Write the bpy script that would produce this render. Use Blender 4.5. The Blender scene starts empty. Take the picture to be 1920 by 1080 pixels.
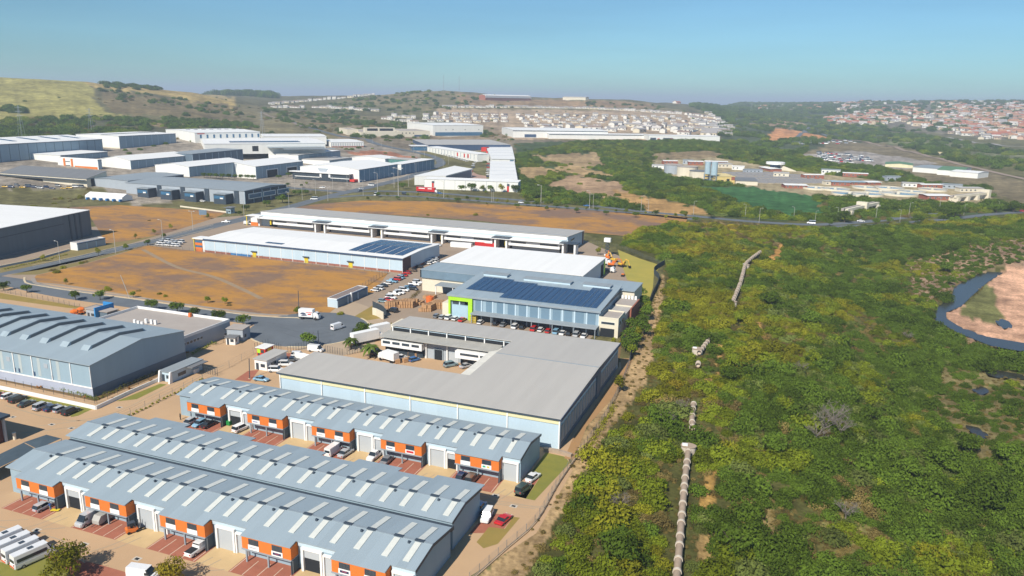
import bpy, math, random
import numpy as np
from mathutils import Vector, Matrix
R_ = math.radians
random.seed(7); rng = np.random.default_rng(7)
scene = bpy.context.scene
COL = scene.collection
# ------------------------------------------------------------------ camera
H = 80.0
F_PX, PIT, ROL, YAW = 1431.0, R_(13.99), R_(-1.067), R_(20.35)
cF = np.array([-math.sin(YAW)*math.cos(PIT), math.cos(YAW)*math.cos(PIT), -math.sin(PIT)])
_r0 = np.array([math.cos(YAW), math.sin(YAW), 0.0]); _d0 = np.cross(cF, _r0)
cR = math.cos(ROL)*_r0+math.sin(ROL)*_d0
cD = -math.sin(ROL)*_r0+math.cos(ROL)*_d0
cam_d = bpy.data.cameras.new('camera'); cam = bpy.data.objects.new('camera', cam_d); COL.objects.link(cam)
cam_d.sensor_width = 36; cam_d.lens = 36*F_PX/1920; cam_d.clip_start = 1; cam_d.clip_end = 60000
M = Matrix(((cR[0], -cD[0], -cF[0], 0), (cR[1], -cD[1], -cF[1], 0), (cR[2], -cD[2], -cF[2], H), (0, 0, 0, 1)))
cam.matrix_world = M
scene.camera = cam
# ------------------------------------------------------------------ light and sky
SUN_TRAVEL = Vector((0.11, 0.72, -0.66)).normalized()
SUN_EL = math.asin(-SUN_TRAVEL.z); SUN_AZ = math.atan2(-SUN_TRAVEL.x, -SUN_TRAVEL.y)
world = bpy.data.worlds.new('World'); scene.world = world; world.use_nodes = True
wn = world.node_tree.nodes; wl = world.node_tree.links
bg = wn['Background']; sky = wn.new('ShaderNodeTexSky'); sky.sky_type = 'NISHITA'; sky.sun_disc = False
sky.sun_elevation = SUN_EL; sky.sun_rotation = SUN_AZ
sky.altitude = 0; sky.air_density = 1.0; sky.dust_density = 0.2; sky.ozone_density = 4.0
tint = wn.new('ShaderNodeMix'); tint.data_type = 'RGBA'; tint.blend_type = 'MULTIPLY'; tint.inputs[0].default_value = 1; tint.inputs[7].default_value = (.37,.615,.73,1)
wl.new(sky.outputs[0], tint.inputs[6]); 
wtc = wn.new('ShaderNodeTexCoord'); wmp = wn.new('ShaderNodeMapping'); wmp.inputs['Scale'].default_value = (1, 1, 9); wno = wn.new('ShaderNodeTexNoise'); wno.inputs['Scale'].default_value = 2.2; wno.inputs['Detail'].default_value = 5
wrg = wn.new('ShaderNodeMapRange'); wrg.inputs[1].default_value = .3; wrg.inputs[2].default_value = .7; wrg.inputs[3].default_value = .91; wrg.inputs[4].default_value = 1.04; whs = wn.new('ShaderNodeHueSaturation')
wl.new(wtc.outputs['Generated'], wmp.inputs[0]); wl.new(wmp.outputs[0], wno.inputs['Vector']); wl.new(wno.outputs[0], wrg.inputs[0]); wl.new(wrg.outputs[0], whs.inputs['Value']); whs.inputs['Saturation'].default_value = .93
wl.new(tint.outputs[2], whs.inputs['Color']); wl.new(whs.outputs[0], bg.inputs['Color']); bg.inputs['Strength'].default_value = 0.115
sl = bpy.data.lights.new('sun', 'SUN'); sl.energy = 5.0; sl.angle = R_(0.5); sl.color = (1.0, 0.93, 0.82)
sun = bpy.data.objects.new('sun', sl); COL.objects.link(sun)
sun.rotation_euler = SUN_TRAVEL.to_track_quat('-Z', 'Y').to_euler()
scene.view_settings.view_transform = 'Standard'; scene.view_settings.look = 'None'
scene.view_settings.exposure = 0.26; scene.view_settings.gamma = 1.0
scene.cycles.volume_bounces = 0; scene.cycles.max_bounces = 6; scene.cycles.transparent_max_bounces = 12
scene.cycles.diffuse_bounces = 2; scene.cycles.glossy_bounces = 2
try: scene.cycles.volume_step_rate = 10
except Exception: pass

# ------------------------------------------------------------------ value noise
def vnoise(x, y, seed=0):
    xi = np.floor(x).astype(np.int64); yi = np.floor(y).astype(np.int64)
    fx = x-xi; fy = y-yi; fx = fx*fx*(3-2*fx); fy = fy*fy*(3-2*fy)
    def h(a, b):
        n = (a*374761393+b*668265263+seed*144665) & 0x7fffffff
        n = ((n ^ (n >> 13))*1274126177) & 0x7fffffff
        return ((n ^ (n >> 16)) & 0xffff)/65535.0
    return (h(xi, yi)*(1-fx)+h(xi+1, yi)*fx)*(1-fy)+(h(xi, yi+1)*(1-fx)+h(xi+1, yi+1)*fx)*fy
def fbm(x, y, seed=0, o=4):
    s = 0; a = .5
    for i in range(o):
        s = s+a*vnoise(x*2**i, y*2**i, seed+i*17); a *= .5
    return s/(1-.5**o)
def sstep(x, a, b):
    t = np.clip((x-a)/(b-a), 0, 1); return t*t*(3-2*t)

# ------------------------------------------------------------------ terrain heights
def ray(px, py): return cR*(px-960)+cD*(py-540)+cF*F_PX
TAB = {  # picture column of each bearing -> (distance in m, row the ground is seen at)
 -260: [(650,0),(950,285),(1150,250),(1400,215),(1700,175),(2000,140),(2800,'z60'),(6000,'z10')],
 0:   [(650,0),(950,285),(1150,256),(1400,225),(1700,185),(1950,150),(2050,146),(2800,'z60'),(6000,'z10')],
 60:  [(650,0),(950,285),(1150,256),(1400,225),(1700,185),(1950,151),(2050,147),(2800,'z60'),(6000,'z10')],
 150: [(650,0),(950,283),(1150,255),(1400,226),(1700,187),(1950,157),(2050,152),(2800,'z60'),(6000,'z10')],
 250: [(650,0),(950,281),(1150,253),(1400,228),(1700,192),(1950,166),(2050,161.5),(2800,'z50'),(6000,'z10')],
 350: [(650,0),(950,279),(1150,251),(1400,230),(1700,200),(2000,176),(2050,171.5),(2600,186),(3200,177),(4500,'z30'),(6000,'z10')],
 430: [(850,0),(1150,262),(1400,238),(1700,208),(1980,190),(2300,188),(3200,177),(4500,'z30'),(6000,'z10')],
 520: [(850,0),(1180,261),(1450,236),(1700,218),(2000,206),(2500,190),(3200,179),(4500,'z30'),(6000,'z10')],
 600: [(900,0),(1250,261),(1600,234),(2000,213),(2300,197),(2600,186),(3200,179),(4500,'z30'),(6000,'z10')],
 700: [(900,0),(1250,263),(1600,236),(2000,210),(2300,190),(2600,176),(3200,'z75'),(4500,'z30'),(6000,'z10')],
 790: [(900,0),(1300,262),(1600,239),(2000,209),(2350,184),(2600,168.5),(3200,'z70'),(4500,'z30'),(6000,'z10')],
 870: [(950,0),(1350,262),(1600,242),(2000,212),(2350,186),(2600,170.5),(3200,'z70'),(4500,'z30'),(6000,'z10')],
 960: [(800,0),(1300,262),(1600,243),(2000,217),(2300,199),(2500,186),(2700,181),(3300,'z60'),(6000,'z10')],
 1060:[(800,0),(1350,262),(1600,246),(2000,220),(2300,201),(2500,188),(2700,182),(3300,'z50'),(6000,'z10')],
 1180:[(800,0),(1350,263),(1600,248),(2000,222),(2300,204),(2600,191),(2800,186),(3300,'z40'),(6000,'z10')],
 1240:[(800,0),(1350,264),(1600,250),(2000,226),(2400,208),(2700,197),(3200,193),(4500,'z8'),(6000,'z6')],
 1310:[(800,0),(1350,265),(1600,253),(2000,232),(2400,214),(2800,202),(3300,196),(4500,'z10'),(6000,'z8')],
 1380:[(800,0),(1350,272),(1600,258),(2000,236),(2600,218),(3500,203),(4500,196),(5500,193),(7000,'z10')],
 1500:[(800,0),(1350,280),(1700,262),(2200,242),(2700,226),(3200,211),(4200,197.5),(5000,194),(7000,'z20')],
 1650:[(800,0),(1350,293),(1800,270),(2300,245),(2900,222),(3600,205),(4400,193),(4800,190),(7000,'z20')],
 1780:[(800,0),(1300,303),(1800,274),(2300,248),(2900,222),(3600,202),(4200,190.5),(4600,188.5),(7000,'z20')],
 1920:[(800,0),(1300,310),(1800,280),(2300,252),(2900,224),(3600,203),(4200,191),(4600,189),(7000,'z20')],
 2200:[(800,0),(1300,325),(1800,295),(2300,262),(2900,230),(3600,208),(4200,196),(4600,193),(7000,'z20')],
}
DG = np.exp(np.linspace(math.log(300), math.log(30000), 260))
tc = sorted(TAB); TG = []
for c in tc:
    ds = [0]; zs = [0.]
    for d, y in TAB[c]:
        if y == 0: z = 0.
        elif isinstance(y, str): z = float(y[1:])
        else:
            v = ray(c, y); z = H+d*v[2]/math.hypot(v[0], v[1])
        ds.append(d); zs.append(z)
    ds += [12000, 40000]; zs += [0, 0]
    z = np.interp(DG, ds, zs)
    k = np.exp(-np.linspace(-2, 2, 9)**2); k /= k.sum()
    z = np.convolve(np.pad(z, 4, 'edge'), k, 'valid')
    TG.append(z)
TG = np.array(TG); CG = np.arange(-260, 2201, 20)
_t = []
for x in CG:
    i = min(max(np.searchsorted(tc, x, 'right')-1, 0), len(tc)-2); u = (x-tc[i])/(tc[i+1]-tc[i]); u = u*.4+.6*u*u*(3-2*u)
    _t.append(TG[i]*(1-u)+TG[i+1]*u)
TG = np.array(_t)
LDG = np.log(DG)
AX0 = math.atan2(cF[1], cF[0])
def T(x, y):
    x = np.asarray(x, float); y = np.asarray(y, float)
    d = np.hypot(x, y)+1e-6
    phi = AX0-np.arctan2(y, x); phi = (phi+np.pi) % (2*np.pi)-np.pi
    col = 960+F_PX/math.cos(PIT)*np.tan(np.clip(phi, -0.8, 0.8))
    ci = np.clip((col+260)/20, 0, len(CG)-1.001); i = ci.astype(int); fi = ci-i
    di = np.clip((np.log(np.maximum(d, 301))-LDG[0])/(LDG[1]-LDG[0]), 0, len(DG)-1.001); j = di.astype(int); fj = di-j
    z = (TG[i, j]*(1-fi)+TG[i+1, j]*fi)*(1-fj)+(TG[i, j+1]*(1-fi)+TG[i+1, j+1]*fi)*fj
    s = sstep(d, 900, 1700)*(1-sstep(d, 5000, 9000))
    z = z+s*(fbm(x/160, y/160, 3)-.5)*14+s*(fbm(x/45, y/45, 5)-.5)*3
    # the river valley beside the industrial park
    e = x+38+0.06*np.clip(y-200, 0, 300)
    v = sstep(e, 0, 62)*(1-sstep(y, 470, 545))*sstep(y, -400, -100)
    z = z-v*(5+4*sstep(x, 5, 42))
    b = sstep(e, 6, 30)*(1-sstep(y, 470, 545))
    b = b*(1-.8*sstep(x, 30, 50)); return z+b*(fbm(x/17, y/17, 9)-.5)*1.2
def hit(px, py, h=0.0):
    "point on the ground (plus h) seen at a place of the 1920 x 1080 picture, as world coordinates"
    v = ray(px, py); v = v/math.hypot(v[0], v[1])
    if h == 0 and False: pass
    ds = np.exp(np.linspace(math.log(60), math.log(9000), 700))
    g = H+ds*v[2]-(T(ds*v[0], ds*v[1])+h)
    k = np.argmax(g < 0)
    if g[k] >= 0: k = len(ds)-1
    if k == 0: d = ds[0]
    else: d = ds[k-1]+(ds[k]-ds[k-1])*g[k-1]/(g[k-1]-g[k])
    return Vector((d*v[0], d*v[1], float(H+d*v[2]-h)))
def un(px, py, z=0.0):
    v = ray(px, py); t = (z-H)/v[2]
    return Vector((t*v[0], t*v[1], z))
def pj(x, y, z):
    vx, vy, vz = x, y, z-H
    w = vx*cF[0]+vy*cF[1]+vz*cF[2]
    return 960+F_PX*(vx*cR[0]+vy*cR[1]+vz*cR[2])/w, 540+F_PX*(vx*cD[0]+vy*cD[1]+vz*cD[2])/w, w
def inpoly(x, y, P):
    x = np.asarray(x, float); y = np.asarray(y, float)
    r = np.zeros(x.shape, bool); n = len(P)
    for i in range(n):
        x1, y1 = P[i]; x2, y2 = P[(i+1) % n]
        if y1 == y2: continue
        c = ((y1 > y) != (y2 > y)) & (x < (x2-x1)*(y-y1)/(y2-y1)+x1)
        r ^= c
    return r

# ------------------------------------------------------------------ materials
MATS = {}
def mat(name, c, rough=.7, c2=None, scale=.3, amt=.5, metal=0, stretch=None, bump=0, bscale=None, spec=.3, kind='obj', emit=None, rnd=0, detail=5):
    if name in MATS: return MATS[name]
    m = bpy.data.materials.new(name); m.use_nodes = True; N = m.node_tree.nodes; L = m.node_tree.links
    b = N['Principled BSDF']; b.inputs['Roughness'].default_value = rough; b.inputs['Metallic'].default_value = metal
    b.inputs['Specular IOR Level'].default_value = spec
    if c2 is None: c2 = tuple(v*.82 for v in c)
    tc_ = N.new('ShaderNodeTexCoord'); mp = N.new('ShaderNodeMapping')
    if stretch: mp.inputs['Scale'].default_value = stretch
    L.new(tc_.outputs['Object'], mp.inputs[0])
    n = N.new('ShaderNodeTexNoise'); n.inputs['Scale'].default_value = scale; n.inputs['Detail'].default_value = detail; n.inputs['Roughness'].default_value = .6
    L.new(mp.outputs[0], n.inputs['Vector'])
    rp = N.new('ShaderNodeMapRange'); rp.inputs[1].default_value = .5-amt*.35; rp.inputs[2].default_value = .5+amt*.35
    L.new(n.outputs[0], rp.inputs[0])
    mx = N.new('ShaderNodeMix'); mx.data_type = 'RGBA'; mx.inputs[6].default_value = (*c, 1); mx.inputs[7].default_value = (*c2, 1)
    L.new(rp.outputs[0], mx.inputs[0]); out = mx.outputs[2]
    if rnd:
        oi = N.new('ShaderNodeObjectInfo'); hs = N.new('ShaderNodeHueSaturation')
        a = N.new('ShaderNodeMapRange'); a.inputs[3].default_value = 1-rnd; a.inputs[4].default_value = 1+rnd
        L.new(oi.outputs['Random'], a.inputs[0]); L.new(a.outputs[0], hs.inputs['Value']); L.new(out, hs.inputs['Color']); out = hs.outputs[0]
    L.new(out, b.inputs['Base Color'])
    if bump:
        bp = N.new('ShaderNodeBump'); bp.inputs['Strength'].default_value = bump
        n2 = N.new('ShaderNodeTexNoise'); n2.inputs['Scale'].default_value = bscale or scale*4; L.new(mp.outputs[0], n2.inputs['Vector'])
        L.new(n2.outputs[0], bp.inputs['Height']); L.new(bp.outputs[0], b.inputs['Normal'])
    if emit: b.inputs['Emission Color'].default_value = (*emit, 1); b.inputs['Emission Strength'].default_value = 1
    MATS[name] = m; return m
def sheetmetal(name, c, c2=None, rough=.5, pitch=1.1, amt=.06, spec=.4, along='y'):
    "profiled metal sheeting: sheets of slightly unlike shade running up the slope, fine ribs, faint weathering"
    if name in MATS: return MATS[name]
    m = mat(name, c, rough, c2 or tuple(v*.86 for v in c), scale=.35, amt=1.1, spec=spec, bump=0, stretch={'y':(1,.1,1),'x':(.1,1,1),'z':(1,1,.15)}[along])
    N = m.node_tree.nodes; L = m.node_tree.links; b = N['Principled BSDF']
    tc_ = [n for n in N if n.type == 'TEX_COORD'][0]
    sx = N.new('ShaderNodeSeparateXYZ'); L.new(tc_.outputs['Object'], sx.inputs[0])
    src = sx.outputs[0] if along == 'y' else sx.outputs[1]
    if along == 'z':
        ad = N.new('ShaderNodeMath'); ad.operation = 'ADD'; L.new(sx.outputs[0], ad.inputs[0]); L.new(sx.outputs[1], ad.inputs[1]); src = ad.outputs[0]
    mu = N.new('ShaderNodeMath'); mu.operation = 'MULTIPLY'; mu.inputs[1].default_value = 1/pitch; L.new(src, mu.inputs[0])
    fl = N.new('ShaderNodeMath'); fl.operation = 'FLOOR'; L.new(mu.outputs[0], fl.inputs[0])
    wn_ = N.new('ShaderNodeTexWhiteNoise'); wn_.noise_dimensions = '1D'; L.new(fl.outputs[0], wn_.inputs['W'])
    rg = N.new('ShaderNodeMapRange'); rg.inputs[3].default_value = 1-amt; rg.inputs[4].default_value = 1+amt; L.new(wn_.outputs[0], rg.inputs[0])
    hs = N.new('ShaderNodeHueSaturation'); L.new(rg.outputs[0], hs.inputs['Value'])
    old = b.inputs['Base Color'].links[0].from_socket; L.new(old, hs.inputs['Color']); L.new(hs.outputs[0], b.inputs['Base Color'])
    wv = N.new('ShaderNodeMath'); wv.operation = 'SINE'; m2 = N.new('ShaderNodeMath'); m2.operation = 'MULTIPLY'; m2.inputs[1].default_value = 2*math.pi/.4
    L.new(src, m2.inputs[0]); L.new(m2.outputs[0], wv.inputs[0])
    bp = N.new('ShaderNodeBump'); bp.inputs['Strength'].default_value = .25; bp.inputs['Distance'].default_value = .05
    L.new(wv.outputs[0], bp.inputs['Height']); L.new(bp.outputs[0], b.inputs['Normal'])
    return m

# ------------------------------------------------------------------ mesh helper
class MB:
    def __init__(s): s.v = []; s.f = []; s.m = []
    def face(s, pts, mi=0):
        i = len(s.v); s.v += [tuple(p) for p in pts]; s.f.append(tuple(range(i, i+len(pts)))); s.m.append(mi); return s
    def hexa(s, p, mi=0):
        i = len(s.v); s.v += [tuple(q) for q in p]
        for q in ((0,3,2,1),(4,5,6,7),(0,1,5,4),(1,2,6,5),(2,3,7,6),(3,0,4,7)): s.f.append(tuple(i+k for k in q)); s.m.append(mi)
        return s
    def box(s, x0, x1, y0, y1, z0, z1, mi=0):
        return s.hexa([(x0,y0,z0),(x1,y0,z0),(x1,y1,z0),(x0,y1,z0),(x0,y0,z1),(x1,y0,z1),(x1,y1,z1),(x0,y1,z1)], mi)
    def prism(s, poly, z0, z1, mi=0):
        i = len(s.v); n = len(poly); s.v += [(p[0],p[1],z0) for p in poly]+[(p[0],p[1],z1) for p in poly]
        s.f.append(tuple(i+k for k in reversed(range(n)))); s.f.append(tuple(i+n+k for k in range(n))); s.m += [mi, mi]
        for k in range(n): s.f.append((i+k, i+(k+1) % n, i+n+(k+1) % n, i+n+k)); s.m.append(mi)
        return s
    def extr(s, prof, a, b, axis='x', mi=0):
        "profile [(u,z)] carried from a to b along x (u=y) or along y (u=x)"
        n = len(prof); i = len(s.v)
        f = (lambda t, u, z: (t, u, z)) if axis == 'x' else (lambda t, u, z: (u, t, z))
        s.v += [f(a, u, z) for u, z in prof]+[f(b, u, z) for u, z in prof]
        s.f.append(tuple(i+k for k in range(n))); s.f.append(tuple(i+n+k for k in reversed(range(n)))); s.m += [mi, mi]
        for k in range(n): s.f.append((i+k, i+n+k, i+n+(k+1) % n, i+(k+1) % n)); s.m.append(mi)
        return s
    def tube(s, p, q, r, n=6, mi=0, r2=None):
        p = Vector(p); q = Vector(q); d = (q-p).normalized(); u = d.orthogonal().normalized(); w = d.cross(u); r2 = r if r2 is None else r2
        i = len(s.v)
        for c, rr in ((p, r), (q, r2)):
            for k in range(n): a = 2*math.pi*k/n; s.v.append(tuple(c+(u*math.cos(a)+w*math.sin(a))*rr))
        s.f.append(tuple(i+k for k in reversed(range(n)))); s.f.append(tuple(i+n+k for k in range(n))); s.m += [mi, mi]
        for k in range(n): s.f.append((i+k, i+(k+1) % n, i+n+(k+1) % n, i+n+k)); s.m.append(mi)
        return s
    def mesh(s, name, mats, smooth=False):
        me = bpy.data.meshes.new(name); me.from_pydata(s.v, [], s.f)
        for m_ in (mats if isinstance(mats, (list, tuple)) else [mats]): me.materials.append(m_)
        me.polygons.foreach_set('material_index', s.m)
        if smooth: me.polygons.foreach_set('use_smooth', [True]*len(s.f))
        me.update(); return me
    def build(s, name, mats, parent=None, smooth=False):
        o = bpy.data.objects.new(name, s.mesh(name, mats, smooth)); COL.objects.link(o)
        if parent: o.parent = parent
        return o
def nth_(i): i += 1; return '%d%s' % (i, 'th' if 10 < i % 100 < 14 else {1:'st',2:'nd',3:'rd'}.get(i % 10, 'th'))
def tag(o, label=None, cat=None, group=None, kind=None):
    if label: o['label'] = label
    if cat: o['category'] = cat
    if group: o['group'] = group
    if kind: o['kind'] = kind
    return o
def thing(name, label, cat, loc=(0, 0, 0), rz=0, group=None):
    o = bpy.data.objects.new(name, None); COL.objects.link(o); o.empty_display_size = .5
    o.location = loc; o.rotation_euler = (0, 0, rz); return tag(o, label, cat, group)
def kids(o): return KIDS.get(o.name, [])
KIDS = {}
def dup(root, loc, rz=0, label=None, group=None, s=1):
    r = root.copy(); COL.objects.link(r); r.location = loc; r.rotation_euler = (0, 0, rz); r.scale = (s, s, s)
    if label: r['label'] = label
    if group: r['group'] = group
    for ch in root.children:
        c = ch.copy(); COL.objects.link(c); c.parent = r
        for g in ch.children:
            d = g.copy(); COL.objects.link(d); d.parent = c
    return r
# ------------------------------------------------------------------ terrain sheet
ZONES = [  # picture outline of each kind of ground, its colour, edge wander in px
 ([(-400,90),(2400,90),(2400,262),(1500,262),(-400,262)], (.125,.115,.055), 0),
 ([(-300,130),(0,130),(140,142),(182,170),(176,186),(195,210),(245,216),(175,221),(75,225),(-300,230)], (.29,.26,.085), 4),
 ([(120,140),(360,160),(440,186),(440,204),(370,192),(300,178),(190,168)], (.34,.255,.10), 5),
 ([(185,172),(430,196),(450,225),(250,215),(200,205)], (.165,.13,.065), 6),
 ([(-300,226),(200,222),(470,235),(470,256),(-300,262)], (.085,.085,.045), 5),
 ([(250,228),(480,222),(560,240),(300,238)], (.2,.15,.08), 4),
 ([(440,195),(640,215),(800,225),(800,262),(560,262),(440,240)], (.17,.145,.075), 6),
 ([(640,190),(790,166),(960,182),(1200,190),(1300,212),(820,210)], (.18,.15,.075), 3),
 ([(850,176),(960,186),(1180,190),(1240,203),(860,198)], (.26,.175,.095), 4),
 ([(650,235),(960,235),(960,262),(640,262)], (.24,.185,.12), 4),
 ([(820,204),(1250,208),(1340,215),(1372,240),(1340,262),(960,262),(930,240),(820,225)], (.36,.27,.18), 2),
 ([(600,262),(980,262),(1300,268),(1100,282),(640,285)], (.2,.165,.115), 3),
 ([(-100,272),(230,262),(640,262),(790,285),(800,330),(640,362),(540,352),(250,385),(190,352),(-100,352)], (.27,.235,.19), 3),
 ([(640,284),(720,282),(800,300),(770,315),(700,296)], (.33,.15,.09), 3),
 ([(960,268),(1300,262),(1420,275),(1600,320),(1920,400),(1560,418),(1400,412),(1290,402),(990,375),(975,320)], (.06,.085,.032), 4),
 ([(1350,190),(1600,215),(1700,270),(1500,300),(1350,280)], (.07,.09,.045), 8),
 ([(1452,238),(1500,246),(1560,259),(1436,264)], (.5,.24,.1), 2),
 ([(1400,232),(1470,225),(1520,235),(1460,242)], (.28,.2,.12), 3),
 ([(1640,268),(1920,300),(1920,280),(1700,255)], (.15,.155,.075), 6),
 ([(1560,262),(1660,268),(1920,340),(1920,380),(1760,345),(1480,300)], (.19,.155,.09), 6),
 ([(1600,190),(1920,180),(1920,262),(1690,245),(1560,215)], (.17,.15,.11), 6),
 ([(992,292),(1115,285),(1137,312),(1100,316),(1020,305)], (.3,.215,.115), 6),
 ([(965,315),(1085,311),(1168,333),(1100,330),(1040,325),(985,340)], (.34,.235,.115), 6),
 ([(1012,350),(1072,327),(1165,342),(1180,362),(1135,376),(1080,362)], (.33,.22,.13), 6),
 ([(1150,357),(1290,382),(1340,402),(1240,402),(1165,380)], (.38,.23,.09), 5),
 ([(1215,288),(1330,282),(1370,292),(1300,300),(1230,300)], (.24,.18,.1), 4),
 ([(1310,350),(1400,350),(1550,368),(1562,404),(1480,408),(1400,388),(1350,365)], (.045,.12,.038), 4),
 ([(1215,300),(1340,295),(1500,322),(1860,360),(1850,388),(1560,372),(1420,352),(1250,332)], (.33,.27,.16), 3),
 ([(1500,290),(1600,282),(1760,305),(1700,318),(1560,308)], (.3,.27,.24), 2),
 ([(950,392),(1300,404),(1400,416),(1920,404),(1920,1200),(860,1200),(1000,985),(1070,865),(1145,740),(1195,650),(1215,580),(1245,500),(1140,460),(1095,436)], (.085,.085,.026), 0),
 ([(1252,500),(1244,560),(1231,640),(1219,690),(1197,740),(1153,790),(1113,850),(1072,925),(978,1095),(860,1120),(1000,985),(1070,865),(1100,800),(1145,740),(1195,650),(1215,580)], (.37,.255,.13), 4),
 ([(1160,440),(1250,420),(1400,418),(1480,440),(1500,470),(1400,455),(1300,440),(1240,470)], (.2,.15,.06), 10),
 ([(1478,448),(1470,475),(1448,495),(1436,486),(1455,465)], (.5,.27,.08), 2),
 ([(1424,590),(1440,640),(1424,655),(1418,620)], (.42,.25,.08), 3),
 ([(1342,645),(1368,650),(1354,680),(1354,705),(1322,722),(1322,712),(1342,700)], (.40,.24,.08), 5),
 ([(1325,895),(1350,872),(1338,930),(1326,970),(1310,955)], (.38,.23,.07), 7),
 ([(1310,1000),(1336,1010),(1326,1080),(1307,1080)], (.30,.2,.08), 7),
 ([(1430,880),(1446,900),(1470,1080),(1442,1080)], (.24,.18,.07), 9),
 ([(1545,900),(1620,925),(1700,1090),(1500,1100),(1535,980)], (.17,.15,.05), 14),
 ([(1700,500),(1760,470),(1840,450),(1940,440),(1940,500),(1860,500),(1790,540),(1745,580),(1720,560)], (.27,.185,.12), 6),
 ([(1770,600),(1860,655),(1940,670),(1940,690),(1850,680),(1780,650)], (.4,.25,.15), 5),
 ([(1760,690),(1940,700),(1940,900),(1800,860),(1740,760)], (.17,.14,.06), 12),
]
SAND = [(1960,490),(1880,508),(1853,528),(1838,548),(1805,572),(1772,584),(1768,596),(1790,612),(1850,640),(1960,664)]
ISLE = [(1850,530),(1868,552),(1862,575),(1880,595),(1862,612),(1825,598),(1795,590),(1805,570),(1830,550)]
RIVER = [(1990,478),(1870,497),(1830,515),(1790,538),(1780,560),(1748,582),(1752,602),(1775,612),(1800,626),(1860,649),(1990,672),(1990,655),(1850,631),(1797,611),(1775,597),(1774,586),(1803,574),(1822,555),(1852,529),(1882,511),(1990,492)]
PONDS = [[(1866,601),(1880,599),(1899,606),(1897,614),(1880,615)], [(1840,697),(1870,693),(1920,701),(1918,710),(1870,707)], [(1824,731),(1840,724),(1858,733),(1840,740)], [(1808,797),(1830,800),(1858,818),(1835,822)]]
ZONES += [(SAND, (.56,.33,.21), 1.5), (ISLE, (.17,.17,.06), 4)]
def ground_colour(x, y, z):
    px, py, w = pj(x, y, z)
    px = np.where(w > 1, px, -9999); col = np.zeros(x.shape+(3,)); col[:] = (.13, .12, .05)
    sc = np.clip(w, 60, 4000)/1431*9
    wx = (fbm(x/sc, y/sc, 21, 3)-.5)*2; wy = (fbm(x/sc, y/sc, 22, 3)-.5)*2
    for P, c, a in ZONES:
        m = inpoly(px+wx*a*2.4, py+wy*a*1.1, P); col[m] = c
    v = (fbm(x/sc*1.7, y/sc*1.7, 31, 4)-.5)[..., None]
    return np.clip(col*(1+v*.55), .01, 1)
def build_ground():
    da = math.atan(5.2/F_PX); amax = R_(41)
    ang = list(np.arange(-amax, amax, da)); ang += list(np.linspace(amax, 2*math.pi-amax, 40)[:-1])
    A = AX0-np.array(ang)
    ds = [4, 20, 45]; d = 70.
    while d < 700: ds.append(d); d *= 1.0+max(.0065, 5.0*d/1431/80)*1.0
    while d < 6000: ds.append(d); d *= 1.009
    while d < 45000: ds.append(d); d *= 1.08
    D = np.array(ds); X = D[:, None]*np.cos(A)[None]; Y = D[:, None]*np.sin(A)[None]; Z = T(X, Y)
    px, py, w = pj(X, Y, Z)
    wet = (w > 1) & (inpoly(px, py, RIVER) | np.any([inpoly(px, py, P) for P in PONDS], axis=0))
    Z = Z-wet*1.1
    C = ground_colour(X, Y, Z)
    nd, na = X.shape
    V = np.stack([X, Y, Z], -1).reshape(-1, 3)
    i = np.arange(nd-1)[:, None]*na; j = np.arange(na)[None]; j2 = (j+1) % na
    F = np.stack([i+j, i+j2, i+na+j2, i+na+j], -1).reshape(-1, 4)
    me = bpy.data.meshes.new('ground'); me.vertices.add(len(V)); me.vertices.foreach_set('co', V.ravel().astype(np.float32))
    me.loops.add(F.size); me.loops.foreach_set('vertex_index', F[:, ::-1].ravel().astype(np.int32)); me.polygons.add(len(F))
    me.polygons.foreach_set('loop_start', (np.arange(len(F))*4).astype(np.int32))
    me.polygons.foreach_set('use_smooth', np.ones(len(F), bool)); me.update(calc_edges=True); me.validate()
    at = me.color_attributes.new('cover', 'FLOAT_COLOR', 'POINT')
    at.data.foreach_set('color', np.concatenate([C.reshape(-1, 3), np.ones((len(V), 1))], 1).ravel().astype(np.float32))
    m = bpy.data.materials.new('ground_cover'); m.use_nodes = True; N = m.node_tree.nodes; L = m.node_tree.links; b = N['Principled BSDF']
    b.inputs['Roughness'].default_value = .95; b.inputs['Specular IOR Level'].default_value = .05
    a = N.new('ShaderNodeAttribute'); a.attribute_name = 'cover'; tc_ = N.new('ShaderNodeTexCoord')
    out = a.outputs['Color']
    for sc_, lo, hi in ((.018, .62, 1.4), (.12, .6, 1.42), (.9, .65, 1.36)):
        n = N.new('ShaderNodeTexNoise'); n.inputs['Scale'].default_value = sc_; n.inputs['Detail'].default_value = 6; n.inputs['Roughness'].default_value = .65
        L.new(tc_.outputs['Object'], n.inputs['Vector']); r = N.new('ShaderNodeMapRange'); r.inputs[1].default_value = .3; r.inputs[2].default_value = .7
        r.inputs[3].default_value = lo; r.inputs[4].default_value = hi; L.new(n.outputs[0], r.inputs[0])
        h = N.new('ShaderNodeHueSaturation'); L.new(out, h.inputs['Color']); L.new(r.outputs[0], h.inputs['Value']); out = h.outputs[0]
    L.new(out, b.inputs['Base Color'])
    me.materials.append(m)
    o = bpy.data.objects.new('ground', me); COL.objects.link(o); tag(o, kind='structure')
build_ground()

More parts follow.
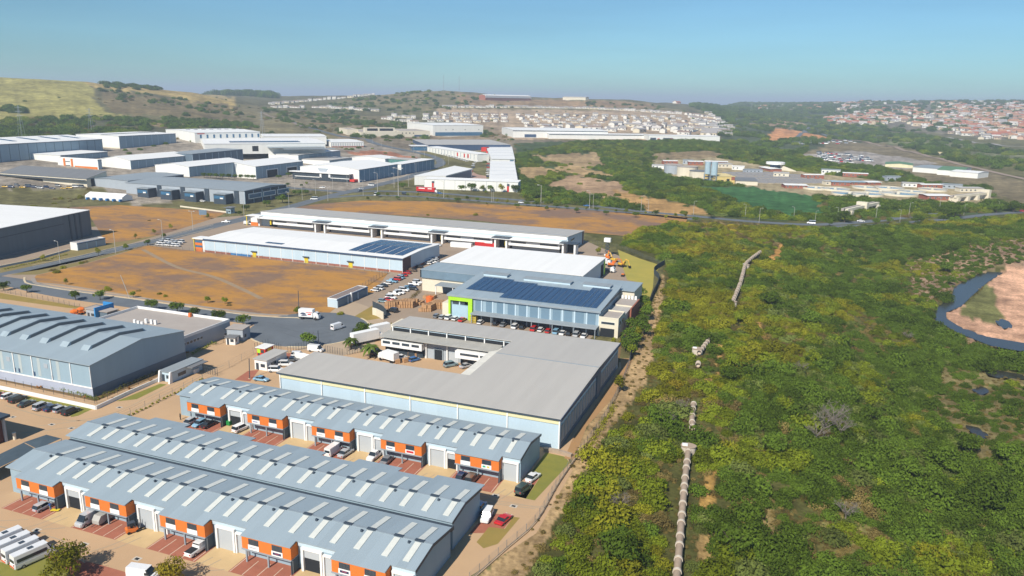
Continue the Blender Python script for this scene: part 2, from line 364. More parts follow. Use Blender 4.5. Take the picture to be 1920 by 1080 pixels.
# ------------------------------------------------------------------ flat ground sheets, roads, kerbs
def W2(P): return [un(*p) for p in P]
def sheet(name, P, z, m, px=True, kind='structure'):
    pts = [(q.x, q.y) for q in W2(P)] if px else P
    a = sum(pts[i][0]*pts[(i+1) % len(pts)][1]-pts[(i+1) % len(pts)][0]*pts[i][1] for i in range(len(pts)))
    if a < 0: pts = pts[::-1]
    b = MB(); b.face([(x, y, z) for x, y in pts], 0)
    o = b.build(name, m); tag(o, kind=kind); return o
def spline(pts, step):
    P = [Vector(p) for p in pts]; P = [P[0]*2-P[1]]+P+[P[-1]*2-P[-2]]; out = []
    for i in range(1, len(P)-2):
        n = max(2, int((P[i+1]-P[i]).length/step))
        for k in range(n):
            t = k/n; a, b_, c, d = P[i-1], P[i], P[i+1], P[i+2]
            out.append(.5*((2*b_)+(c-a)*t+(2*a-5*b_+4*c-d)*t*t+(3*b_-a-3*c+d)*t**3))
    out.append(P[-2]); return out
def ribbon(name, pts, w, z, m, off=0, step=6, px=True, thick=0, kind='structure'):
    pw = [(hit(*p).xy if px else Vector(p)) for p in pts]
    S = spline(pw, step); b = MB(); prev = None
    for i, s in enumerate(S):
        t = (S[min(i+1, len(S)-1)]-S[max(i-1, 0)]).normalized(); n = Vector((-t.y, t.x))
        ww = w if not isinstance(w, (list, tuple)) else w[0]+(w[1]-w[0])*i/(len(S)-1)
        l = s+n*(off+ww/2); r = s+n*(off-ww/2)
        d = s.length; zz = z if d < 640 else z+.12+(d-640)*.0006
        zl = float(T(l.x, l.y))+zz; zr = float(T(r.x, r.y))+zz
        k = len(b.v)
        if thick: b.v += [(l.x, l.y, zl), (r.x, r.y, zr), (l.x, l.y, zl-thick), (r.x, r.y, zr-thick)]
        else: b.v += [(l.x, l.y, zl), (r.x, r.y, zr)]
        if i:
            if thick:
                for q in ((prev, prev+1, k+1, k), (prev+1, prev+3, k+3, k+1), (prev+2, prev, k, k+2)): b.f.append(q); b.m.append(0)
            else: b.f.append((prev, prev+1, k+1, k)); b.m.append(0)
        prev = k
    o = b.build(name, m); tag(o, kind=kind); return o
asphalt = mat('asphalt', (.155,.175,.195), .9, (.11,.125,.14), .12, .9, bump=.1, stretch=(1, 1, 1), spec=.15)
paving = mat('block_paving', (.54,.365,.215), .9, (.44,.295,.175), .09, 1, bump=.2, bscale=3, spec=.1)
yardm = mat('yard_paving', (.37,.285,.21), .9, (.28,.22,.165), .07, 1, bump=.2, bscale=2, spec=.1)
apron = mat('concrete_apron', (.60,.43,.23), .9, (.50,.36,.19), .4, .8, spec=.1)
redpave = mat('red_paving', (.40,.155,.10), .9, (.31,.115,.075), .5, .8, bump=.2, bscale=6, spec=.1)
white_line = mat('line_paint', (.72,.62,.48), .8, (.6,.48,.36), 1.5, .6)
kerbm = mat('kerb_concrete', (.70,.57,.36), .9, (.44,.37,.27), .5, .7)
lawnm = mat('lawn', (.27,.245,.055), .95, (.16,.175,.045), .35, 1.2, bump=.5, bscale=5, spec=.05)
drylawn = mat('dry_lawn', (.36,.24,.07), .95, (.22,.19,.06), .3, 1.2, bump=.5, bscale=5, spec=.05)
vergem = mat('verge', (.26,.2,.085), .95, (.19,.165,.07), .2, 1.2, spec=.05)
earthm = mat('bare_earth', (.42,.24,.11), .95, (.32,.2,.1), .25, 1.1, spec=.05)
garden = mat('planting_bed', (.12,.1,.045), .95, (.25,.14,.07), .8, 1.1, spec=.05)
def fieldmat():
    m = mat('dry_grass_field', (.50,.25,.055), .95, (.33,.18,.07), .16, .9, stretch=(.4, 1.2, 1), spec=.03, detail=9)
    N = m.node_tree.nodes; L = m.node_tree.links; b = N['Principled BSDF']; out = b.inputs['Base Color'].links[0].from_socket
    tc_ = [n for n in N if n.type == 'TEX_COORD'][0]
    for sc_, st, lo, hi, colr in ((.018, (.8,1,1), .47, .56, (.20,.135,.105)), (.07, (.35,1,1), .53, .62, (.25,.16,.10)), (.9, (.3,1,1), .56, .70, (.17,.12,.06))):
        mp = N.new('ShaderNodeMapping'); mp.inputs['Scale'].default_value = st; mp.inputs['Location'].default_value = (31, 17, 0); L.new(tc_.outputs['Object'], mp.inputs[0])
        n = N.new('ShaderNodeTexNoise'); n.inputs['Scale'].default_value = sc_; n.inputs['Detail'].default_value = 9; n.inputs['Roughness'].default_value = .72; L.new(mp.outputs[0], n.inputs['Vector'])
        r = N.new('ShaderNodeMapRange'); r.inputs[1].default_value = lo; r.inputs[2].default_value = hi; r.inputs[4].default_value = .9; L.new(n.outputs[0], r.inputs[0])
        x = N.new('ShaderNodeMix'); x.data_type = 'RGBA'; x.inputs[7].default_value = (*colr, 1); L.new(r.outputs[0], x.inputs[0]); L.new(out, x.inputs[6]); out = x.outputs[2]
    L.new(out, b.inputs['Base Color']); return m
fieldm = fieldmat()
# yards and verges, lowest first
sheet('yard_paving', [(-330,30),(-46,30),(-46,106),(-39.8,123),(-40.5,150),(-44,157),(-44,225),(-300,225)], .004, paving, px=False)
sheet('verge', [(-420,225),(-62,225),(-60,345),(-75,378),(-112,425),(-200,440),(-330,440),(-420,300)], .004, yardm, px=False)
sheet('service_yard', [(-320,300),(-62,300),(-62,345),(-75,378),(-110,420),(-318,420)], .006, yardm, px=False)
sheet('field', [(60,528),(68,516),(140,500),(215,479),(275,460),(340,468),(460,481),(728,512),(700,548),(652,560),(613,590),(560,592),(500,591),(400,580),(250,554),(120,533)], .012, fieldm)
sheet('field', [(40,387),(95,372),(150,374),(230,385),(428,397),(405,408),(330,432),(275,448),(205,464),(196,455),(190,440),(165,400)], .012, fieldm)
sheet('field', [(588,383),(680,376),(800,377),(940,384),(1100,394),(1290,407),(1285,420),(1180,443),(1095,436),(880,412),(545,391)], .012, fieldm)
sheet('verge', [(20,515),(130,490),(215,473),(330,446),(285,457),(215,478),(150,497),(70,515)], .016, vergem)
sheet('lawn', [(0,500),(110,472),(200,456),(235,452),(300,440),(330,432),(225,462),(130,484),(0,512)], .02, vergem)
sheet('dry_verge', [(-40,545),(0,549),(150,575),(145,579),(125,577),(0,560),(-40,556)], .012, drylawn)
sheet('lawn', [(1158,468),(1200,485),(1240,498),(1226,515),(1224,540),(1212,580),(1203,600),(1200,530),(1176,525),(1166,497)], .02, mat('bright_lawn', (.42,.34,.075), .95, (.30,.28,.07), .12, 1, spec=.05))
sheet('planting_bed', [(1204,560),(1222,560),(1190,640),(1165,650),(1160,690),(1150,660),(1165,630),(1168,590),(1190,550)], .016, garden)
sheet('earth_strip', [(1163,672),(1188,672),(1150,745),(1100,800),(1075,862),(1058,860),(1075,820),(1165,690)], .02, earthm)
# unit park details
for x0 in [-137.2+18.35*k for k in range(5)]:
    sheet('parking_bays', [(x0-.4,134.0),(x0+10.7,134.0),(x0+10.7,142.5),(x0-.4,142.5)], .012, redpave, px=False)
    for k in range(5): sheet('parking_line', [(x0-.4+2.6*k+.2,134.1),(x0-.28+2.6*k+.2,134.1),(x0-.28+2.6*k+.2,139.5),(x0-.4+2.6*k+.2,139.5)], .017, white_line, px=False)
    sheet('concrete_apron', [(x0+10.8,134.0),(x0+17.9,134.0),(x0+17.9,140.6),(x0+10.8,140.6)], .012, apron, px=False)
for x0 in [-139.7+18.32*k for k in range(5)]:
    sheet('parking_bays', [(x0-.4,91.6),(x0+10.7,91.6),(x0+10.7,99),(x0-.4,99)], .012, redpave, px=False)
    for k in range(5): sheet('parking_line', [(x0-.4+2.6*k+.2,91.7),(x0-.28+2.6*k+.2,91.7),(x0-.28+2.6*k+.2,96),(x0-.4+2.6*k+.2,96)], .017, white_line, px=False)
    sheet('concrete_apron', [(x0+10.8,91.6),(x0+17.9,91.6),(x0+17.9,97.2),(x0+10.8,97.2)], .012, apron, px=False)
e6 = lambda L: [(800+x/6, 820+y/6) for x, y in L]
sheet('parking_bays', e6([(1180,395),(1285,425),(1115,690),(985,660)]), .012, redpave)
sheet('lawn', e6([(1115,690),(1215,710),(1610,290),(1560,220),(1340,170),(1180,390),(1290,430)]), .016, lawnm)
sheet('parking_bays', e6([(790,858),(975,895),(860,1040),(700,1075),(480,1080),(560,985)]), .012, redpave)
sheet('lawn', e6([(975,895),(1050,905),(800,1200),(640,1250),(560,1180),(700,1010),(880,1030)]), .016, drylawn)
c48 = lambda x0, y0, L: [(x0+x/4.8, y0+y/4.8) for x, y in L]
sheet('lawn', c48(0,560,[(-400,800),(0,820),(360,900),(860,980),(700,1055),(640,1065),(600,990),(0,850),(-400,830)]), .012, lawnm)
sheet('lawn', c48(0,560,[(1045,925),(1440,765),(1500,772),(1230,905)]), .012, lawnm)
sheet('planting_bed', c48(0,560,[(-300,690),(0,740),(860,925),(1440,690),(1440,660),(870,880),(0,700),(-300,660)]), .02, garden)
sheet('parking_bays', c48(340,560,[(480,730),(600,650),(700,640),(620,745)]), .012, redpave)
sheet('parking_bays', c48(340,560,[(925,490),(1020,490),(1000,545),(920,545)]), .012, redpave)
sheet('lawn', c48(0,855,[(300,900),(430,910),(700,1130),(-100,1200),(-100,950),(60,960)]), .016, lawnm)
sheet('parking_bays', c48(0,855,[(430,880),(870,970),(1150,1050),(1100,1200),(500,1150)]), .012, redpave)
# verge beds at the end of the street
sheet('dry_verge', c48(340,560,[(1540,170),(1725,60),(1830,170),(1620,205)]), .02, drylawn)
sheet('planting_bed', c48(340,560,[(1465,360),(1560,300),(1640,400),(1500,430)]), .02, garden)
sheet('forecourt', [(470,640),(560,655),(640,668),(700,650),(720,600),(690,575),(652,562),(600,600),(560,650)], .012, mat('forecourt_paving', (.45,.345,.24), .9, (.38,.29,.2), .1, .9))
# streets
ribbon('road', [(-60,528),(0,512),(62,503),(140,487),(215,469),(275,456),(332,441.5),(400,424),(475,406),(520,394),(555,385),(605,371),(655,359.5),(705,348),(770,331),(805,317),(827,307),(815,295),(780,286),(735,277),(700,268),(690,262)], 11, .016, asphalt)
ribbon('road', [(-40,520),(20,528),(75,541),(150,555),(245,568),(350,583),(480,600),(560,610)], 10.5, .02, asphalt)
c = un(577, 617); bulb = []
for k in range(48):
    a = 2*math.pi*k/48; bulb.append((c.x+math.cos(a)*20.5, c.y+math.sin(a)*20.5+1))
sheet('turning_circle', bulb, .024, asphalt, px=False)
def arc(a0, a1, n=18, r=20.7): return [(c.x+math.cos(a0+(a1-a0)*k/n)*r, c.y+1+math.sin(a0+(a1-a0)*k/n)*r) for k in range(n+1)]
ribbon('kerb', arc(R_(-75), R_(62)), .6, .12, kerbm, px=False, thick=.12, step=2)
ribbon('kerb', arc(R_(-140), R_(-88)), .6, .12, kerbm, px=False, thick=.12, step=2)
ribbon('kerb', [(46,520),(48,530),(75,536),(150,547.5),(245,560),(350,575),(480,592.5),(560,596)], .75, .13, kerbm, thick=.12)
ribbon('footpath', [(62,522),(66,530),(85,535),(150,545),(245,556),(350,571),(480,588),(540,591)], 1.6, .03, mat('footpath_paving', (.33,.29,.25), .9), step=4)
ribbon('road', [(480,347),(540,352),(600,357),(660,360),(700,358.5),(760,359.5),(830,363),(960,374),(1100,384.5),(1200,396),(1300,405),(1400,414.5),(1500,420.5),(1560,420),(1640,414),(1720,404),(1806,391.5),(1940,384)], 8.5, .012, asphalt)
ribbon('road', [(600,372),(660,367.5),(700,366),(800,369.5),(960,381.5),(1100,392),(1200,401),(1300,411)], 7.5, .012, asphalt)
ribbon('road', [(1560,425),(1642,422),(1720,416),(1795,409),(1860,402),(1960,395)], 7.5, .012, asphalt)
ribbon('road', [(690,262),(640,256),(600,245),(560,233),(520,222)], 9, .02, asphalt)
ribbon('gravel_road', [(1432,285),(1422,279),(1430,287),(1460,298),(1500,306),(1560,318)], 7, .05, earthm)
ribbon('gravel_road', [(1560,262),(1630,268),(1700,284),(1780,303),(1850,320),(1930,338)], 9, .05, mat('gravel', (.34,.26,.2), .9))
ribbon('road', [(1490,262),(1510,245),(1530,232),(1500,240),(1550,255)], 9, .1, asphalt)
ribbon('road', [(1665,250),(1720,252),(1790,261),(1870,272),(1930,277)], 9, .1, mat('pale_road', (.4,.38,.36), .9))
ribbon('gravel_road', [(580,231),(640,232),(690,231)], 6, .1, earthm)
ribbon('gravel_road', [(495,213),(540,228),(575,240)], 8, .1, mat('gravel', (.3,.27,.24), .9))
ribbon('road', [(1300,248),(1330,225),(1345,240),(1300,218)], 8, .1, asphalt)
# river
wm = bpy.data.materials.new('river_water'); wm.use_nodes = True; b_ = wm.node_tree.nodes['Principled BSDF']
b_.inputs['Base Color'].default_value = (.035,.035,.03,1); b_.inputs['Roughness'].default_value = .22; b_.inputs['Specular IOR Level'].default_value = .45
n_ = wm.node_tree.nodes.new('ShaderNodeTexNoise'); n_.inputs['Scale'].default_value = .5; n_.inputs['Detail'].default_value = 5; bp_ = wm.node_tree.nodes.new('ShaderNodeBump'); bp_.inputs['Strength'].default_value = .25
tcw = wm.node_tree.nodes.new('ShaderNodeTexCoord'); wm.node_tree.links.new(tcw.outputs['Object'], n_.inputs['Vector'])
wm.node_tree.links.new(n_.outputs[0], bp_.inputs['Height']); wm.node_tree.links.new(bp_.outputs[0], b_.inputs['Normal'])
def grow(P, k):
    cx = sum(p[0] for p in P)/len(P); cy = sum(p[1] for p in P)/len(P)
    return [(p[0]+(p[0]-cx)*k, p[1]+(p[1]-cy)*k) for p in P]
for nm, P in [('river', RIVER)]+[('pond', grow(p, .15)) for p in PONDS]:
    q = [un(x, y, -9.25) for x, y in P]; b = MB(); q = q if nm == 'pond' else q
    b.face([tuple(v) for v in q]); o = b.build(nm, wm); tag(o, kind='structure')
# ------------------------------------------------------------------ building kit
wall_bg = sheetmetal('wall_blue_grey', (.30,.41,.48), (.26,.36,.43), .6, pitch=2.2, amt=.03, along='z')
wall_dk = sheetmetal('wall_dark_grey', (.12,.17,.22), (.10,.145,.19), .6, pitch=2.2, amt=.03, along='z')
wall_lb = sheetmetal('wall_light_blue', (.50,.62,.70), (.45,.57,.65), .6, pitch=3.1, amt=.03, along='z')
wall_wh = sheetmetal('wall_white', (.80,.80,.76), (.74,.74,.70), .6, pitch=3.1, amt=.02, along='z')
wall_cr = mat('plaster_cream', (.72,.66,.52), .8, (.64,.58,.46), .3, .8)
wall_w = mat('plaster_white', (.80,.79,.75), .75, (.70,.69,.66), .3, .8)
wall_gr = mat('plaster_grey', (.38,.42,.46), .8, (.33,.37,.41), .3, .8)
brick = mat('red_brick', (.36,.13,.08), .85, (.28,.10,.065), .8, .8)
orange = mat('orange_brick', (.72,.20,.035), .8, (.60,.16,.03), 1.4, 1, stretch=(1, 1, 3))
roof_bl = sheetmetal('roof_blue_grey', (.315,.385,.425), (.275,.34,.38), .5, pitch=1.9, amt=.045)
roof_gy = sheetmetal('roof_light_grey', (.49,.465,.42), (.42,.40,.365), .5, pitch=1.6, amt=.025)
roof_wh = sheetmetal('roof_white', (.86,.85,.82), (.79,.79,.76), .5, pitch=2.4, amt=.02)
roof_dk = sheetmetal('roof_dark_grey', (.19,.195,.20), (.16,.165,.17), .6, pitch=2, amt=.04)
roof_md = sheetmetal('roof_mid_grey', (.30,.34,.36), (.26,.295,.315), .5, pitch=1.6, amt=.03)
flatroof = mat('flat_roof_screed', (.42,.38,.34), .9, (.34,.30,.27), .2, 1)
white_p = mat('white_paint', (.82,.82,.80), .5, (.76,.76,.74), .5, .6)
steel_p = mat('grey_steel_paint', (.30,.35,.39), .5, None, .5, .6)
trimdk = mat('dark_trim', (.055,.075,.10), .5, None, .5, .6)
trimbl = mat('navy_trim', (.05,.09,.17), .5, None, .5, .6)
rollerm = sheetmetal('roller_shutter', (.46,.50,.53), None, .5, pitch=50, amt=.01, along='x')
darkm = mat('dark_interior', (.02,.024,.03), .9)
lime = mat('lime_green_paint', (.42,.75,.04), .6, None, .3, .3)
yellowp = mat('yellow_paint', (.75,.58,.04), .6, None, .3, .3)
redp = mat('red_paint', (.62,.04,.025), .6, None, .3, .4)
bluep = mat('blue_paint', (.03,.20,.50), .6, None, .3, .4)
creamstripe = sheetmetal('cream_cladding', (.76,.70,.42), None, .6, pitch=3, amt=.02, along='z')
skylite = mat('skylight_sheet', (.68,.69,.63), .4, (.55,.57,.53), .8, 1)
def glassm(name, c, r=.12):
    m = bpy.data.materials.new(name); m.use_nodes = True; b = m.node_tree.nodes['Principled BSDF']
    N = m.node_tree.nodes; L = m.node_tree.links; n = N.new('ShaderNodeTexNoise'); n.inputs['Scale'].default_value = .9; t = N.new('ShaderNodeTexCoord'); L.new(t.outputs['Object'], n.inputs['Vector'])
    x = N.new('ShaderNodeMix'); x.data_type = 'RGBA'; x.inputs[6].default_value = (*c, 1); x.inputs[7].default_value = (*[v*2.2 for v in c], 1); L.new(n.outputs[0], x.inputs[0]); L.new(x.outputs[2], b.inputs['Base Color'])
    b.inputs['Roughness'].default_value = r; b.inputs['Specular IOR Level'].default_value = .6; return m
glass = glassm('window_glass', (.025,.035,.045)); glass_b = glassm('blue_tinted_glass', (.03,.09,.16))
def solarm():
    m = bpy.data.materials.new('solar_cells'); m.use_nodes = True; N = m.node_tree.nodes; L = m.node_tree.links; b = N['Principled BSDF']
    t = N.new('ShaderNodeTexCoord'); br = N.new('ShaderNodeTexBrick'); br.offset = 0; br.inputs['Scale'].default_value = 1; br.inputs['Brick Width'].default_value = 2.0; br.inputs['Row Height'].default_value = 1.0
    br.inputs['Mortar Size'].default_value = .05; br.inputs['Color1'].default_value = (.014,.045,.11,1); br.inputs['Color2'].default_value = (.016,.05,.12,1); br.inputs['Mortar'].default_value = (.10,.17,.26,1)
    L.new(t.outputs['Object'], br.inputs['Vector']); L.new(br.outputs['Color'], b.inputs['Base Color']); b.inputs['Roughness'].default_value = .25; return m
solar = solarm()
class Shed:
    def __init__(s, name, label, cat, loc, rz, L, D, h, rise=1.0, roof='gx', wall=wall_wh, roofm=roof_wh, ov=.4, plinth=None, ph=1.2, fascia=None, group=None, ridge=.5, base=1.0):
        s.L, s.D, s.h = L, D, h
        s.root = thing(name, label, cat, loc, rz, group); b = MB()
        R0 = ridge*D
        if roof == 'gx':
            b.extr([(0,-base),(D,-base),(D,h),(R0,h+rise),(0,h)], 0, L, 'x')
        elif roof == 'gy': b.extr([(0,-base),(0,h),(L*ridge,h+rise),(L,h),(L,-base)], 0, D, 'y')
        elif roof == 'mono': b.extr([(0,-base),(D,-base),(D,h+rise),(0,h)], 0, L, 'x')
        else: b.box(0, L, 0, D, -base, h)
        s.wall = b.build('wall', wall, s.root)
        r = MB(); t = .22; e = .03; o = ov
        if roof == 'gx':
            k = rise/max(R0, .01); k2 = rise/max(D-R0, .01)
            r.extr([(-o,h-k*o+e),(R0,h+rise+e),(D+o,h-k2*o+e),(D+o,h-k2*o+e+t),(R0,h+rise+t+e),(-o,h-k*o+t+e)], -o, L+o, 'x')
        elif roof == 'gy':
            k = rise/(L*ridge); k2 = rise/(L*(1-ridge))
            r.extr([(-o,h-k*o+e),(-o,h-k*o+t+e),(L*ridge,h+rise+t+e),(L+o,h-k2*o+t+e),(L+o,h-k2*o+e),(L*ridge,h+rise+e)], -o, D+o, 'y')
        elif roof == 'mono':
            k = rise/D; r.extr([(-o,h-k*o+e),(D+o,h+rise+k*o+e),(D+o,h+rise+k*o+e+t),(-o,h-k*o+e+t)], -o, L+o, 'x')
        else:
            p = rise
            r.box(.25, L-.25, .25, D-.25, h+.005, h+.06)
            q = MB(); q.box(-.03, L+.03, -.03, .25, h+.002, h+p); q.box(-.03, L+.03, D-.25, D+.03, h+.002, h+p); q.box(-.03, .25, .25, D-.25, h+.002, h+p); q.box(L-.25, L+.03, .25, D-.25, h+.002, h+p)
            q.build('parapet', fascia or wall, s.root)
        s.roof = r.build('roof', roofm, s.root); s.kind = roof; s.rise = rise; s.R0 = R0
        if fascia and roof != 'flat':
            g = MB(); g.box(-o-.02, L+o+.02, -o-.14, -o-.01, h-.5, h+.12); g.build('gutter', fascia, s.root)
        if plinth:
            g = MB(); s.fb(g, 'F', -.06, L+.06, -1, ph, .06); s.fb(g, 'R', 0, D, -1, ph, .06); s.fb(g, 'W', 0, D, -1, ph, .06); g.build('plinth', plinth, s.root)
    def fb(s, g, face, u0, u1, z0, z1, p=.06, mi=0):
        L, D = s.L, s.D
        if face == 'F': g.box(u0, u1, -p, .01, z0, z1, mi)
        elif face == 'R': g.box(L-.01, L+p, u0, u1, z0, z1, mi)
        elif face == 'W': g.box(-p, .01, u0, u1, z0, z1, mi)
        else: g.box(u0, u1, D-.01, D+p, z0, z1, mi)
    def part(s, name, m, *boxes, p=.06):
        g = MB()
        for bx in boxes: s.fb(g, *bx[:5], bx[5] if len(bx) > 5 else p)
        return g.build(name, m, s.root)
    def box(s, name, m, *bx):
        g = MB()
        for b in bx: g.box(*b)
        return g.build(name, m, s.root)
    def bays(s, face, n, z1=None, w=.35, m=None, p=.14, name='pilaster', z0=-.5):
        z1 = z1 or s.h-.3; U = s.L if face in 'FK' else s.D
        for k in range(n+1):
            u = k*U/n; u0 = max(0, u-w/2); s.part(name, m or white_p, (face, u0, min(U, u0+w), z0, z1, p))
    def window(s, face, u0, u1, z0, z1, m=None, fr=None):
        f = s.part('window', fr or white_p, (face, u0-.08, u1+.08, z0-.08, z1+.08, .06)); g = MB(); s.fb(g, face, u0, u1, z0, z1, .09); g.build('pane', m or glass, f)
    def door(s, face, u0, u1, z1, m=None, fr=None, open_=False):
        f = s.part('door', fr or white_p, (face, u0-.3, u1+.3, 0, z1+.3, .12)); g = MB(); s.fb(g, face, u0, u1, .02, z1, .16); g.build('shutter' if not open_ else 'opening', darkm if open_ else (m or rollerm), f)
    def skylights(s, us, y0, y1, w=1.1, m=None, name='skylight'):
        "translucent roof strips lying on the slope"
        for u in us:
            g = MB(); z = lambda y: s.h+s.rise*(y/s.R0 if y < s.R0 else (s.D-y)/(s.D-s.R0)) if s.kind == 'gx' else s.h+s.rise*y/s.D if s.kind == 'mono' else s.h
            a, b = z(y0)+.26, z(y1)+.26
            g.hexa([(u,y0,a),(u+w,y0,a),(u+w,y1,b),(u,y1,b),(u,y0,a+.06),(u+w,y0,a+.06),(u+w,y1,b+.06),(u,y1,b+.06)]); g.build(name, m or skylite, s.root)
def rp(a, b, c, h, fit=None):
    "front eave corners and a point of the back eave in the picture -> location, rotation, length, depth"
    A = hit(*a, h); B, C = un(*b, A.z+h), un(*c, A.z+h)
    d = (B-A).xy; n = Vector((-d.y, d.x)).normalized(); D = (C-A).xy.dot(n)
    g = A.z
    return (A.x, A.y, g), math.atan2(d.y, d.x), d.length, abs(D)

# ------------------------------------------------------------------ the three rows of small units
ORD = ['first', 'second', 'third', 'fourth', 'fifth']
signm = {}
def sign_marks(root, x0, z0, w, h, y, kind):
    "small company board under a window, with its coloured mark"
    b = MB(); b.box(x0, x0+w, y-.05, y, z0, z0+h); o = b.build('sign_board', white_p, root)
    cols = {'blue': ((.05,.12,.4),), 'red': ((.6,.03,.04),), 'green': ((.05,.5,.3), (.75,.6,.1)), 'navy': ((.03,.04,.1), (.5,.1,.15)), 'grey': ((.4,.42,.45),)}[kind]
    for i, c in enumerate(cols):
        mm = mat('sign_'+kind+str(i), c, .6, None, .5, .2); g = MB()
        if kind == 'red': g.box(x0+.3, x0+w-.25, y-.07, y-.052, z0+.25, z0+h-.2)
        elif kind == 'green': g.box(x0+.3+i*1.0, x0+.95+i*.9, y-.07, y-.052, z0+.3, z0+h-.25)
        elif kind == 'navy': g.box(x0+.3+i*.4, x0+w-.3-i*.4, y-.07-.01*i, y-.052-.01*i, z0+.25+.2*i, z0+h-.25-.15*i)
        else:
            for k in range(5): g.box(x0+.3+k*.28, x0+.5+k*.28, y-.07, y-.052, z0+.35, z0+h-.35)
        g.build('mark', mm, o)
def unit_row(label, xl, xr, yb, ye, yr, yk, us, zs=5.5, zr=6.6, front=True, sky_x=(), sky_f=None, sky_b=None, lastdoor=None, signs={}, openings={}):
    root = thing('unit_block', label, 'building', (0, 0, 0), 0, 'rows of small industrial units')
    # ye: eave of the recessed doors, yb: front of the orange boxes, yr: ridge, yk: back eave
    b = MB(); b.extr([(ye+.5,-.5),(yk-.3,-.5),(yk-.3,zs-.05),(yr,zr-.05),(ye+.5,zs+.02)], xl+.6, xr-.15, 'x'); b.build('wall', wall_bg, root)
    r = MB(); t = .16; kf = (zr-zs)/(yr-ye)
    r.extr([(ye,zs),(yr,zr),(yk,zs),(yk,zs+t),(yr,zr+t),(ye,zs+t)], xl, xr, 'x')
    if front:
        for u in us:
            za = zs-kf*(ye-yb); r.hexa([(u,yb,za),(u+10.35,yb,za),(u+10.35,ye,zs-.002),(u,ye,zs-.002),(u,yb,za+t),(u+10.35,yb,za+t),(u+10.35,ye,zs+t),(u,ye,zs+t)])
    else:
        kb = (zr-zs)/(yk-yr)
        for u in us:
            za = zs-kb*2; r.hexa([(u,yk,zs-.002),(u+10.35,yk,zs-.002),(u+10.35,yk+2,za),(u,yk+2,za),(u,yk,zs+t),(u+10.35,yk,zs+t),(u+10.35,yk+2,za+t),(u,yk+2,za+t)])
    r.build('roof', roof_bl, root)
    g = MB(); g.box(xl, xr, yr-.22, yr+.22, zr+t-.02, zr+t+.08); g.build('ridge_capping', mat('ridge_capping', (.27,.325,.365), .5), root)
    g = MB(); g.extr([(ye-.06,zs-.3),(ye-.06,zs+t+.05),(yr,zr+t+.06),(yk+.06,zs+t+.05),(yk+.06,zs-.3),(yk-.3,zs-.3),(yr,zr-.35),(ye+.3,zs-.3)], xr+.002, xr+.09, 'x'); g.build('barge_board', trimdk, root)
    ax = MB()
    for x in sky_x:
        for (ya, yb2) in (sky_f, sky_b):
            z = lambda y: zs+(zr-zs)*((y-ye)/(yr-ye) if y < yr else (yk-y)/(yk-yr))+t
            a, c = z(ya)+.02, z(yb2)+.02; g = MB(); w = 1.15
            g.hexa([(x,ya,a),(x+w,ya,a),(x+w,yb2,c),(x,yb2,c),(x,ya,a+.09),(x+w,ya,a+.09),(x+w,yb2,c+.09),(x,yb2,c+.09)]); g.build('skylight', skylite, root)
        ax = MB(); ax.box(x-.25, x+1.45, yr-.3, yr+.3, zr+t+.02, zr+t+.2); ax.build('ridge_vent', trimdk, root)
    for x in np.arange(xl+6, xr-3, 9.2): ax = MB(); ax.box(x, x+.35, yr-1.2, yr-.85, zr+t-.15, zr+t+.25); ax.build('roof_cowl', trimdk, root)
    if front:
        for i, u in enumerate(us):
            x1 = u+10.3
            b = MB(); za_ = zs-kf*(ye-yb)-.03; b.hexa([(u+.05,yb+.25,2.75),(x1,yb+.25,2.75),(x1,ye+2.6,2.75),(u+.05,ye+2.6,2.75),(u+.05,yb+.25,za_),(x1,yb+.25,za_),(x1,ye+2.6,zs-.08),(u+.05,ye+2.6,zs-.08)]); ob = b.build('brick_upper_floor', orange, root)
            b = MB(); b.box(u, x1+.05, yb+.12, ye+2.6, 2.5, 2.75); b.build('floor_edge', steel_p, root)
            b = MB(); b.box(u+.3, x1-.1, ye+2.6, ye+3.2, 0, 2.75); b.build('ground_floor_front', mat('recess_shade_dark', (.07,.085,.10), .5), root)  # dark colour stands in for the deep shade under the upper floor
            b = MB(); b.box(x1-.05, x1+.08, yb+.1, ye+2.6, 0, 2.6); b.build('side_screen', trimdk, root)
            for cx in (u+.6, u+5.2, x1-.15):
                b = MB(); b.box(cx, cx+.28, yb+.35, yb+.6, 0, 2.5); b.build('post', steel_p, root)
            for wi, wx in enumerate((u+1.5, u+6.4)):
                b = MB(); b.box(wx, wx+2.1, yb+.2, yb+.3, 3.75, 4.85); w = b.build('window', trimdk, root)
                b = MB()
                for q in range(3): b.box(wx+.08+q*.67, wx+.69+q*.67, yb+.17, yb+.2, 4.35, 4.78); b.box(wx+.08+q*.67, wx+.69+q*.67, yb+.17, yb+.2, 3.83, 4.3)
                b.build('pane', glass, w)
                k = signs.get((i, wi), None)
                if k: sign_marks(root, wx-.1, 2.8, 2.3, .95, yb+.22, k)
                else: b = MB(); b.box(wx-.1, wx+2.2, yb+.17, yb+.22, 2.8, 3.75); b.build('sign_board', white_p, root)
            dx = x1+.9
            if i < len(us)-1: portal(root, dx, ye, 3.9, 4.6, openings.get((i, 0)))
            else: portal(root, xr-4.45, ye, 3.7, 4.6)
            if i < len(us)-1: portal(root, dx+4.3, ye+.06, 2.4, 4.1, openings.get((i, 1)), thin=True)
            b = MB(); b.box(x1+.1, min(x1+8, xr-.2), ye+.3, ye+.5, 4.55, zs); b.build('wall_panel', wall_lb, root)
    return root
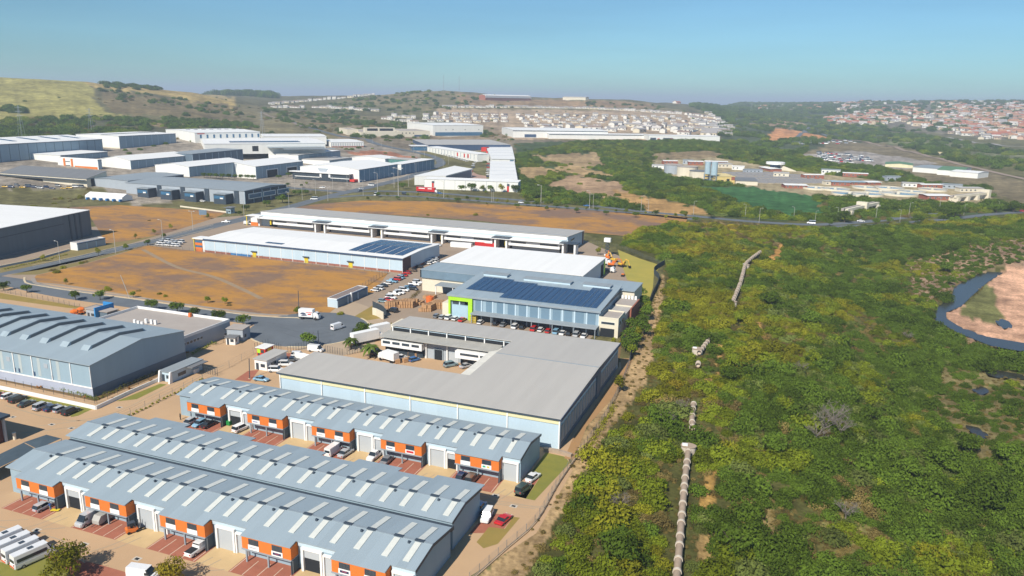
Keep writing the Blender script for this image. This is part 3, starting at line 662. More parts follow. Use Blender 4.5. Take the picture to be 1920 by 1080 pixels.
def portal(root, x, y, w, h, op=None, thin=False):
    f = MB(); k = .28 if thin else .42
    f.box(x, x+k, y-.05, y+.5, 0, h); f.box(x+w-k+.3, x+w+.3, y-.05, y+.5, 0, h); f.box(x+k, x+w+.3-k, y-.05, y+.5, h-k, h); o = f.build('door', white_p, root)
    g = MB(); g.box(x+k+.01, x+w+.29-k, y+.28, y+.49, (h-k)*.62 if op else 0, h-k); g.build('roller_shutter', rollerm, o)
    if op: g = MB(); g.box(x+k+.01, x+w+.29-k, y+.42, y+.488, 0, (h-k)*.62); g.build('opening', darkm, o)
U1 = [-137.2+18.35*k for k in range(5)]; U3 = [-139.7+18.32*k for k in range(5)]
unit_row('long block of orange brick units just before the grey warehouse with the cream stripe', -142, -49.2, 138.0, 139.9, 146.4, 153.6, U1, sky_x=[-139.4,-135.6]+[a+18.35*k for k in range(4) for a in (-129.5,-125.3,-121,-116.7)]+[-57.2,-53.3],
    sky_f=(141.4,145.9), sky_b=(146.9,151.6), signs={(1,0):'blue',(2,0):'grey',(2,1):'grey',(3,0):'blue',(3,1):'red',(4,1):'green'}, openings={(0,0):1,(3,1):1})
unit_row('middle one of three unit blocks, back to back with the nearest orange fronted block', -146, -52, 111.6, 111.6, 117.4, 125.0, [-143.8+18.35*k+8 for k in range(5)], zs=5.7, front=False, sky_x=[a+18.35*k for k in range(5) for a in (-141.2,-136.9,-132.3,-127.9)],
    sky_f=(112.9,116.9), sky_b=(117.9,122.9))
unit_row('nearest block of orange brick units, opening onto the wide paved yard at the bottom left', -144.5, -51.5, 94.7, 96.5, 102.9, 110.4, U3, sky_x=[-137.7]+[a+18.32*k for k in range(4) for a in (-132,-127.8,-123.6,-118.9)]+[-58.6,-54.6],
    sky_f=(97.9,102.4), sky_b=(103.4,108.8), signs={(3,1):'navy',(4,0):'navy',(3,0):'grey'}, openings={(0,0):1,(3,0):1})
b = MB(); b.box(-144.5, -51.6, 110.45, 111.55, 4.6, 5.35)
o = b.build('valley_gutter', trimdk); tag(o, 'dark valley gutter between the two nearest unit blocks', 'gutter')

# ------------------------------------------------------------------ grey L shaped warehouse with the cream band
Lr = thing('warehouse', 'large light grey warehouse wrapped round a small courtyard, cream band under its front eave', 'warehouse')
b = MB(); b.box(-124.6,-46.4,158.6,175.0,-.5,7.7); b.box(-76,-46.4,175.0,194,-.5,8.1); b.box(-117.6,-46.4,207.8,219.6,-.5,7.7); b.box(-76,-46.4,194,207.8,-.5,8.1); b.build('wall', wall_lb, Lr)
b = MB()
def rq(P, t=.2):
    b.hexa([tuple(p) for p in P]+[(p[0],p[1],p[2]+t) for p in P])
rq([(-125.2,158.2,7.75),(-46.0,158.2,7.75),(-46.0,194,8.5),(-76,194,8.5)][:2]+[(-46.0,175.4,8.1),(-125.2,175.4,8.1)])
rq([(-76.6,175.402,8.102),(-46,175.402,8.102),(-46,194,8.5),(-76.6,194,8.5)]); rq([(-76.6,194.002,8.5),(-46,194.002,8.5),(-46,207.4,8.1),(-76.6,207.4,8.1)]); rq([(-118.2,207.402,8.1),(-46,207.402,8.1),(-46,220.1,7.75),(-118.2,220.1,7.75)])
b.build('roof', roof_gy, Lr)
b = MB(); b.box(-76.4,-46.2,193.8,194.2,8.72,8.8); b.build('ridge_capping', steel_p, Lr)
b = MB(); b.box(-124.65,-46.35,158.42,158.6,6.4,7.62); b.build('cream_band', creamstripe, Lr)
for k in range(7): b = MB(); x = -124.5+k*13.0; b.box(x,x+.3,158.3,158.62,-.3,7.6); b.build('downpipe', white_p, Lr)
b = MB(); b.box(-125.25,-45.95,158.02,158.19,7.5,7.85); b.build('gutter', trimdk, Lr)
b = MB(); b.box(-45.99,-45.85,158.1,220.2,7.2,8.0); b.build('fascia', trimbl, Lr)
b = MB(); b.box(-46.4,-46.3,160,218,-.3,1.2); b.build('plinth', wall_dk, Lr)
for k in range(22):
    y = 160+k*2.7
    if 192 < y < 196: continue
    b = MB(); b.box(-46.42,-46.25,y,y+1.9,1.4,5.6); b.build('window', roof_md, Lr)
b = MB(); b.box(-46.4,-46.0,192.6,196.4,0,7.0); b.build('stair_bay', wall_dk, Lr)
# lower office strip on the courtyard
b = MB(); b.box(-118.6,-79,204.6,207.8,0,5.6); b.build('courtyard_front', wall_gr, Lr)
b = MB(); rq([(-119.2,201.6,5.9),(-79.6,201.6,5.9),(-79.6,207.75,6.3),(-119.2,207.75,6.3)]); b.build('canopy_roof', mat('canopy_sheet', (.42,.41,.37), .6), Lr)
b = MB(); b.box(-118.2,-76.8,207.5,207.8,6.55,7.5); b.build('clerestory', darkm, Lr)
for k in range(7): b = MB(); x = -117.8+k*6.4; b.box(x,x+.35,207.3,207.8,6.3,7.9); b.build('strut', white_p, Lr)
b = MB(); b.box(-118.8,-104.5,201.9,204.6,2.9,5.0); o = b.build('white_office_box', white_p, Lr)
for k in range(4): b = MB(); x = -118.2+k*3.4; b.box(x,x+2.6,201.82,201.92,3.9,4.7); b.build('window', glass, o)
b = MB(); b.box(-92.5,-80.5,200.6,204.6,2.9,5.2); o = b.build('white_office_box', white_p, Lr)
for x, w in ((-90.8,6),(-84.2,3)): b = MB(); b.box(x,x+w,200.52,200.62,4.0,4.7); b.build('window', glass, o)
b = MB(); b.box(-118.3,-105,203.6,204.58,0,2.8); b.build('shopfront', glass, Lr)
b = MB(); b.box(-92,-81,203.6,204.58,0,2.8); b.build('shopfront', glass, Lr)
b = MB(); b.box(-101.5,-98.3,204.3,204.58,0,3.6); o = b.build('door', steel_p, Lr); b = MB(); b.box(-101.2,-98.6,204.22,204.3,0,3.3); b.build('opening', darkm, o)
b = MB(); b.box(-104.3,-103.9,204,204.6,0,5.6); b.box(-97,-96.6,204,204.6,0,5.6); b.build('pilaster', white_p, Lr)
b = MB(); b.box(-96.4,-93,204.4,204.58,0,3); b.build('door', rollerm, Lr)
b = MB(); rq([(-81.6,177.4,5.9),(-76.7,177.4,6.2),(-76.7,206.0,6.2),(-81.6,206.0,5.9)]); b.build('white_canopy', mat('white_canopy_sheet', (.74,.72,.64), .6), Lr)
b = MB(); b.box(-121,-113.5,212,219.4,0,6.9); b.box(-120.9,-113.6,212.1,219.3,6.9,6.95); b.build('stair_tower', wall_cr, Lr)

# ------------------------------------------------------------------ blue grey warehouse under solar panels
S = Shed('solar_warehouse', 'blue grey warehouse with many solar panels and a lime green frame on its corner', 'warehouse', (-117.4, 249.2, 0), 0, 57.4, 32, 8.8, 1.6, 'mono', wall_bg, roof_bl, ov=.6, fascia=steel_p)
for k in range(12):
    u = 6.5+k*4.25; S.part('cladding_panel', mat('panel_blue', (.16,.25,.33), .5, (.145,.23,.30), .2, .8), ('F', u, u+2.9, 3.6, 7.6, .1))
S.bays('F', 13, 8.2, .5, wall_lb, .16)
S.box('canopy', roof_md, (10.5, 57.6, -4.2, 0, 3.5, 3.75)); S.box('canopy_beam', steel_p, (10.5, 57.6, -4.35, -4.2, 3.35, 3.8))
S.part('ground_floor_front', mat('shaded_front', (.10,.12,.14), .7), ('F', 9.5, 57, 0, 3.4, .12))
for k in range(7): S.box('canopy_post', steel_p, (10.8+k*7.7, 11.05+k*7.7, -4.1, -3.85, 0, 3.5))
g = MB(); g.box(.2,1.0,-.9,-.1,0,8.2); g.box(8.2,9.8,-.9,-.1,0,8.2); g.box(1.0,8.2,-.9,-.1,6.9,8.2); g.build('lime_frame', lime, S.root)
S.box('tile_screen', mat('pale_blue_tiles', (.45,.62,.70), .4, (.30,.45,.55), 3.5, 1.6), (1.6, 8.0, -.6, -.2, .2, 5.2)); S.part('window', glass, ('F', 1.6, 8.0, 5.4, 6.6, .1))
S.box('entrance_box', wall_cr, (-2.6, .1, -.2, 6, 0, 5.4))
# panels: strings with walkways between, laid on the slope
for k in range(20):
    u = 3.6+k*2.62; y0, y1 = (7.5 if k < 6 else 2.0), (25.5 if k < 5 else 23.5 if k < 9 else 21.5 if k < 17 else 26)
    z = lambda y: 8.8+1.6*y/32+.34
    g = MB(); g.hexa([(u,y0,z(y0)),(u+2.42,y0,z(y0)),(u+2.42,y1,z(y1)),(u,y1,z(y1)),(u,y0,z(y0)+.08),(u+2.42,y0,z(y0)+.08),(u+2.42,y1,z(y1)+.08),(u,y1,z(y1)+.08)]); g.build('solar_panel', solar, S.root)
S.part('side_trim', trimdk, ('R', 0, 32, 8.0, 8.7, .12))
# back wing of the same building: lower grey roof with roof monitors
g = MB(); g.box(-27.5, 63, 32, 47.5, -.5, 8.9); g.build('back_wing_wall', wall_cr, S.root)
g = MB(); g.box(-28, -.1, 31.3, 31.95, 5.8, 9.1); g.box(-28.1,-27.5,31.3,47.6,5.8,9.1); g.build('fascia_band', mat('fascia_blue', (.17,.25,.32), .5), S.root)
g = MB(); g.hexa([(-28,31.2,9.12),(63.2,31.2,9.12),(63.2,48,8.9),(-28,48,8.9),(-28,31.2,9.3),(63.2,31.2,9.3),(63.2,48,9.1),(-28,48,9.1)]); g.build('back_wing_roof', roof_bl, S.root)
for x, w, y in ((2.5, 10, 27.5), (20, 19, 26.5), (44, 10.5, 27)):
    zz = 8.8+1.6*y/32+.1; g = MB(); g.box(x, x+w, y, y+3.6, zz, zz+1.0); o = g.build('roof_monitor', wall_lb, S.root); g = MB(); g.box(x-.3, x+w+.3, y-.3, y+3.9, zz+1.0, zz+1.15); g.build('monitor_lid', roof_md, o)
g = MB(); g.box(-18.5,-4,25.5,31.9,4.4,4.7); g.build('entrance_canopy', roof_md, S.root)
for x in (-17.5,-8.7): g = MB(); g.box(x, x+5.4, 31.4, 31.9, 0, 3.7) if x < -10 else g.box(x, x+3.8, 31.4, 31.9, 0, 3.7); g.build('loading_door', wall_dk, S.root)
for x in (-18.3,-10.6,-4.4): g = MB(); g.box(x, x+.3, 25.8, 26.1, 0, 4.4); g.build('canopy_post', white_p, S.root)
# office block on the right end
O = Shed('office_block', 'cream two storey office block on the end of the solar roofed warehouse, open garage below', 'office', (-60.0, 249.0, 0), 0, 6.9, 10, 6.6, .5, 'flat', wall_cr, flatroof, fascia=wall_cr)
O.window('F', .9, 5.6, 4.6, 5.4); O.part('garage_opening', darkm, ('F', .6, 5.6, .05, 3.1, .08)); O.window('R', 1.5, 3.5, 4.2, 5.4); O.window('R', 5.5, 8, 4.2, 5.4)
g = MB(); g.box(.2,7.0,10.1,20,-.2,5.9); g.build('rear_wing', wall_cr, O.root); g = MB(); g.box(0,7.2,10.05,20.1,5.9,6.1); g.build('rear_roof', roof_gy, O.root)
g = MB(); g.box(1,7.6,20.2,30.5,-.2,6.6); g.build('plant_wing', wall_cr, O.root); g = MB(); g.box(.9,7.7,20.15,30.6,6.6,6.75); g.build('plant_roof', flatroof, O.root)
g = MB(); g.box(7.7,8.2,15,30,0,6.9); g.build('red_fin_wall', brick, O.root)
for k in range(5): g = MB(); g.box(1.4+k*1.25, 2.2+k*1.25, 29, 29.8, 6.76, 8.0); g.build('air_unit', white_p, O.root)

# ------------------------------------------------------------------ white roofed warehouse and the two long white warehouses
S = Shed('white_warehouse', 'plain white roofed warehouse right behind the solar roofed one', 'warehouse', (-148, 305.5, 0), 0, 66.5, 40, 7.3, .4, 'mono', wall_lb, roof_wh, ov=.3)
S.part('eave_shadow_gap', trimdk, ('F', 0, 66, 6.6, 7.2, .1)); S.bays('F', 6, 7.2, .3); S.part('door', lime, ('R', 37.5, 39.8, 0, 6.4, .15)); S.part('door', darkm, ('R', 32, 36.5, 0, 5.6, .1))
S = Shed('white_warehouse', 'long white warehouse with six strips of solar panels at its right end', 'warehouse', (-283, 306.5, 0), 0, 115, 39, 6.9, .7, 'gx', wall_lb, roof_wh, ov=.5, fascia=trimbl, plinth=brick, ph=1.0)
S.bays('F', 17, 6.4, .25)
for k in range(6):
    u = 83.5+k*5.0; g = MB(); z = lambda y: 6.9+.7*min(y, 39-y)/19.5+.34; a, c = 4.0, 19.3; d, e_ = 19.7, 35
    for (p, q) in ((a, c), (d, e_)):
        g.hexa([(u,p,z(p)),(u+4.35,p,z(p)),(u+4.35,q,z(q)),(u,q,z(q)),(u,p,z(p)+.08),(u+4.35,p,z(p)+.08),(u+4.35,q,z(q)+.08),(u,q,z(q)+.08)])
    g.build('solar_panel', solar, S.root)
S.box('solar_panel', solar, (36, 46, 2.6, 5.2, 7.35, 7.45))
for u in (30.2, 61, 86): S.part('door', yellowp, ('F', u, u+2.2, 0, 2.8, .2)); S.part('door_hood', trimdk, ('F', u-.6, u+2.8, 2.8, 3.2, .8))
S.part('blue_base', bluep, ('F', 16.5, 29, 0, 1.0, .1)); S.part('brown_end_panel', mat('brown_cladding', (.16,.09,.075), .7), ('R', .3, 8, 0, 6.8, .08))
S.box('entrance_canopy', white_p, (-6.5, .1, -1, 5, 6.6, 7.1)); S.box('office_front', wall_w, (-3, .1, 0, 5, 0, 6.5))
S.box('yellow_frame', yellowp, (-6.3, -5.9, -.6, -.1, 0, 6.6), (-7.5, -5.9, -.6, 3, 6.25, 6.55)); S.box('orange_panel', orange, (-5.6, -1.2, -.3, .1, 0, 2.2), (-5.6, -1.2, -.3, .1, 3.3, 4.6)); S.box('window', glass_b, (-5.6, -1.2, -.25, .1, 2.25, 3.25), (-5.6, -1.2, -.25, .1, 4.65, 5.8))
S = Shed('white_warehouse', 'longest white warehouse, open loading bays with white upper offices under its front canopy', 'warehouse', (-310, 386, 0), 0, 198, 32, 8.8, -1.8, 'mono', wall_lb, roof_gy, ov=.5)
S.part('white_fascia', white_p, ('F', 0, 197.5, 6.9, 8.6, .25)); S.box('ventilation_ridge', steel_p, (2, 196, 2.2, 3.2, 8.75, 8.95))
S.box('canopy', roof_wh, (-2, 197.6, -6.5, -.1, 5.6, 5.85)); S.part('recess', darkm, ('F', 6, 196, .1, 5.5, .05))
for k in range(5):
    u = 13+k*38.5
    S.box('upper_office', white_p, (u-1, u+28, -4.6, -.1, 2.4, 4.9)); S.box('office_window', glass, (u+.5, u+9, -4.7, -4.55, 3.9, 4.7), (u+17, u+27, -4.7, -4.55, 3.9, 4.7))
    S.box('shopfront', wall_gr, (u, u+27, -1.6, -.1, 0, 2.4)); S.box('portal', white_p, (u+29.5, u+30.5, -5.5, -.1, 0, 6.2), (u+36, u+37, -5.5, -.1, 0, 6.2)); S.box('portal_lintel', trimdk, (u+28, u+38, -5.8, -.2, 5.86, 6.3))
    S.part('loading_door', darkm, ('F', u+31, u+35.5, 0, 5, .12)); S.box('yellow_marker', yellowp, (u-3.0, u-2.0, -4.9, -4.4, 2.0, 5.5))
S.part('brown_end_panel', mat('brown_cladding', (.16,.09,.075), .7), ('R', 29, 32, 0, 6.9, .08)); S.window('R', 6, 13, 5.4, 6.3); S.bays('R', 2, 6.8, .3)
S.box('office_front', wall_w, (-6.5, 0, -2, 4, 0, 5.5)); S.box('orange_panel', orange, (-6.3, -1, -2.3, -2, 0, 2.2)); S.box('yellow_frame', yellowp, (-9.5, -9, -2.6, -2.1, 0, 6), (-10.5, -6.5, -2.6, -2, 5.6, 6)); S.box('entrance_canopy', white_p, (-9, 1, -3.5, 3, 6.05, 6.4))

# ------------------------------------------------------------------ left: monitor roofed warehouse, annex, dark hangar
S = Shed('warehouse', 'large blue grey warehouse with raised ridge monitors across its roof, planted bed along its base', 'warehouse', (-250, 140.2, 0), 0, 79, 33.5, 9.0, 2.2, 'gx', wall_bg, roof_bl, ov=.25, ridge=.52)
S.part('plaster_base', mat('lilac_plaster', (.40,.44,.54), .8, (.35,.385,.475), .3, .8), ('F', -.1, 79.1, -.3, 2.6, .1)); S.part('plaster_base', wall_dk, ('R', -.05, 33.5, -.3, 2.6, .1))  # gable base darker than the front: its shade is put into the colour
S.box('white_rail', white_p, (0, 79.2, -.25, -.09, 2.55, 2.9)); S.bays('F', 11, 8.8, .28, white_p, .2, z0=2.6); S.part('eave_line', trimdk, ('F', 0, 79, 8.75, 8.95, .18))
for k in range(9):
    S.part('translucent_strip', mat('aged_strip', (.44,.50,.50), .5, (.36,.42,.44), 1, 1), ('F', 6.5+k*7.18+2.6, 6.5+k*7.18+3.7, 3.2, 8.6, .03))
for k in range(10):
    u = 71.5-3.3-k*7.9; g = MB(); zz = lambda y: 9.0+2.2*(y/17.42 if y < 17.42 else (33.5-y)/16.08)+.22
    g.extr([(6.5,zz(6.5)),(7.8,zz(7.8)+1.0),(17.42,zz(17.42)+.95),(26,zz(26)+.95),(27,zz(27)),(17.42,zz(17.42)-.1)], u, u+2.7, 'x'); g.build('roof_monitor', roof_bl, S.root)
    g = MB(); g.extr([(8,zz(8)+.08),(8.2,zz(8.2)+.82),(17.42,zz(17.42)+.8),(25.6,zz(25.6)+.8),(26.2,zz(26.2)+.1),(17.42,zz(17.42)+.05)], u+2.7, u+2.76, 'x'); g.build('monitor_louvre', roof_dk, S.root)
for (u, z, c) in ((50,3.2,1),(51.7,3.2,1),(57.5,3.1,1),(64.2,3.0,1)):
    S.part('wall_mark', trimbl, ('F', u, u+.7, z, z+1.2, .05), p=.05)
for u, z in ((47.5,6.0),(61.9,6.0)): S.part('vent_grille', wall_gr, ('F', u, u+1.4, z, z+1.3, .08))
A = Shed('flat_annex', 'flat roofed grey annex with a white parapet and six air conditioning units on its roof', 'building', (-216, 175.5, 0), 0, 40.5, 23.5, 4.8, .9, 'flat', wall_gr, flatroof, fascia=white_p)
for k in range(6): A.window('R', 2.0+k*1.5, 3.0+k*1.5, 2.6, 3.4)
for i, (x, y) in enumerate(((14.0,8.2),(16.2,7.6),(16.6,10.4),(18.2,7.2),(18.9,10.4),(20.6,10.4))): A.box('air_unit', white_p, (x, x+.9, y, y+.5, 4.87, 6.4))
A.box('orange_tank', mat('orange_plastic', (.75,.18,.04), .5), (24.2, 25.1, 22.0, 22.8, 4.87, 6.2))
hd = Vector((-372.5+356, 317-240)); rz = math.atan2(hd.y, hd.x)
S = Shed('hangar', 'dark grey clad hangar with a pale roof at the left edge, beside the street', 'warehouse', (-356, 240, 0), rz-math.pi*0, 79, 75, 14.2, 1.2, 'mono', sheetmetal('hangar_cladding', (.115,.145,.17), None, .6, pitch=1.5, amt=.05, along='z'), roof_wh, ov=.3)
S.root.rotation_euler.z = rz; S.part('cladding_rib', mat('hangar_recess', (.07,.09,.11), .6), ('F', 62, 63, 0, 14, .3), ('F', 66, 67, 0, 14, .3), ('F', 70, 71, 0, 14, .3)); S.part('cladding_band', mat('hangar_recess', (.07,.09,.11), .6), ('F', 0, 58, 9.6, 10, .1)); S.part('plinth', mat('hangar_base', (.2,.2,.2), .7), ('F', 0, 62, -.2, .9, .2))
# ------------------------------------------------------------------ warehouses further back
def autoh(top, base):
    G = hit(*base); a, b = 0., 60.
    for _ in range(40):
        m = (a+b)/2
        if pj(G.x, G.y, G.z+m)[1] > top[1]: a = m
        else: b = m
    return m
def ax(name, label, c, l, b, h, rise=1, roof='gy', wall=wall_wh, roofm=roof_wh, side=wall_bg, cat='warehouse', D=None, L=None, hb=None, **k):
    "axis aligned shed from its front right (c), front left (l) and back right (b) top corners in the picture"
    if isinstance(h, tuple): h = autoh(c, h)
    C = hit(*c, h); zt = C.z+h; Lx = L or C.x-un(*l, zt).x; Dy = D or (un(*b, C.z+(hb or h)).y-C.y)
    x0, y0 = C.x-Lx, C.y
    g = min(float(T(x0, y0)), float(T(C.x, y0)), float(T(C.x, y0+Dy))); hh = C.z+h-g
    s = Shed(name, label, cat, (x0, y0, g), 0, Lx, Dy, hh, rise, roof, wall, roofm, base=2, **k)
    if side: s.part('shade_toned_side', side, ('R', .3, Dy-.3, -1, hh-.35, .08)); s.bays('R', max(3, int(Dy/9)), hh-.4, .5, wall_lb, .2)  # side turned from the sun: its shade is put into the wall colour
    s.part('eave_line', trimbl, ('R', -.2, Dy+.2, hh-.4, hh-.1, .35)); return s
def rot(name, label, a, b, c, h, rise=1, roof='gx', wall=wall_wh, roofm=roof_wh, cat='warehouse', D=None, **k):
    if isinstance(h, tuple): u_ = (h[0]-a[0])/(b[0]-a[0]); h = autoh((h[0], a[1]+(b[1]-a[1])*u_), h)
    loc, rz, L, Dd = rp(a, b, c, h)
    return Shed(name, label, cat, loc, rz, L, D or Dd, h, rise, roof, wall, roofm, base=3, **k)
CW = hit(191, 261, 13.); y0 = hit(0, 270, 13.).y-40; xa = hit(122, 251, 16.).x
S = Shed('warehouse', 'white roofed warehouse with rows of dark solar strips at the foot of the hill', 'warehouse', (2*xa-CW.x, y0, CW.z), 0, 2*(CW.x-xa), CW.y-y0, 13, 3, 'gy', wall_wh, roof_wh, base=12)
S.part('shade_toned_side', wall_bg, ('R', 0, S.D, -9, 12.4, .1)); S.bays('R', 14, 12.4, .3, trimdk, .2, z0=-6); S.part('eave_line', trimbl, ('R', 0, S.D, 12.4, 12.8, .4))  # blue grey here is the shade of a white wall, given as colour
for k in range(7):
    y = S.D-18-k*24; w = S.L/2; zz = lambda x: 13+3*(S.L-x)/w+.35
    g = MB(); x1, x0 = S.L-w*.3, S.L-w*.85; g.hexa([(x0,y,zz(x0)),(x1,y,zz(x1)),(x1,y+5,zz(x1)),(x0,y+5,zz(x0)),(x0,y,zz(x0)+.1),(x1,y,zz(x1)+.1),(x1,y+5,zz(x1)+.1),(x0,y+5,zz(x0)+.1)]); g.build('solar_panel', solar, S.root)
S = ax('warehouse', 'tall white box warehouse with blue grey shaded side bays under the grassy hill', (222.5,255.5), (162.5,251), (331,250.5), (224,279), .8, side=wall_bg)
S.box('roof_vent_strip', trimdk, (S.L*.55, S.L*.6, 2, S.D-6, S.h+.9, S.h+1.3)); S.part('base_stripe', wall_cr, ('F', 0, S.L, 0, 1.2, .1))
S = rot('warehouse', 'white warehouse with a row of narrow upright windows, behind the solar striped roof', (365,249), (487,247), (352,242), (370,268), 1.2, 'gx', ridge=.5)
for k in range(10): S.window('F', 6+k*8.2, 8.2+k*8.2, S.h*.45, S.h*.8, glass_b, steel_p)
S.part('red_sign', redp, ('F', 3, 12, S.h*.86, S.h*.93, .1))
for k in range(9): S.box('roof_vent', trimdk, (8+k*10, 13+k*10, S.D*.5-.6, S.D*.5+.6, S.h+1.2, S.h+1.9))
S = rot('warehouse', 'wide white warehouse whose roof carries one long dark strip of solar panels', (383,270), (610,268.5), (388,259.5), (430,283), 1.5, 'gx')
z = S.h+1.0; S.box('solar_panel', solar, (S.L*.21, S.L*.8, S.D*.12, S.D*.42, S.h+.95, S.h+1.15)); S.part('door', darkm, ('F', S.L*.38, S.L*.43, 0, 6, .1))
S.box('canopy', roof_bl, (S.L*.5, S.L*.98, -14, -1, 4.6, 5.0)); S.box('canopy', roof_md, (S.L*.62, S.L*1.05, -26, -15, 3.4, 3.8))
S = rot('warehouse', 'low white warehouse behind the roof with the long solar strip', (493,256), (612,256), (497,251), 8., .8, 'gx')
S = ax('warehouse', 'low white building with a dark blue shaded side, left of the long ridged white roof', (113,291.5), (64,286.5), (195,285), 7., .5, 'mono', side=wall_bg, wall=wall_wh)
S = ax('showroom', 'white showroom with two upright orange bars and an orange base', (183,300.5), (107,296), (191,300), (184,318), .6, 'flat', wall=wall_wh, roofm=flatroof, fascia=white_p)
for f in (.15, .34): S.part('orange_bar', orange, ('F', S.L*f, S.L*f+2.2, .5, S.h, .4))
S.part('window', glass, ('F', S.L*.2, S.L*.31, S.h*.62, S.h*.7, .1), ('F', S.L*.2, S.L*.31, S.h*.2, S.h*.28, .1)); S.part('orange_base', orange, ('F', S.L*.42, S.L-1, 0, 2.2, .1))
S = ax('warehouse', 'ridged white warehouse stretching back behind the dark roofed depot', (244,301), (191,297.5), (359.5,292), (246,318), 3.2, 'gy', side=wall_bg)
S = ax('warehouse', 'slate grey roofed warehouse beside a bright red entrance wall', (360,289), (338,284.5), (421,279.5), 8., .6, 'mono', wall=wall_dk, roofm=roof_md, side=wall_dk)
G = hit(421, 290); t = thing('entrance_wall', 'bright red entrance wall beyond the slate grey roof', 'wall', (G.x+4, G.y, G.z)); b = MB(); b.box(-14,4,0,1.2,-1,10); b.build('wall_panel', redp, t); b = MB(); b.box(4.1,5,0,14,-1,10); b.build('side_panel', redp, t)
S = ax('depot', 'open fronted depot under a long sloping dark grey roof at the left edge', (162,335.5), (0,324), (206,321), (165,351), 4.5, 'mono', wall=wall_cr, roofm=roof_dk, side=None, hb=11.5)
S.box('canopy', trimdk, (-80, S.L, -3.2, -.5, S.h-1.4, S.h-1.0)); S.part('opening', darkm, ('F', 0, S.L*.5, 0, 4, .1)); S.part('side_opening', darkm, ('R', 4, S.D-3, 0, S.h, .12))
S.root.location.x -= 0
S = ax('warehouse', 'grey warehouse with a pale sloping roof, left neighbour of the depot with dark box offices', (240,339.5), (197,331.5), (342,327.5), 7.5, .8, 'gy', wall=wall_gr, roofm=roof_md, side=trimdk)
S = ax('warehouse', 'long grey warehouse with dark box offices sticking out along its front, by the street corner', (458,358.5), (248,341), (540,346.5), (460,383), 1.4, 'gx', wall=wall_gr, roofm=roof_md, side=trimdk, ridge=.6)
for i, f in enumerate((.22, .42, .62, .86)):
    u = S.L*f; t = MB(); t.box(u-5.5, u+5.5, -8, -.1, 0, 7.2); ob = t.build('office_bay', trimdk, S.root); g = MB(); g.box(u-5, u+4.2, -8.15, -8.02, 3.9, 6.2); g.build('window', glass_b, ob)
    g = MB(); g.box(u+.5, u+3.2, -8.3, -8.17, 3.9, 4.9); g.build('sign_board', white_p, ob); g = MB(); g.box(u-5.8, u+5.8, -8.4, 0, 7.2, 7.6); g.build('roof', roof_md, ob)
    S.box('dark_portal', trimdk, (u+7, u+11, -.6, -.05, 0, S.h-.3))
for q in (.08, .42, .76): S.part('window_frame', white_p, ('R', S.D*q, S.D*q+S.D*.3, 3.2, 7.2, .4)); S.part('window', glass_b, ('R', S.D*q+.8, S.D*q+S.D*.3-.8, 3.8, 6.6, .46))
S = ax('warehouse', 'white warehouse with a blue shaded recess in its side, left of the grey wedge one', (354,313), (297.5,308.5), (379,309.5), 9., 2.5, 'gy', side=wall_bg, D=75)
S = ax('warehouse', 'white gabled warehouse with a grey wedge shape on its front wall', (479,312.5), (380,309.5), (571,302.5), (480,335.5), 3.2, 'gy', side=wall_bg)
u = S.L*.46; g = MB(); g.extr([(u-6.5,S.h+1.8),(u+6.5,S.h+1.8),(u+2.2,1),(u-2.2,1)], -.12, .01, 'y'); g.build('wedge', wall_gr, S.root)
for q in (.2, .62): S.part('door_frame', white_p, ('R', S.D*q, S.D*q+S.D*.24, 0, 8, .5)); S.part('door', darkm, ('R', S.D*q+1.2, S.D*q+S.D*.24-1.2, 0, 7, .56))
S = ax('warehouse', 'white street corner warehouse with a grey wedge, dark glass offices below and shaded side bays', (673,318.5), (565,312), (749.5,308), (673.5,342), 3.2, 'gy', side=mat('bay_blue_shade', (.12,.25,.38), .5))  # blue of the side bays carries their shade in the colour
u = S.L*.4; g = MB(); g.extr([(u-7,S.h-.4),(u+6,S.h-.4),(u+2,S.h-5.2),(u-3,S.h-5.2)], -.12, .01, 'y'); g.build('wedge', wall_gr, S.root)
S.box('office_floor', glass, (-5, S.L*.88, -6, -.1, .2, 7.2)); S.box('office_roof', white_p, (-8, S.L*.9, -7.5, 0, 7.3, 7.9)); S.box('white_frame', white_p, (-2, S.L*.42, -6.6, -6.05, 3.0, 3.6), (S.L*.4, S.L*.43, -6.6, -6.05, 3.0, 7.2), (S.L*.55, S.L*.9, -6.6, -6.05, 3.0, 3.6), (S.L*.55, S.L*.58, -6.6, -6.05, 3.0, 7.2)); S.part('red_sign', redp, ('F', S.L*.9, S.L*.98, 1, 3, 6.3))
S = ax('warehouse', 'narrow white warehouse running back from the street corner one along the curving road', (752,308.5), (735,306), (791,298), (753,328), .5, 'mono', side=mat('bay_blue_shade', (.12,.25,.38), .5))
S = ax('warehouse', 'white warehouse with a blue shaded side behind the two gabled ones', (559,291), (521,286.5), (638,283), 9., .6, 'mono')
S = ax('warehouse', 'low pale grey roofed annex in front of the white warehouse with the blue shaded side', (617.5,301), (560,298), (641,295), 6.5, .4, 'mono', roofm=roof_gy)
S = ax('warehouse', 'small white wedge roofed building in the middle of the red brick terraces', (722,298), (672,293), (700,287), 6., 2., 'gy', side=wall_lb, D=30)
S = ax('workshop', 'workshop with a pale roof and green doors where the road curves', (770,300), (728,294), (792,296), 6., .6, 'gx', wall=mat('green_wall', (.08,.22,.2), .6), roofm=roof_gy, side=trimdk, D=24)
S = rot('warehouse', 'small white warehouse with ribbed white walls above red brick terraces', (621,267), (682,266.5), (613,261), (682,275.5), 1., 'gx')
S.bays('F', 14, S.h-1, .8, wall_gr, .3); S.part('plinth', brick, ('F', 0, S.L, -1.5, 1.4, .3))
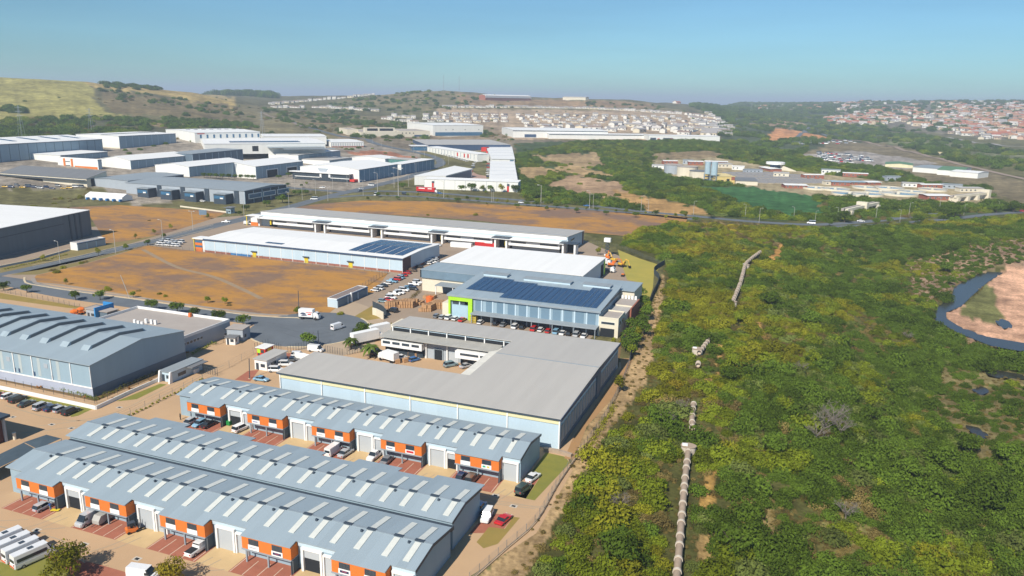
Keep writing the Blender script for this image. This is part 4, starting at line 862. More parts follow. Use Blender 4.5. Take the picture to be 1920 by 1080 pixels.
# the strip of white units round the red brick lane
S = rot('warehouse', 'grey roofed warehouse with a dark blue front at the far end of the brick lane', (800,271.5), (957,271.5), (795,263), 7.5, 1., 'mono', wall=trimbl, roofm=roof_gy)
S.box('glass_office', glass_b, (-22, 0, -8, 12, -.5, 6)); S.box('office_roof', white_p, (-24, 1, -9, 13, 6, 6.6))
S = rot('warehouse', 'narrow white row of units with red entrances facing the grass bank', (801,275.5), (896,289.5), (822,272), (896,298.5), .6, 'mono', D=16)
S.bays('F', 16, S.h-.8, 1.0, wall_gr, .3)
for f in (.62, .75, .82): S.part('red_entrance', redp, ('F', S.L*f, S.L*f+2.6, 0, S.h*.75, .5))
def walls_side(S, m_=wall_lb): S.part('shade_toned_side', m_, ('R', .3, S.D-.3, -1, S.h-.35, .08))  # end wall toned darker, shade painted in
def quadb(label, P, h, lift=0.):
    A_ = hit(*P[0], h); z = A_.z+h; q = [un(x, y, z) for x, y in P]; t = thing('warehouse', label, 'warehouse', (A_.x, A_.y, A_.z)); L_ = [(p.x-A_.x, p.y-A_.y) for p in q]
    b = MB(); b.prism(L_, -3, h-.05); b.build('wall', wall_wh, t); cx = sum(p[0] for p in L_)/4; cy = sum(p[1] for p in L_)/4; b = MB(); b.prism([(x+(.5 if x > cx else -.5), y+(.5 if y > cy else -.5)) for x, y in L_], h, h+.3); b.build('roof', roof_wh, t)
    for k in range(1, 5):
        u = k/5; a = Vector(L_[0])*(1-u)+Vector(L_[3])*u; c_ = Vector(L_[1])*(1-u)+Vector(L_[2])*u; d = (Vector(L_[3])-Vector(L_[0])).normalized()*.5
        b = MB(); b.hexa([(a.x,a.y,h+.31),(c_.x,c_.y,h+.31),(c_.x+d.x,c_.y+d.y,h+.31),(a.x+d.x,a.y+d.y,h+.31),(a.x,a.y,h+.45),(c_.x,c_.y,h+.45),(c_.x+d.x,c_.y+d.y,h+.45),(a.x+d.x,a.y+d.y,h+.45)]); b.build('roof_joint', wall_gr, t)
    return t, L_
t, q = quadb('white unit block on the far right half of the brick lane, with a red entrance', [(921.5,298),(965,298.5),(960,273.5),(911,273.5)], 7.5)
a, c_ = Vector(q[0]), Vector(q[3]); m_ = a*.25+c_*.75; b = MB(); b.box(m_.x-9,m_.x-1,m_.y,m_.y+10,-1,9); b.build('red_entrance', redp, t); m_ = a*.45+c_*.55; b = MB(); b.box(m_.x-3,m_.x-.6,m_.y,m_.y+8,-1,7); b.build('red_panel', redp, t)
b = MB(); e_ = Vector(q[1]); f_ = Vector(q[0]); p1_ = f_*.2+e_*.8; p2_ = f_*.04+e_*.96; b.hexa([(p1_.x,p1_.y-.4,3),(p2_.x,p2_.y-.4,3),(p2_.x,p2_.y,3),(p1_.x,p1_.y,3),(p1_.x,p1_.y-.4,6.5),(p2_.x,p2_.y-.4,6.5),(p2_.x,p2_.y,6.5),(p1_.x,p1_.y,6.5)]); b.build('window', glass_b, t)
quadb('white unit block on the near right half of the brick lane', [(917,335.5),(970,337),(965,303),(919.5,302.5)], 7.5)
def walls_side(S, m_=wall_lb): S.part('shade_toned_side', m_, ('R', .3, S.D-.3, -1, S.h-.35, .08))  # same shade tone painted on the end wall
S = rot('warehouse', 'white unit block with a plain long wall facing the road and roadside trees', (795,335.5), (971.5,342), (800,330), (971,360.5), .5, 'mono', D=13)
walls_side(S, wall_bg); S.bays('F', 9, S.h-.4, .25, wall_gr, .1); S.part('red_marker', redp, ('F', S.L*.085, S.L*.105, 1, 5.4, .3), ('F', S.L*.885, S.L*.905, 0, 5, .3)); S.part('marker_head', trimdk, ('F', S.L*.085, S.L*.11, 5.4, 7, .35), ('F', S.L*.885, S.L*.91, 5, 7, .35))
hC = autoh((795,335.5), (795,353)); A_, B_, C_, D_ = [hit(*p, hC) for p in ((777,330), (836,330), (885,317), (852,311.5))]
t = thing('warehouse', 'angled white unit wing with a dark side facing into the brick lane', 'warehouse', (A_.x, A_.y, float(T(A_.x, A_.y)))); q = [(p.x-A_.x, p.y-A_.y) for p in (A_, B_, C_, D_)]; hh = A_.z+hC-t.location.z
b = MB(); b.prism(q, -1, hh-.1); b.build('wall', wall_wh, t); b = MB(); b.prism([(x*1.02-.4, y*1.02-.4) for x, y in q], hh, hh+.3); b.build('roof', roof_wh, t)
d = Vector((q[2][0]-q[1][0], q[2][1]-q[1][1])); b = MB(); n_ = Vector((d.y, -d.x)).normalized()*.15
b.face([(q[1][0]+n_.x+d.x*.03, q[1][1]+n_.y+d.y*.03, .3), (q[1][0]+n_.x+d.x*.97, q[1][1]+n_.y+d.y*.97, .3), (q[1][0]+n_.x+d.x*.97, q[1][1]+n_.y+d.y*.97, hh-.6), (q[1][0]+n_.x+d.x*.03, q[1][1]+n_.y+d.y*.03, hh-.6)]); b.build('dark_side', trimbl, t)  # navy sheet laid over the wing's side wall
# ground of that area
sheet('brick_lane', [(896,289),(912,289),(914,302),(912,336),(872,336),(893,318),(898,300)], .1, mat('brick_lane_paving', (.42,.27,.21), .9))
sheet('terrace', [(640,275),(690,273),(716,280),(722,290),(700,296),(655,287)], 1.6, mat('red_terrace', (.45,.16,.10), .9)) if False else None

# ------------------------------------------------------------------ far buildings
S = rot('building', 'bare concrete building under construction with dark upper openings below the township', (677,248), (750,248), (684,243), (728,256), .6, 'flat', wall=wall_cr, roofm=flatroof)
S.box('upper_floor', wall_cr, (8, S.L*.9, 8, 20, S.h, S.h+7)); S.box('opening', darkm, (12, S.L*.45, 7.8, 8, S.h+2, S.h+6), (S.L*.5, S.L*.85, 7.8, 8, S.h+2, S.h+6))
S = rot('building', 'small bare concrete block at the left end of the construction site', (651,243), (672,243), (655,240), (672,253), .6, 'flat', wall=wall_cr, roofm=flatroof)
S = rot('building', 'long low concrete hall at the right end of the construction site', (749,246), (806,246), (755,242), (800,256), .6, 'flat', wall=wall_cr, roofm=flatroof)
S.part('blue_sheeting', trimbl, ('F', S.L*.48, S.L*.95, 0, 3, .2))
for k in range(4): S.part('window', darkm, ('F', S.L*(.08+k*.12), S.L*(.11+k*.12), 5, 7, .2))
S = rot('warehouse', 'tall white warehouse over a dark glazed ground floor, right of the construction site', (812,235), (906,235), (818,230), (906,254), .8, 'gx')
S.part('glazed_floor', glass_b, ('F', 4, S.L-2, 0, S.h*.34, .3)); S.part('window', darkm, *[('F', S.L*f, S.L*f+2, S.h*.55, S.h*.6, .2) for f in (.24,.38,.62,.9)])
S = rot('warehouse', 'very long white warehouse below the township, its left and tallest section', (962,244), (1140,246), (968,239), (962,258), .8, 'gx', roofm=roof_wh)
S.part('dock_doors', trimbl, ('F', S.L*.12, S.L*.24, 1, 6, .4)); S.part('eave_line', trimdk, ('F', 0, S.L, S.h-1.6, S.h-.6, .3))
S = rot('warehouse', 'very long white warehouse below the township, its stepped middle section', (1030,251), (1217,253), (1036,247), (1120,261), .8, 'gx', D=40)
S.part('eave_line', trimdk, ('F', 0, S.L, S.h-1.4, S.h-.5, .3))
S = rot('warehouse', 'very long white warehouse below the township, its right section with red and dark docks', (1217,254), (1350,256), (1222,250), (1300,265), .8, 'gx', D=40)
S.part('dock_doors', trimdk, ('F', S.L*.02, S.L*.1, 0, 5, .4), ('F', S.L*.2, S.L*.34, 0, 5, .4)); S.part('red_trucks_bay', redp, ('F', S.L*.12, S.L*.15, 0, 4, .6), ('F', S.L*.3, S.L*.33, 0, 4, .7))
G1_, G2_ = hit(910,188), hit(996,188.5); S = Shed('hall', 'red and white hall standing on the crest of the central hill', 'warehouse', G1_, math.atan2(G2_.y-G1_.y, G2_.x-G1_.x), (G2_-G1_).xy.length, 25, autoh((910,179), (910,188)), 3, 'gx', brick, roof_wh, base=8); S.part('white_band', white_p, ('F', 0, S.L, S.h*.55, S.h, .3))
G1_, G2_ = hit(1055,187), hit(1098,188); S = Shed('building', 'low pale building on the crest right of the red hall', 'building', G1_, math.atan2(G2_.y-G1_.y, G2_.x-G1_.x), (G2_-G1_).xy.length, 20, autoh((1055,182), (1055,187)), 2, 'gx', wall_cr, roof_gy, base=8)
def small_hut(x, y, w, d, h_, i):
    S = Shed('low_building', 'low pale building of the treatment works, '+nth_(i)+' from the left', 'building', hit(x, y), YAW+(.1 if i % 2 else -.3), w, d, h_, .5, 'gx' if i % 3 else 'mono', [wall_cr, brick, wall_gr][i % 3] if i % 4 else wall_wh, [roof_gy, roof_wh, roof_md][i % 3], base=3, group='low buildings of the treatment works')
    for k in range(max(2, int(w/5))): S.window('F', 1+k*4.5, 2.6+k*4.5, h_*.35, h_*.7)
# treatment works across the valley
BRK = [((1292,303),(1319,303.5),(1295,299),(1319,310),'red brick building with a white roof at the left of the treatment works'),
 ((1322,302.5),(1364,304),(1326,299),(1364,311),'longer red brick building with a white roof, right of its smaller brick neighbour'),
 ((1424,313),(1445,317),(1427,311),(1445,321),'small red brick hut below the round white tower'),
 ((1473,347),(1514,348),(1476,343.5),(1514,354),'low red brick building in front of the grey drying beds'),
 ((1561,341),(1594,342),(1564,337),(1594,349),'red brick pump house with a pale blue roof'),
 ((1597,341.5),(1622,342),(1599,338),(1622,347),'brick pump house annex with a pale blue roof'),
 ((1740,367),(1782,367.5),(1743,363.5),(1782,375.5),'brick building with a wide white roof beside the settling tanks'),
 ((1628,342),(1652,342),(1630,339),(1652,347),'brick arcade with pale openings beyond the settling tanks')]
for i, (a, b_, c_, g_, lb) in enumerate(BRK):
    S = rot('brick_building', lb, a, b_, c_, g_, .5, 'gx', wall=brick, roofm=mat('pale_blue_roof', (.35,.46,.52), .5) if i in (4, 5) else roof_wh, cat='building', ov=.8, D=14)
    for k in range(max(2, int(S.L/5))): S.window('F', 1.5+k*5, 3+k*5, S.h*.35, S.h*.7)
S = rot('hall', 'yellow hall with dark doors beside the steel silo tower', (1338,331), (1378,331.5), (1346,326), (1360,344), .4, 'mono', wall=mat('yellow_plaster', (.72,.56,.22), .8), roofm=mat('yellow_roof', (.74,.60,.28), .7), cat='building')
S.part('door', darkm, ('F', S.L*.36, S.L*.48, 0, 3.4, .1), ('F', S.L*.62, S.L*.76, 0, 4.6, .1)); S.part('brick_corner', brick, ('F', S.L*.84, S.L, S.h*.5, S.h, .1))
S = rot('building', 'white walled hall with a dark roof right of the yellow hall', (1380,339), (1421,340.5), (1384,334), (1421,348), .6, 'mono', wall=wall_cr, roofm=roof_dk)
def lathe(b, cx, cy, r, z0, z1, n=20, mi=0): b.prism([(cx+r*math.cos(2*math.pi*k/n), cy+r*math.sin(2*math.pi*k/n)) for k in range(n)], z0, z1, mi)
for (x, y, r, h, m_, lb) in ((1262,325,10,9.5,wall_gr,'grey concrete tank, leftmost of the three big tanks'), (1288,330,11,10,wall_cr,'cream concrete tank in the middle of the three big tanks'), (1311,335,10.5,8,wall_cr,'cream tank with a dark lid beside the steel silo tower')):
    G = hit(x, y); t = thing('storage_tank', lb, 'tank', (G.x, G.y, G.z), 0, 'tanks of the treatment works'); b = MB(); lathe(b, 0, 0, r, -2, h); b.build('wall', m_, t); b = MB(); lathe(b, 0, 0, r+.3, h+.01, h+.5); b.build('lid', roof_dk if x == 1311 else flatroof, t)
G = hit(1331, 343); t = thing('silo_tower', 'pale blue steel silos on an open frame beside the yellow hall', 'silo', (G.x, G.y, G.z))
b = MB(); lathe(b, -3.2, 0, 3, 9, 21, 12); lathe(b, 3.4, 0, 3.2, 8, 21, 12); b.build('silo_body', mat('pale_steel', (.42,.55,.62), .4), t)
for sx in (-6, 0, 6):
    for sy in (-3, 3): b = MB(); b.box(sx-.3, sx+.3, sy-.3, sy+.3, -1, 9.5); b.build('leg', steel_p, t)
b = MB()
for z in (3, 6): b.box(-6, 6, -3.2, -2.8, z, z+.5); b.box(-6, 6, 2.8, 3.2, z, z+.5)
b.build('bracing', trimbl, t)
G = hit(1453, 318); t = thing('round_tower', 'round tower with a wide flat white top above the drying beds', 'tower', (G.x, G.y, G.z)); b = MB(); lathe(b, 0, 0, 6, -1, 6.5); b.build('shaft', trimbl, t); b = MB(); lathe(b, 0, 0, 11, 6.5, 9); b.build('roof', white_p, t)
b = MB(); b.hexa([(6,-4,-1),(24,-9,-1),(24,-5,-1),(6,0,-1),(6,-4,6),(24,-9,0),(24,-5,0),(6,0,6)]); b.build('stair', wall_cr, t)
water_t = mat('tank_water', (.16,.27,.36), .15, (.12,.22,.3), .05, .6, spec=.6)
for i, (x, y, r) in enumerate(((1530,354,13),(1566,356,13.5),(1593,365,16),(1626,365.5,14),(1651,361.5,14),(1684,365,16.5),(1622,353,12),(1666,354,14),(1709,361,12),(1748,357,13))):
    G = hit(x, y); t = thing('settling_tank', 'open round settling tank with a pale rim, '+['leftmost of the back row','second of the back row','left one of the front pair','second from the left in front','between the front tanks','widest, in front on the right','small back one','large back one in the middle','back right one','rightmost by the brick building'][i], 'tank', (G.x, G.y, G.z), 0, 'settling tanks of the treatment works')
    b = MB(); n = 32
    for k in range(n):
        a, c_ = 2*math.pi*k/n, 2*math.pi*(k+1)/n; P = lambda q, rr, z: (rr*math.cos(q), rr*math.sin(q), z)
        b.hexa([P(a,r,-1),P(c_,r,-1),P(c_,r-.7,-1),P(a,r-.7,-1),P(a,r,1.6),P(c_,r,1.6),P(c_,r-.7,1.6),P(a,r-.7,1.6)])
    b.build('rim', wall_cr, t); b = MB(); lathe(b, 0, 0, r-.7, .2, .9, 32); b.build('water', water_t, t); b = MB(); b.box(-r, r, -.5, .5, 1.65, 1.95); b.build('walkway', flatroof, t); b = MB(); lathe(b, 0, 0, 1.6, .9, 2.6, 10); b.build('hub', wall_cr, t)
def beam_bridge(lab, P0, P1, z, piers, name='pipe_bridge'):
    A_, B_ = hit(*P0), hit(*P1); t = thing(name, lab, 'bridge', (A_.x, A_.y, A_.z)); d = (B_-A_); L = d.xy.length; t.rotation_euler.z = math.atan2(d.y, d.x)
    for s_ in (-1.6, 1.6): b = MB(); b.box(0, L, s_-1, s_+1, z-1.2, z+.8); b.build('channel', flatroof if s_ > 0 else wall_cr, t)
    for f in piers: b = MB(); b.box(L*f-2, L*f+2, -4, 4, -4, z+3 if f in (1, .55) else z-1.2); b.build('pier', wall_cr, t)
beam_bridge('pale concrete aqueduct ending in a square tower, at the right of the treatment works', (1786,379), (1846,372), 5, (.05,.35,.65,1))
beam_bridge('short double channel pipe bridge crossing the bushes beside the road', (1582,406), (1641,392), 5, (.1,.55,.95))
beds = mat('drying_bed', (.33,.31,.30), .9, (.2,.2,.2), .06, 1.2)
k = 0
for row, (xa_, xb_, y_) in enumerate(((1368,1450,325),(1385,1500,329),(1395,1530,333.5),(1410,1545,338),(1425,1550,342))):
    x = xa_
    while x < xb_:
        G = hit(x, y_); b = MB(); b.box(-8, 8, -7, 7, -.6, .8); b.box(-7.4, 7.4, -6.4, 6.4, .8, .82); o = b.build('drying_bed', [beds]); o.location = G; tag(o, 'grey walled drying bed, %s from the left in the %s row' % (nth_(int((x-xa_)/14)), ['back','second','middle','fourth','front'][row]), 'drying bed', 'drying beds of the treatment works'); x += 13+(row % 2)*2
for i, (x, y, w, d, h_) in enumerate(((1222,316,14,8,4),(1244,308,18,9,4),(1280,308,12,9,5),(1340,314,22,10,4),(1372,318,14,8,4),(1398,324,20,9,3.5),(1450,331,16,9,4),(1508,335,22,9,4),(1540,326,20,10,5),(1548,347,14,8,3.5),(1580,331,26,9,4),(1662,339,16,9,4.5),(1692,350,20,8,3.5),(1728,353,22,9,3.5),(1766,353,18,9,4),(1800,360,24,8,3.5))):
    small_hut(x, y, w, d, h_, i)
# market hall group with green roofs
S = rot('hall', 'cream hall with twin rounded gables behind the wood, right of the vehicle yard', (1660,307.5), (1712,310), (1664,304), (1712,315), 1.5, 'gy', wall=mat('yellow_cream', (.76,.7,.46), .8), roofm=mat('green_roof', (.12,.24,.13), .7), cat='building')
S = rot('hall', 'long grey roofed hall joining the cream gables to the green roof', (1712,313), (1765,317), (1722,308), 6., 1., 'gx', wall=wall_wh, roofm=roof_md, cat='building')
S = rot('hall', 'hall with a broad green roof', (1758,318), (1806,321), (1772,311.5), 6., 2., 'gx', wall=wall_wh, roofm=mat('green_roof', (.12,.24,.13), .7), cat='building')
S = rot('hall', 'low white hall at the right end of the green roofed group', (1782,321), (1834,325), (1790,317.5), 6., 1., 'gx', wall=wall_wh, roofm=roof_wh, cat='building')
S = rot('shed', 'small cream shed by the dirt road beyond the vehicle yard', (1761,287), (1774,287.5), (1763,285), 4., .6, 'gx', wall=wall_cr, roofm=mat('yellow_roof', (.74,.60,.28), .7), cat='building')
# radio masts and pylon on the crest
for (x, y, top, lb) in ((786,168,147,'lattice radio mast with round platforms on the crest of the central hill'), (861,171,143,'thin mast on the crest right of the lattice one'), (832,170,140,'faint thin mast between the lattice mast and its right neighbour')):
    G = hit(x, y+1.5); h = autoh((x, top), (x, y+1.5)); t = thing('radio_mast', lb, 'mast', (G.x, G.y, G.z)); w = 2.2 if x == 786 else .7
    for sx in (-w, w):
        for sy in (-w, w): b = MB(); b.tube((sx,sy,-4),(sx*.4,sy*.4,h),.3 if w > 1 else .13, 4); b.build('leg', wall_gr, t)
    if w > 1:
        for z in (h*.72, h*.8): b = MB(); lathe(b, 0, 0, 4, z, z+1.2, 12); b.build('platform', wall_gr, t)
for (x, y, top) in ((42,262,196),(172,250,203),(493,262,205),(1408,212,185)):
    G = hit(x, y); h = min(autoh((x, top), (x, y)), 40); t = thing('lattice_pylon', 'thin grey lattice pylon '+{42:'on the scrub slope at the left edge',172:'on the scrub slope above the white box warehouse',493:'on the slope left of the winding road',1782:'beside the dual carriageway on the right',1408:'in the valley right of the township'}[x], 'pylon', (G.x, G.y, G.z))
    for sx in (-1, 1):
        for sy in (-1, 1): b = MB(); b.tube((sx*3,sy*3,-3),(sx*.3,sy*.3,h),.11,4); b.build('leg', wall_gr, t)
    for z in (h*.7, h*.82, h*.94): b = MB(); b.box(-6,6,-.12,.12,z,z+.2); b.build('cross_arm', wall_gr, t)

# ------------------------------------------------------------------ houses
hw = [mat('house_wall_'+n, c, .85, tuple(v*.85 for v in c), .2, .6) for n, c in (('white',(.78,.75,.68)),('cream',(.72,.64,.48)),('tan',(.6,.48,.34)),('pink',(.62,.42,.32)))]
hr = [mat('house_roof_'+n, c, .8, tuple(v*.8 for v in c), .3, .8) for n, c in (('grey',(.36,.34,.33)),('brown',(.3,.22,.18)),('red',(.40,.14,.085)),('orange',(.46,.24,.14)),('pale',(.62,.58,.54)))]
def house_mesh(w, d, h, r, wi, ri):
    b = MB(); b.extr([(-d/2,-3),(d/2,-3),(d/2,h),(0,h+r),(-d/2,h)], -w/2, w/2, 'x', 0)
    b.extr([(-d/2-.5,h-.15),(0,h+r+.02),(d/2+.5,h-.15),(d/2+.5,h+.15),(0,h+r+.35),(-d/2-.5,h+.15)], -w/2-.4, w/2+.4, 'x', 1)
    for x in (-w*.3, w*.12): b.box(x, x+w*.14, -d/2-.06, -d/2+.02, 1.2, 2.4, 2)
    b.box(w*.34, w*.42, -d/2-.06, -d/2+.02, 0, 2.2, 2)
    return b.mesh('house', [hw[wi], hr[ri], glass])
HM = {}
def hm(kind):
    if kind not in HM: HM[kind] = house_mesh(*kind)
    return HM[kind]
BIGS = [(14,8,3.4,1.6,0,0),(17,8,3.6,1.4,0,1),(11,9,5.6,1.6,0,0),(20,9,3.6,1.5,1,0),(12,8,3.4,1.8,0,4)]
REDS = [(14,9,3.4,2,1,2),(12,9,3.4,2,3,2),(15,10,3.6,2,0,3),(12,10,5.6,1.8,2,3),(14,9,3.4,1.8,0,4),(13,9,3.4,1.8,1,0),(11,8,3.2,1.8,2,1)]
rows = []  # (x0,y0,x1,y1,n,label,wobble)
rows += [(966,201.5,1100,203.5,24,'small white house in the top straight row of the hillside township',.2),(1105,203.8,1190,208,14,'small white house in the top row where it bends down the slope',.3),(1195,208.5,1278,214,12,'small white house at the lower right end of the top row',.4),
 (830,201,958,201.5,16,'small pale house in the short upper row above the tall white warehouse',.3),(509,201.5,572,202.5,6,'pale house in the row on the scrubby slope',.3),(587,202,640,203.5,6,'pale house in the middle of the row on the scrubby slope',.3),(646,204,708,209,7,'pale house right end of the scrubby slope row',.6),
 (718,222.5,782,231,7,'white terrace house stepping down the slope above the construction site',.5),(735,219,780,222,5,'white terrace house just above the stepped row',.5)]
for i, y in enumerate((217,220.5,224.5,229,233.5,238)): rows.append((962+i*3, y, 1270+i*12, y+2.5+i*.6, 17-i, 'white house in row %s of the dense township rows' % ['one','two','three','four','five','six'][i], 1.0))
for i, y in enumerate((215,219,223.5,228)): rows.append((790 if i < 3 else 800, y, 955, y+1, 9, 'pale house %s above the tall white warehouse' % ['in the highest cluster','in the second cluster','in the third cluster','in the lowest cluster'][i], 1.2))
for i in range(5): rows.append((1285+i*5, 214+i*6.5, 1345+i*6, 222+i*8, 8, 'white house on the right shoulder of the township, %s' % ['uppermost lane','second lane','middle lane','fourth lane','lowest lane'][i], 1.0))
rows += [(1325,211,1372,243,10,'white house along the outer right edge of the township',.4),(505,196,650,183.5,16,'pale house along the rising road to the hill crest, lower stretch',.8),(655,183,765,170,16,'pale house along the rising road to the hill crest, upper stretch',.8)]
random.seed(11); cnt = 0
for (xa_, ya_, xb_, yb_, n, lb, wob) in rows:
    for k in range(n):
        u = (k+.5)/n; x = xa_+(xb_-xa_)*u+random.uniform(-.3,.3)*wob; y = ya_+(yb_-ya_)*u+random.uniform(-.5,.5)*wob
        G = hit(x, y); o = bpy.data.objects.new('house', hm(random.choice(BIGS[:4] if random.random() < .9 else BIGS))); COL.objects.link(o); o.location = G
        o.rotation_euler.z = YAW-.0+math.atan2(0, 1)+random.uniform(-.25,.25)*max(wob, .3)+(0 if wob < .9 else random.choice((0,0,.9)))
        s_ = random.uniform(.85, 1.15); o.scale = (s_, s_, s_*random.uniform(.9,1.15)); tag(o, lb.replace('small ','')+', '+nth_(k)+' from its left', 'house', 'township houses'); cnt += 1
b = MB()
def add_house(x, y, kind, rz, s_=1.0):
    G = hit(x, y); me = hm(kind); c_, s2 = math.cos(rz)*s_, math.sin(rz)*s_; i = len(b.v)
    b.v += [(G.x+v.co.x*c_-v.co.y*s2, G.y+v.co.x*s2+v.co.y*c_, G.z+v.co.z*s_) for v in me.vertices]
    for p in me.polygons:
        b.f.append(tuple(i+q for q in p.vertices)); b.m.append({0:kind[4],1:4+kind[5],2:9}[p.material_index])
REG = [([(1555,222),(1640,206),(1760,192),(1920,190),(1940,252),(1840,262),(1780,250),(1700,232),(1640,236),(1560,232)], 720), ([(1410,197),(1560,193),(1640,196),(1620,206),(1540,210),(1420,208)], 90), ([(1780,200),(1940,196),(1940,262),(1850,262),(1790,238)], 260), ([(1545,222),(1600,216),(1606,232),(1560,233)], 40), ([(1290,232),(1370,240),(1360,256),(1230,250),(980,246),(985,241)], 60)]
for P, n in REG:
    xs = [p[0] for p in P]; ys = [p[1] for p in P]; m_ = 0
    while m_ < n:
        x, y = random.uniform(min(xs), max(xs)), random.uniform(min(ys), max(ys))
        if not inpoly(np.array([x]), np.array([y]), P)[0]: continue
        if fbm(np.array([x/26]), np.array([y/7]), 77, 3)[0] < .42 and random.random() < .8: m_ += .3; continue
        add_house(x, y, random.choice(BIGS if P[0][0] == 1290 else REDS+[BIGS[4],(14,9,3.4,1.8,0,0),(13,9,3.4,1.8,1,1)]), YAW-.5+random.choice((0, .2, 1.5))+random.uniform(-.2,.2), random.uniform(1.2,1.7)); m_ += 1
for k in range(60):
    add_house(random.uniform(1240,1700), random.uniform(191,196), random.choice(REDS), random.uniform(0,3), 1.6)
o = b.build('distant_houses', hw+hr+[glass]); tag(o, 'mass of red, orange and pale roofed houses over the far hillsides on the right', 'houses', kind='stuff')
# ------------------------------------------------------------------ vehicles
tyre = mat('tyre_rubber', (.02,.02,.022), .9); rim = mat('wheel_rim', (.35,.36,.38), .35, metal=.6)
cglass = glassm('car_glass', (.015,.02,.025), .08); lampc = mat('lamp_lens', (.7,.7,.66), .2); lampr = mat('tail_lens', (.45,.02,.02), .3)
def paint(n, c, r=.28):
    m = mat('paint_'+n, c, r, tuple(v*.93 for v in c), 2, .4, spec=.6); m.node_tree.nodes['Principled BSDF'].inputs['Coat Weight'].default_value = .6; return m
PC = {n: paint(n, c) for n, c in dict(white=(.80,.80,.79), silver=(.46,.48,.50), grey=(.22,.235,.25), black=(.02,.022,.026), blue=(.04,.17,.42), navy=(.02,.04,.11), red=(.55,.02,.02), sky=(.22,.42,.58), green=(.05,.08,.07), brown=(.13,.09,.065), yellow=(.7,.42,.03), orange=(.7,.17,.02), teal=(.22,.33,.36)).items()}
def loft(b, st, mi=0):
    "stations (x, half width, z low, z high) joined to one rounded hull"
    i0 = len(b.v); R = []
    for x, w, z0, z1 in st:
        h = z1-z0; P = [(-w*.86,z0),(w*.86,z0),(w,z0+h*.22),(w,z1-h*.22),(w*.9,z1),(-w*.9,z1),(-w,z1-h*.22),(-w,z0+h*.22)]
        R.append(len(b.v)); b.v += [(x,y,z) for y,z in P]
    n = 8
    for a, c_ in zip(R, R[1:]):
        for k in range(n): b.f.append((a+k, a+(k+1) % n, c_+(k+1) % n, c_+k)); b.m.append(mi)
    b.f.append(tuple(R[0]+k for k in reversed(range(n)))); b.f.append(tuple(R[-1]+k for k in range(n))); b.m += [mi, mi]
def frus(b, xa, xb, wa, za, xc, xd, wb, zb, mi=0):
    b.hexa([(xa,-wa,za),(xb,-wa,za),(xb,wa,za),(xa,wa,za),(xc,-wb,zb),(xd,-wb,zb),(xd,wb,zb),(xc,wb,zb)], mi)
SPEC = {  # length, half width, belt height, roof height, greenhouse bottom x0 x1, top x0 x1 (front is +x), bonnet height
 'hatch': (3.9,.83,.88,1.46,-1.9,.95,-1.55,.35,.82), 'sedan': (4.6,.88,.90,1.42,-1.55,1.05,-.95,.40,.85), 'suv': (4.7,.93,1.05,1.78,-2.2,1.15,-2.0,.60,1.0),
 'pickup': (5.3,.93,1.05,1.78,-.55,1.35,-.40,.80,1.02), 'sports': (4.5,.96,.70,1.14,-1.3,1.0,-.7,.25,.66), 'van': (5.2,.95,1.15,2.25,-2.5,2.0,-2.45,1.35,1.1), 'minibus': (7.0,1.0,1.35,2.7,-3.4,2.9,-3.35,2.2,1.2)}
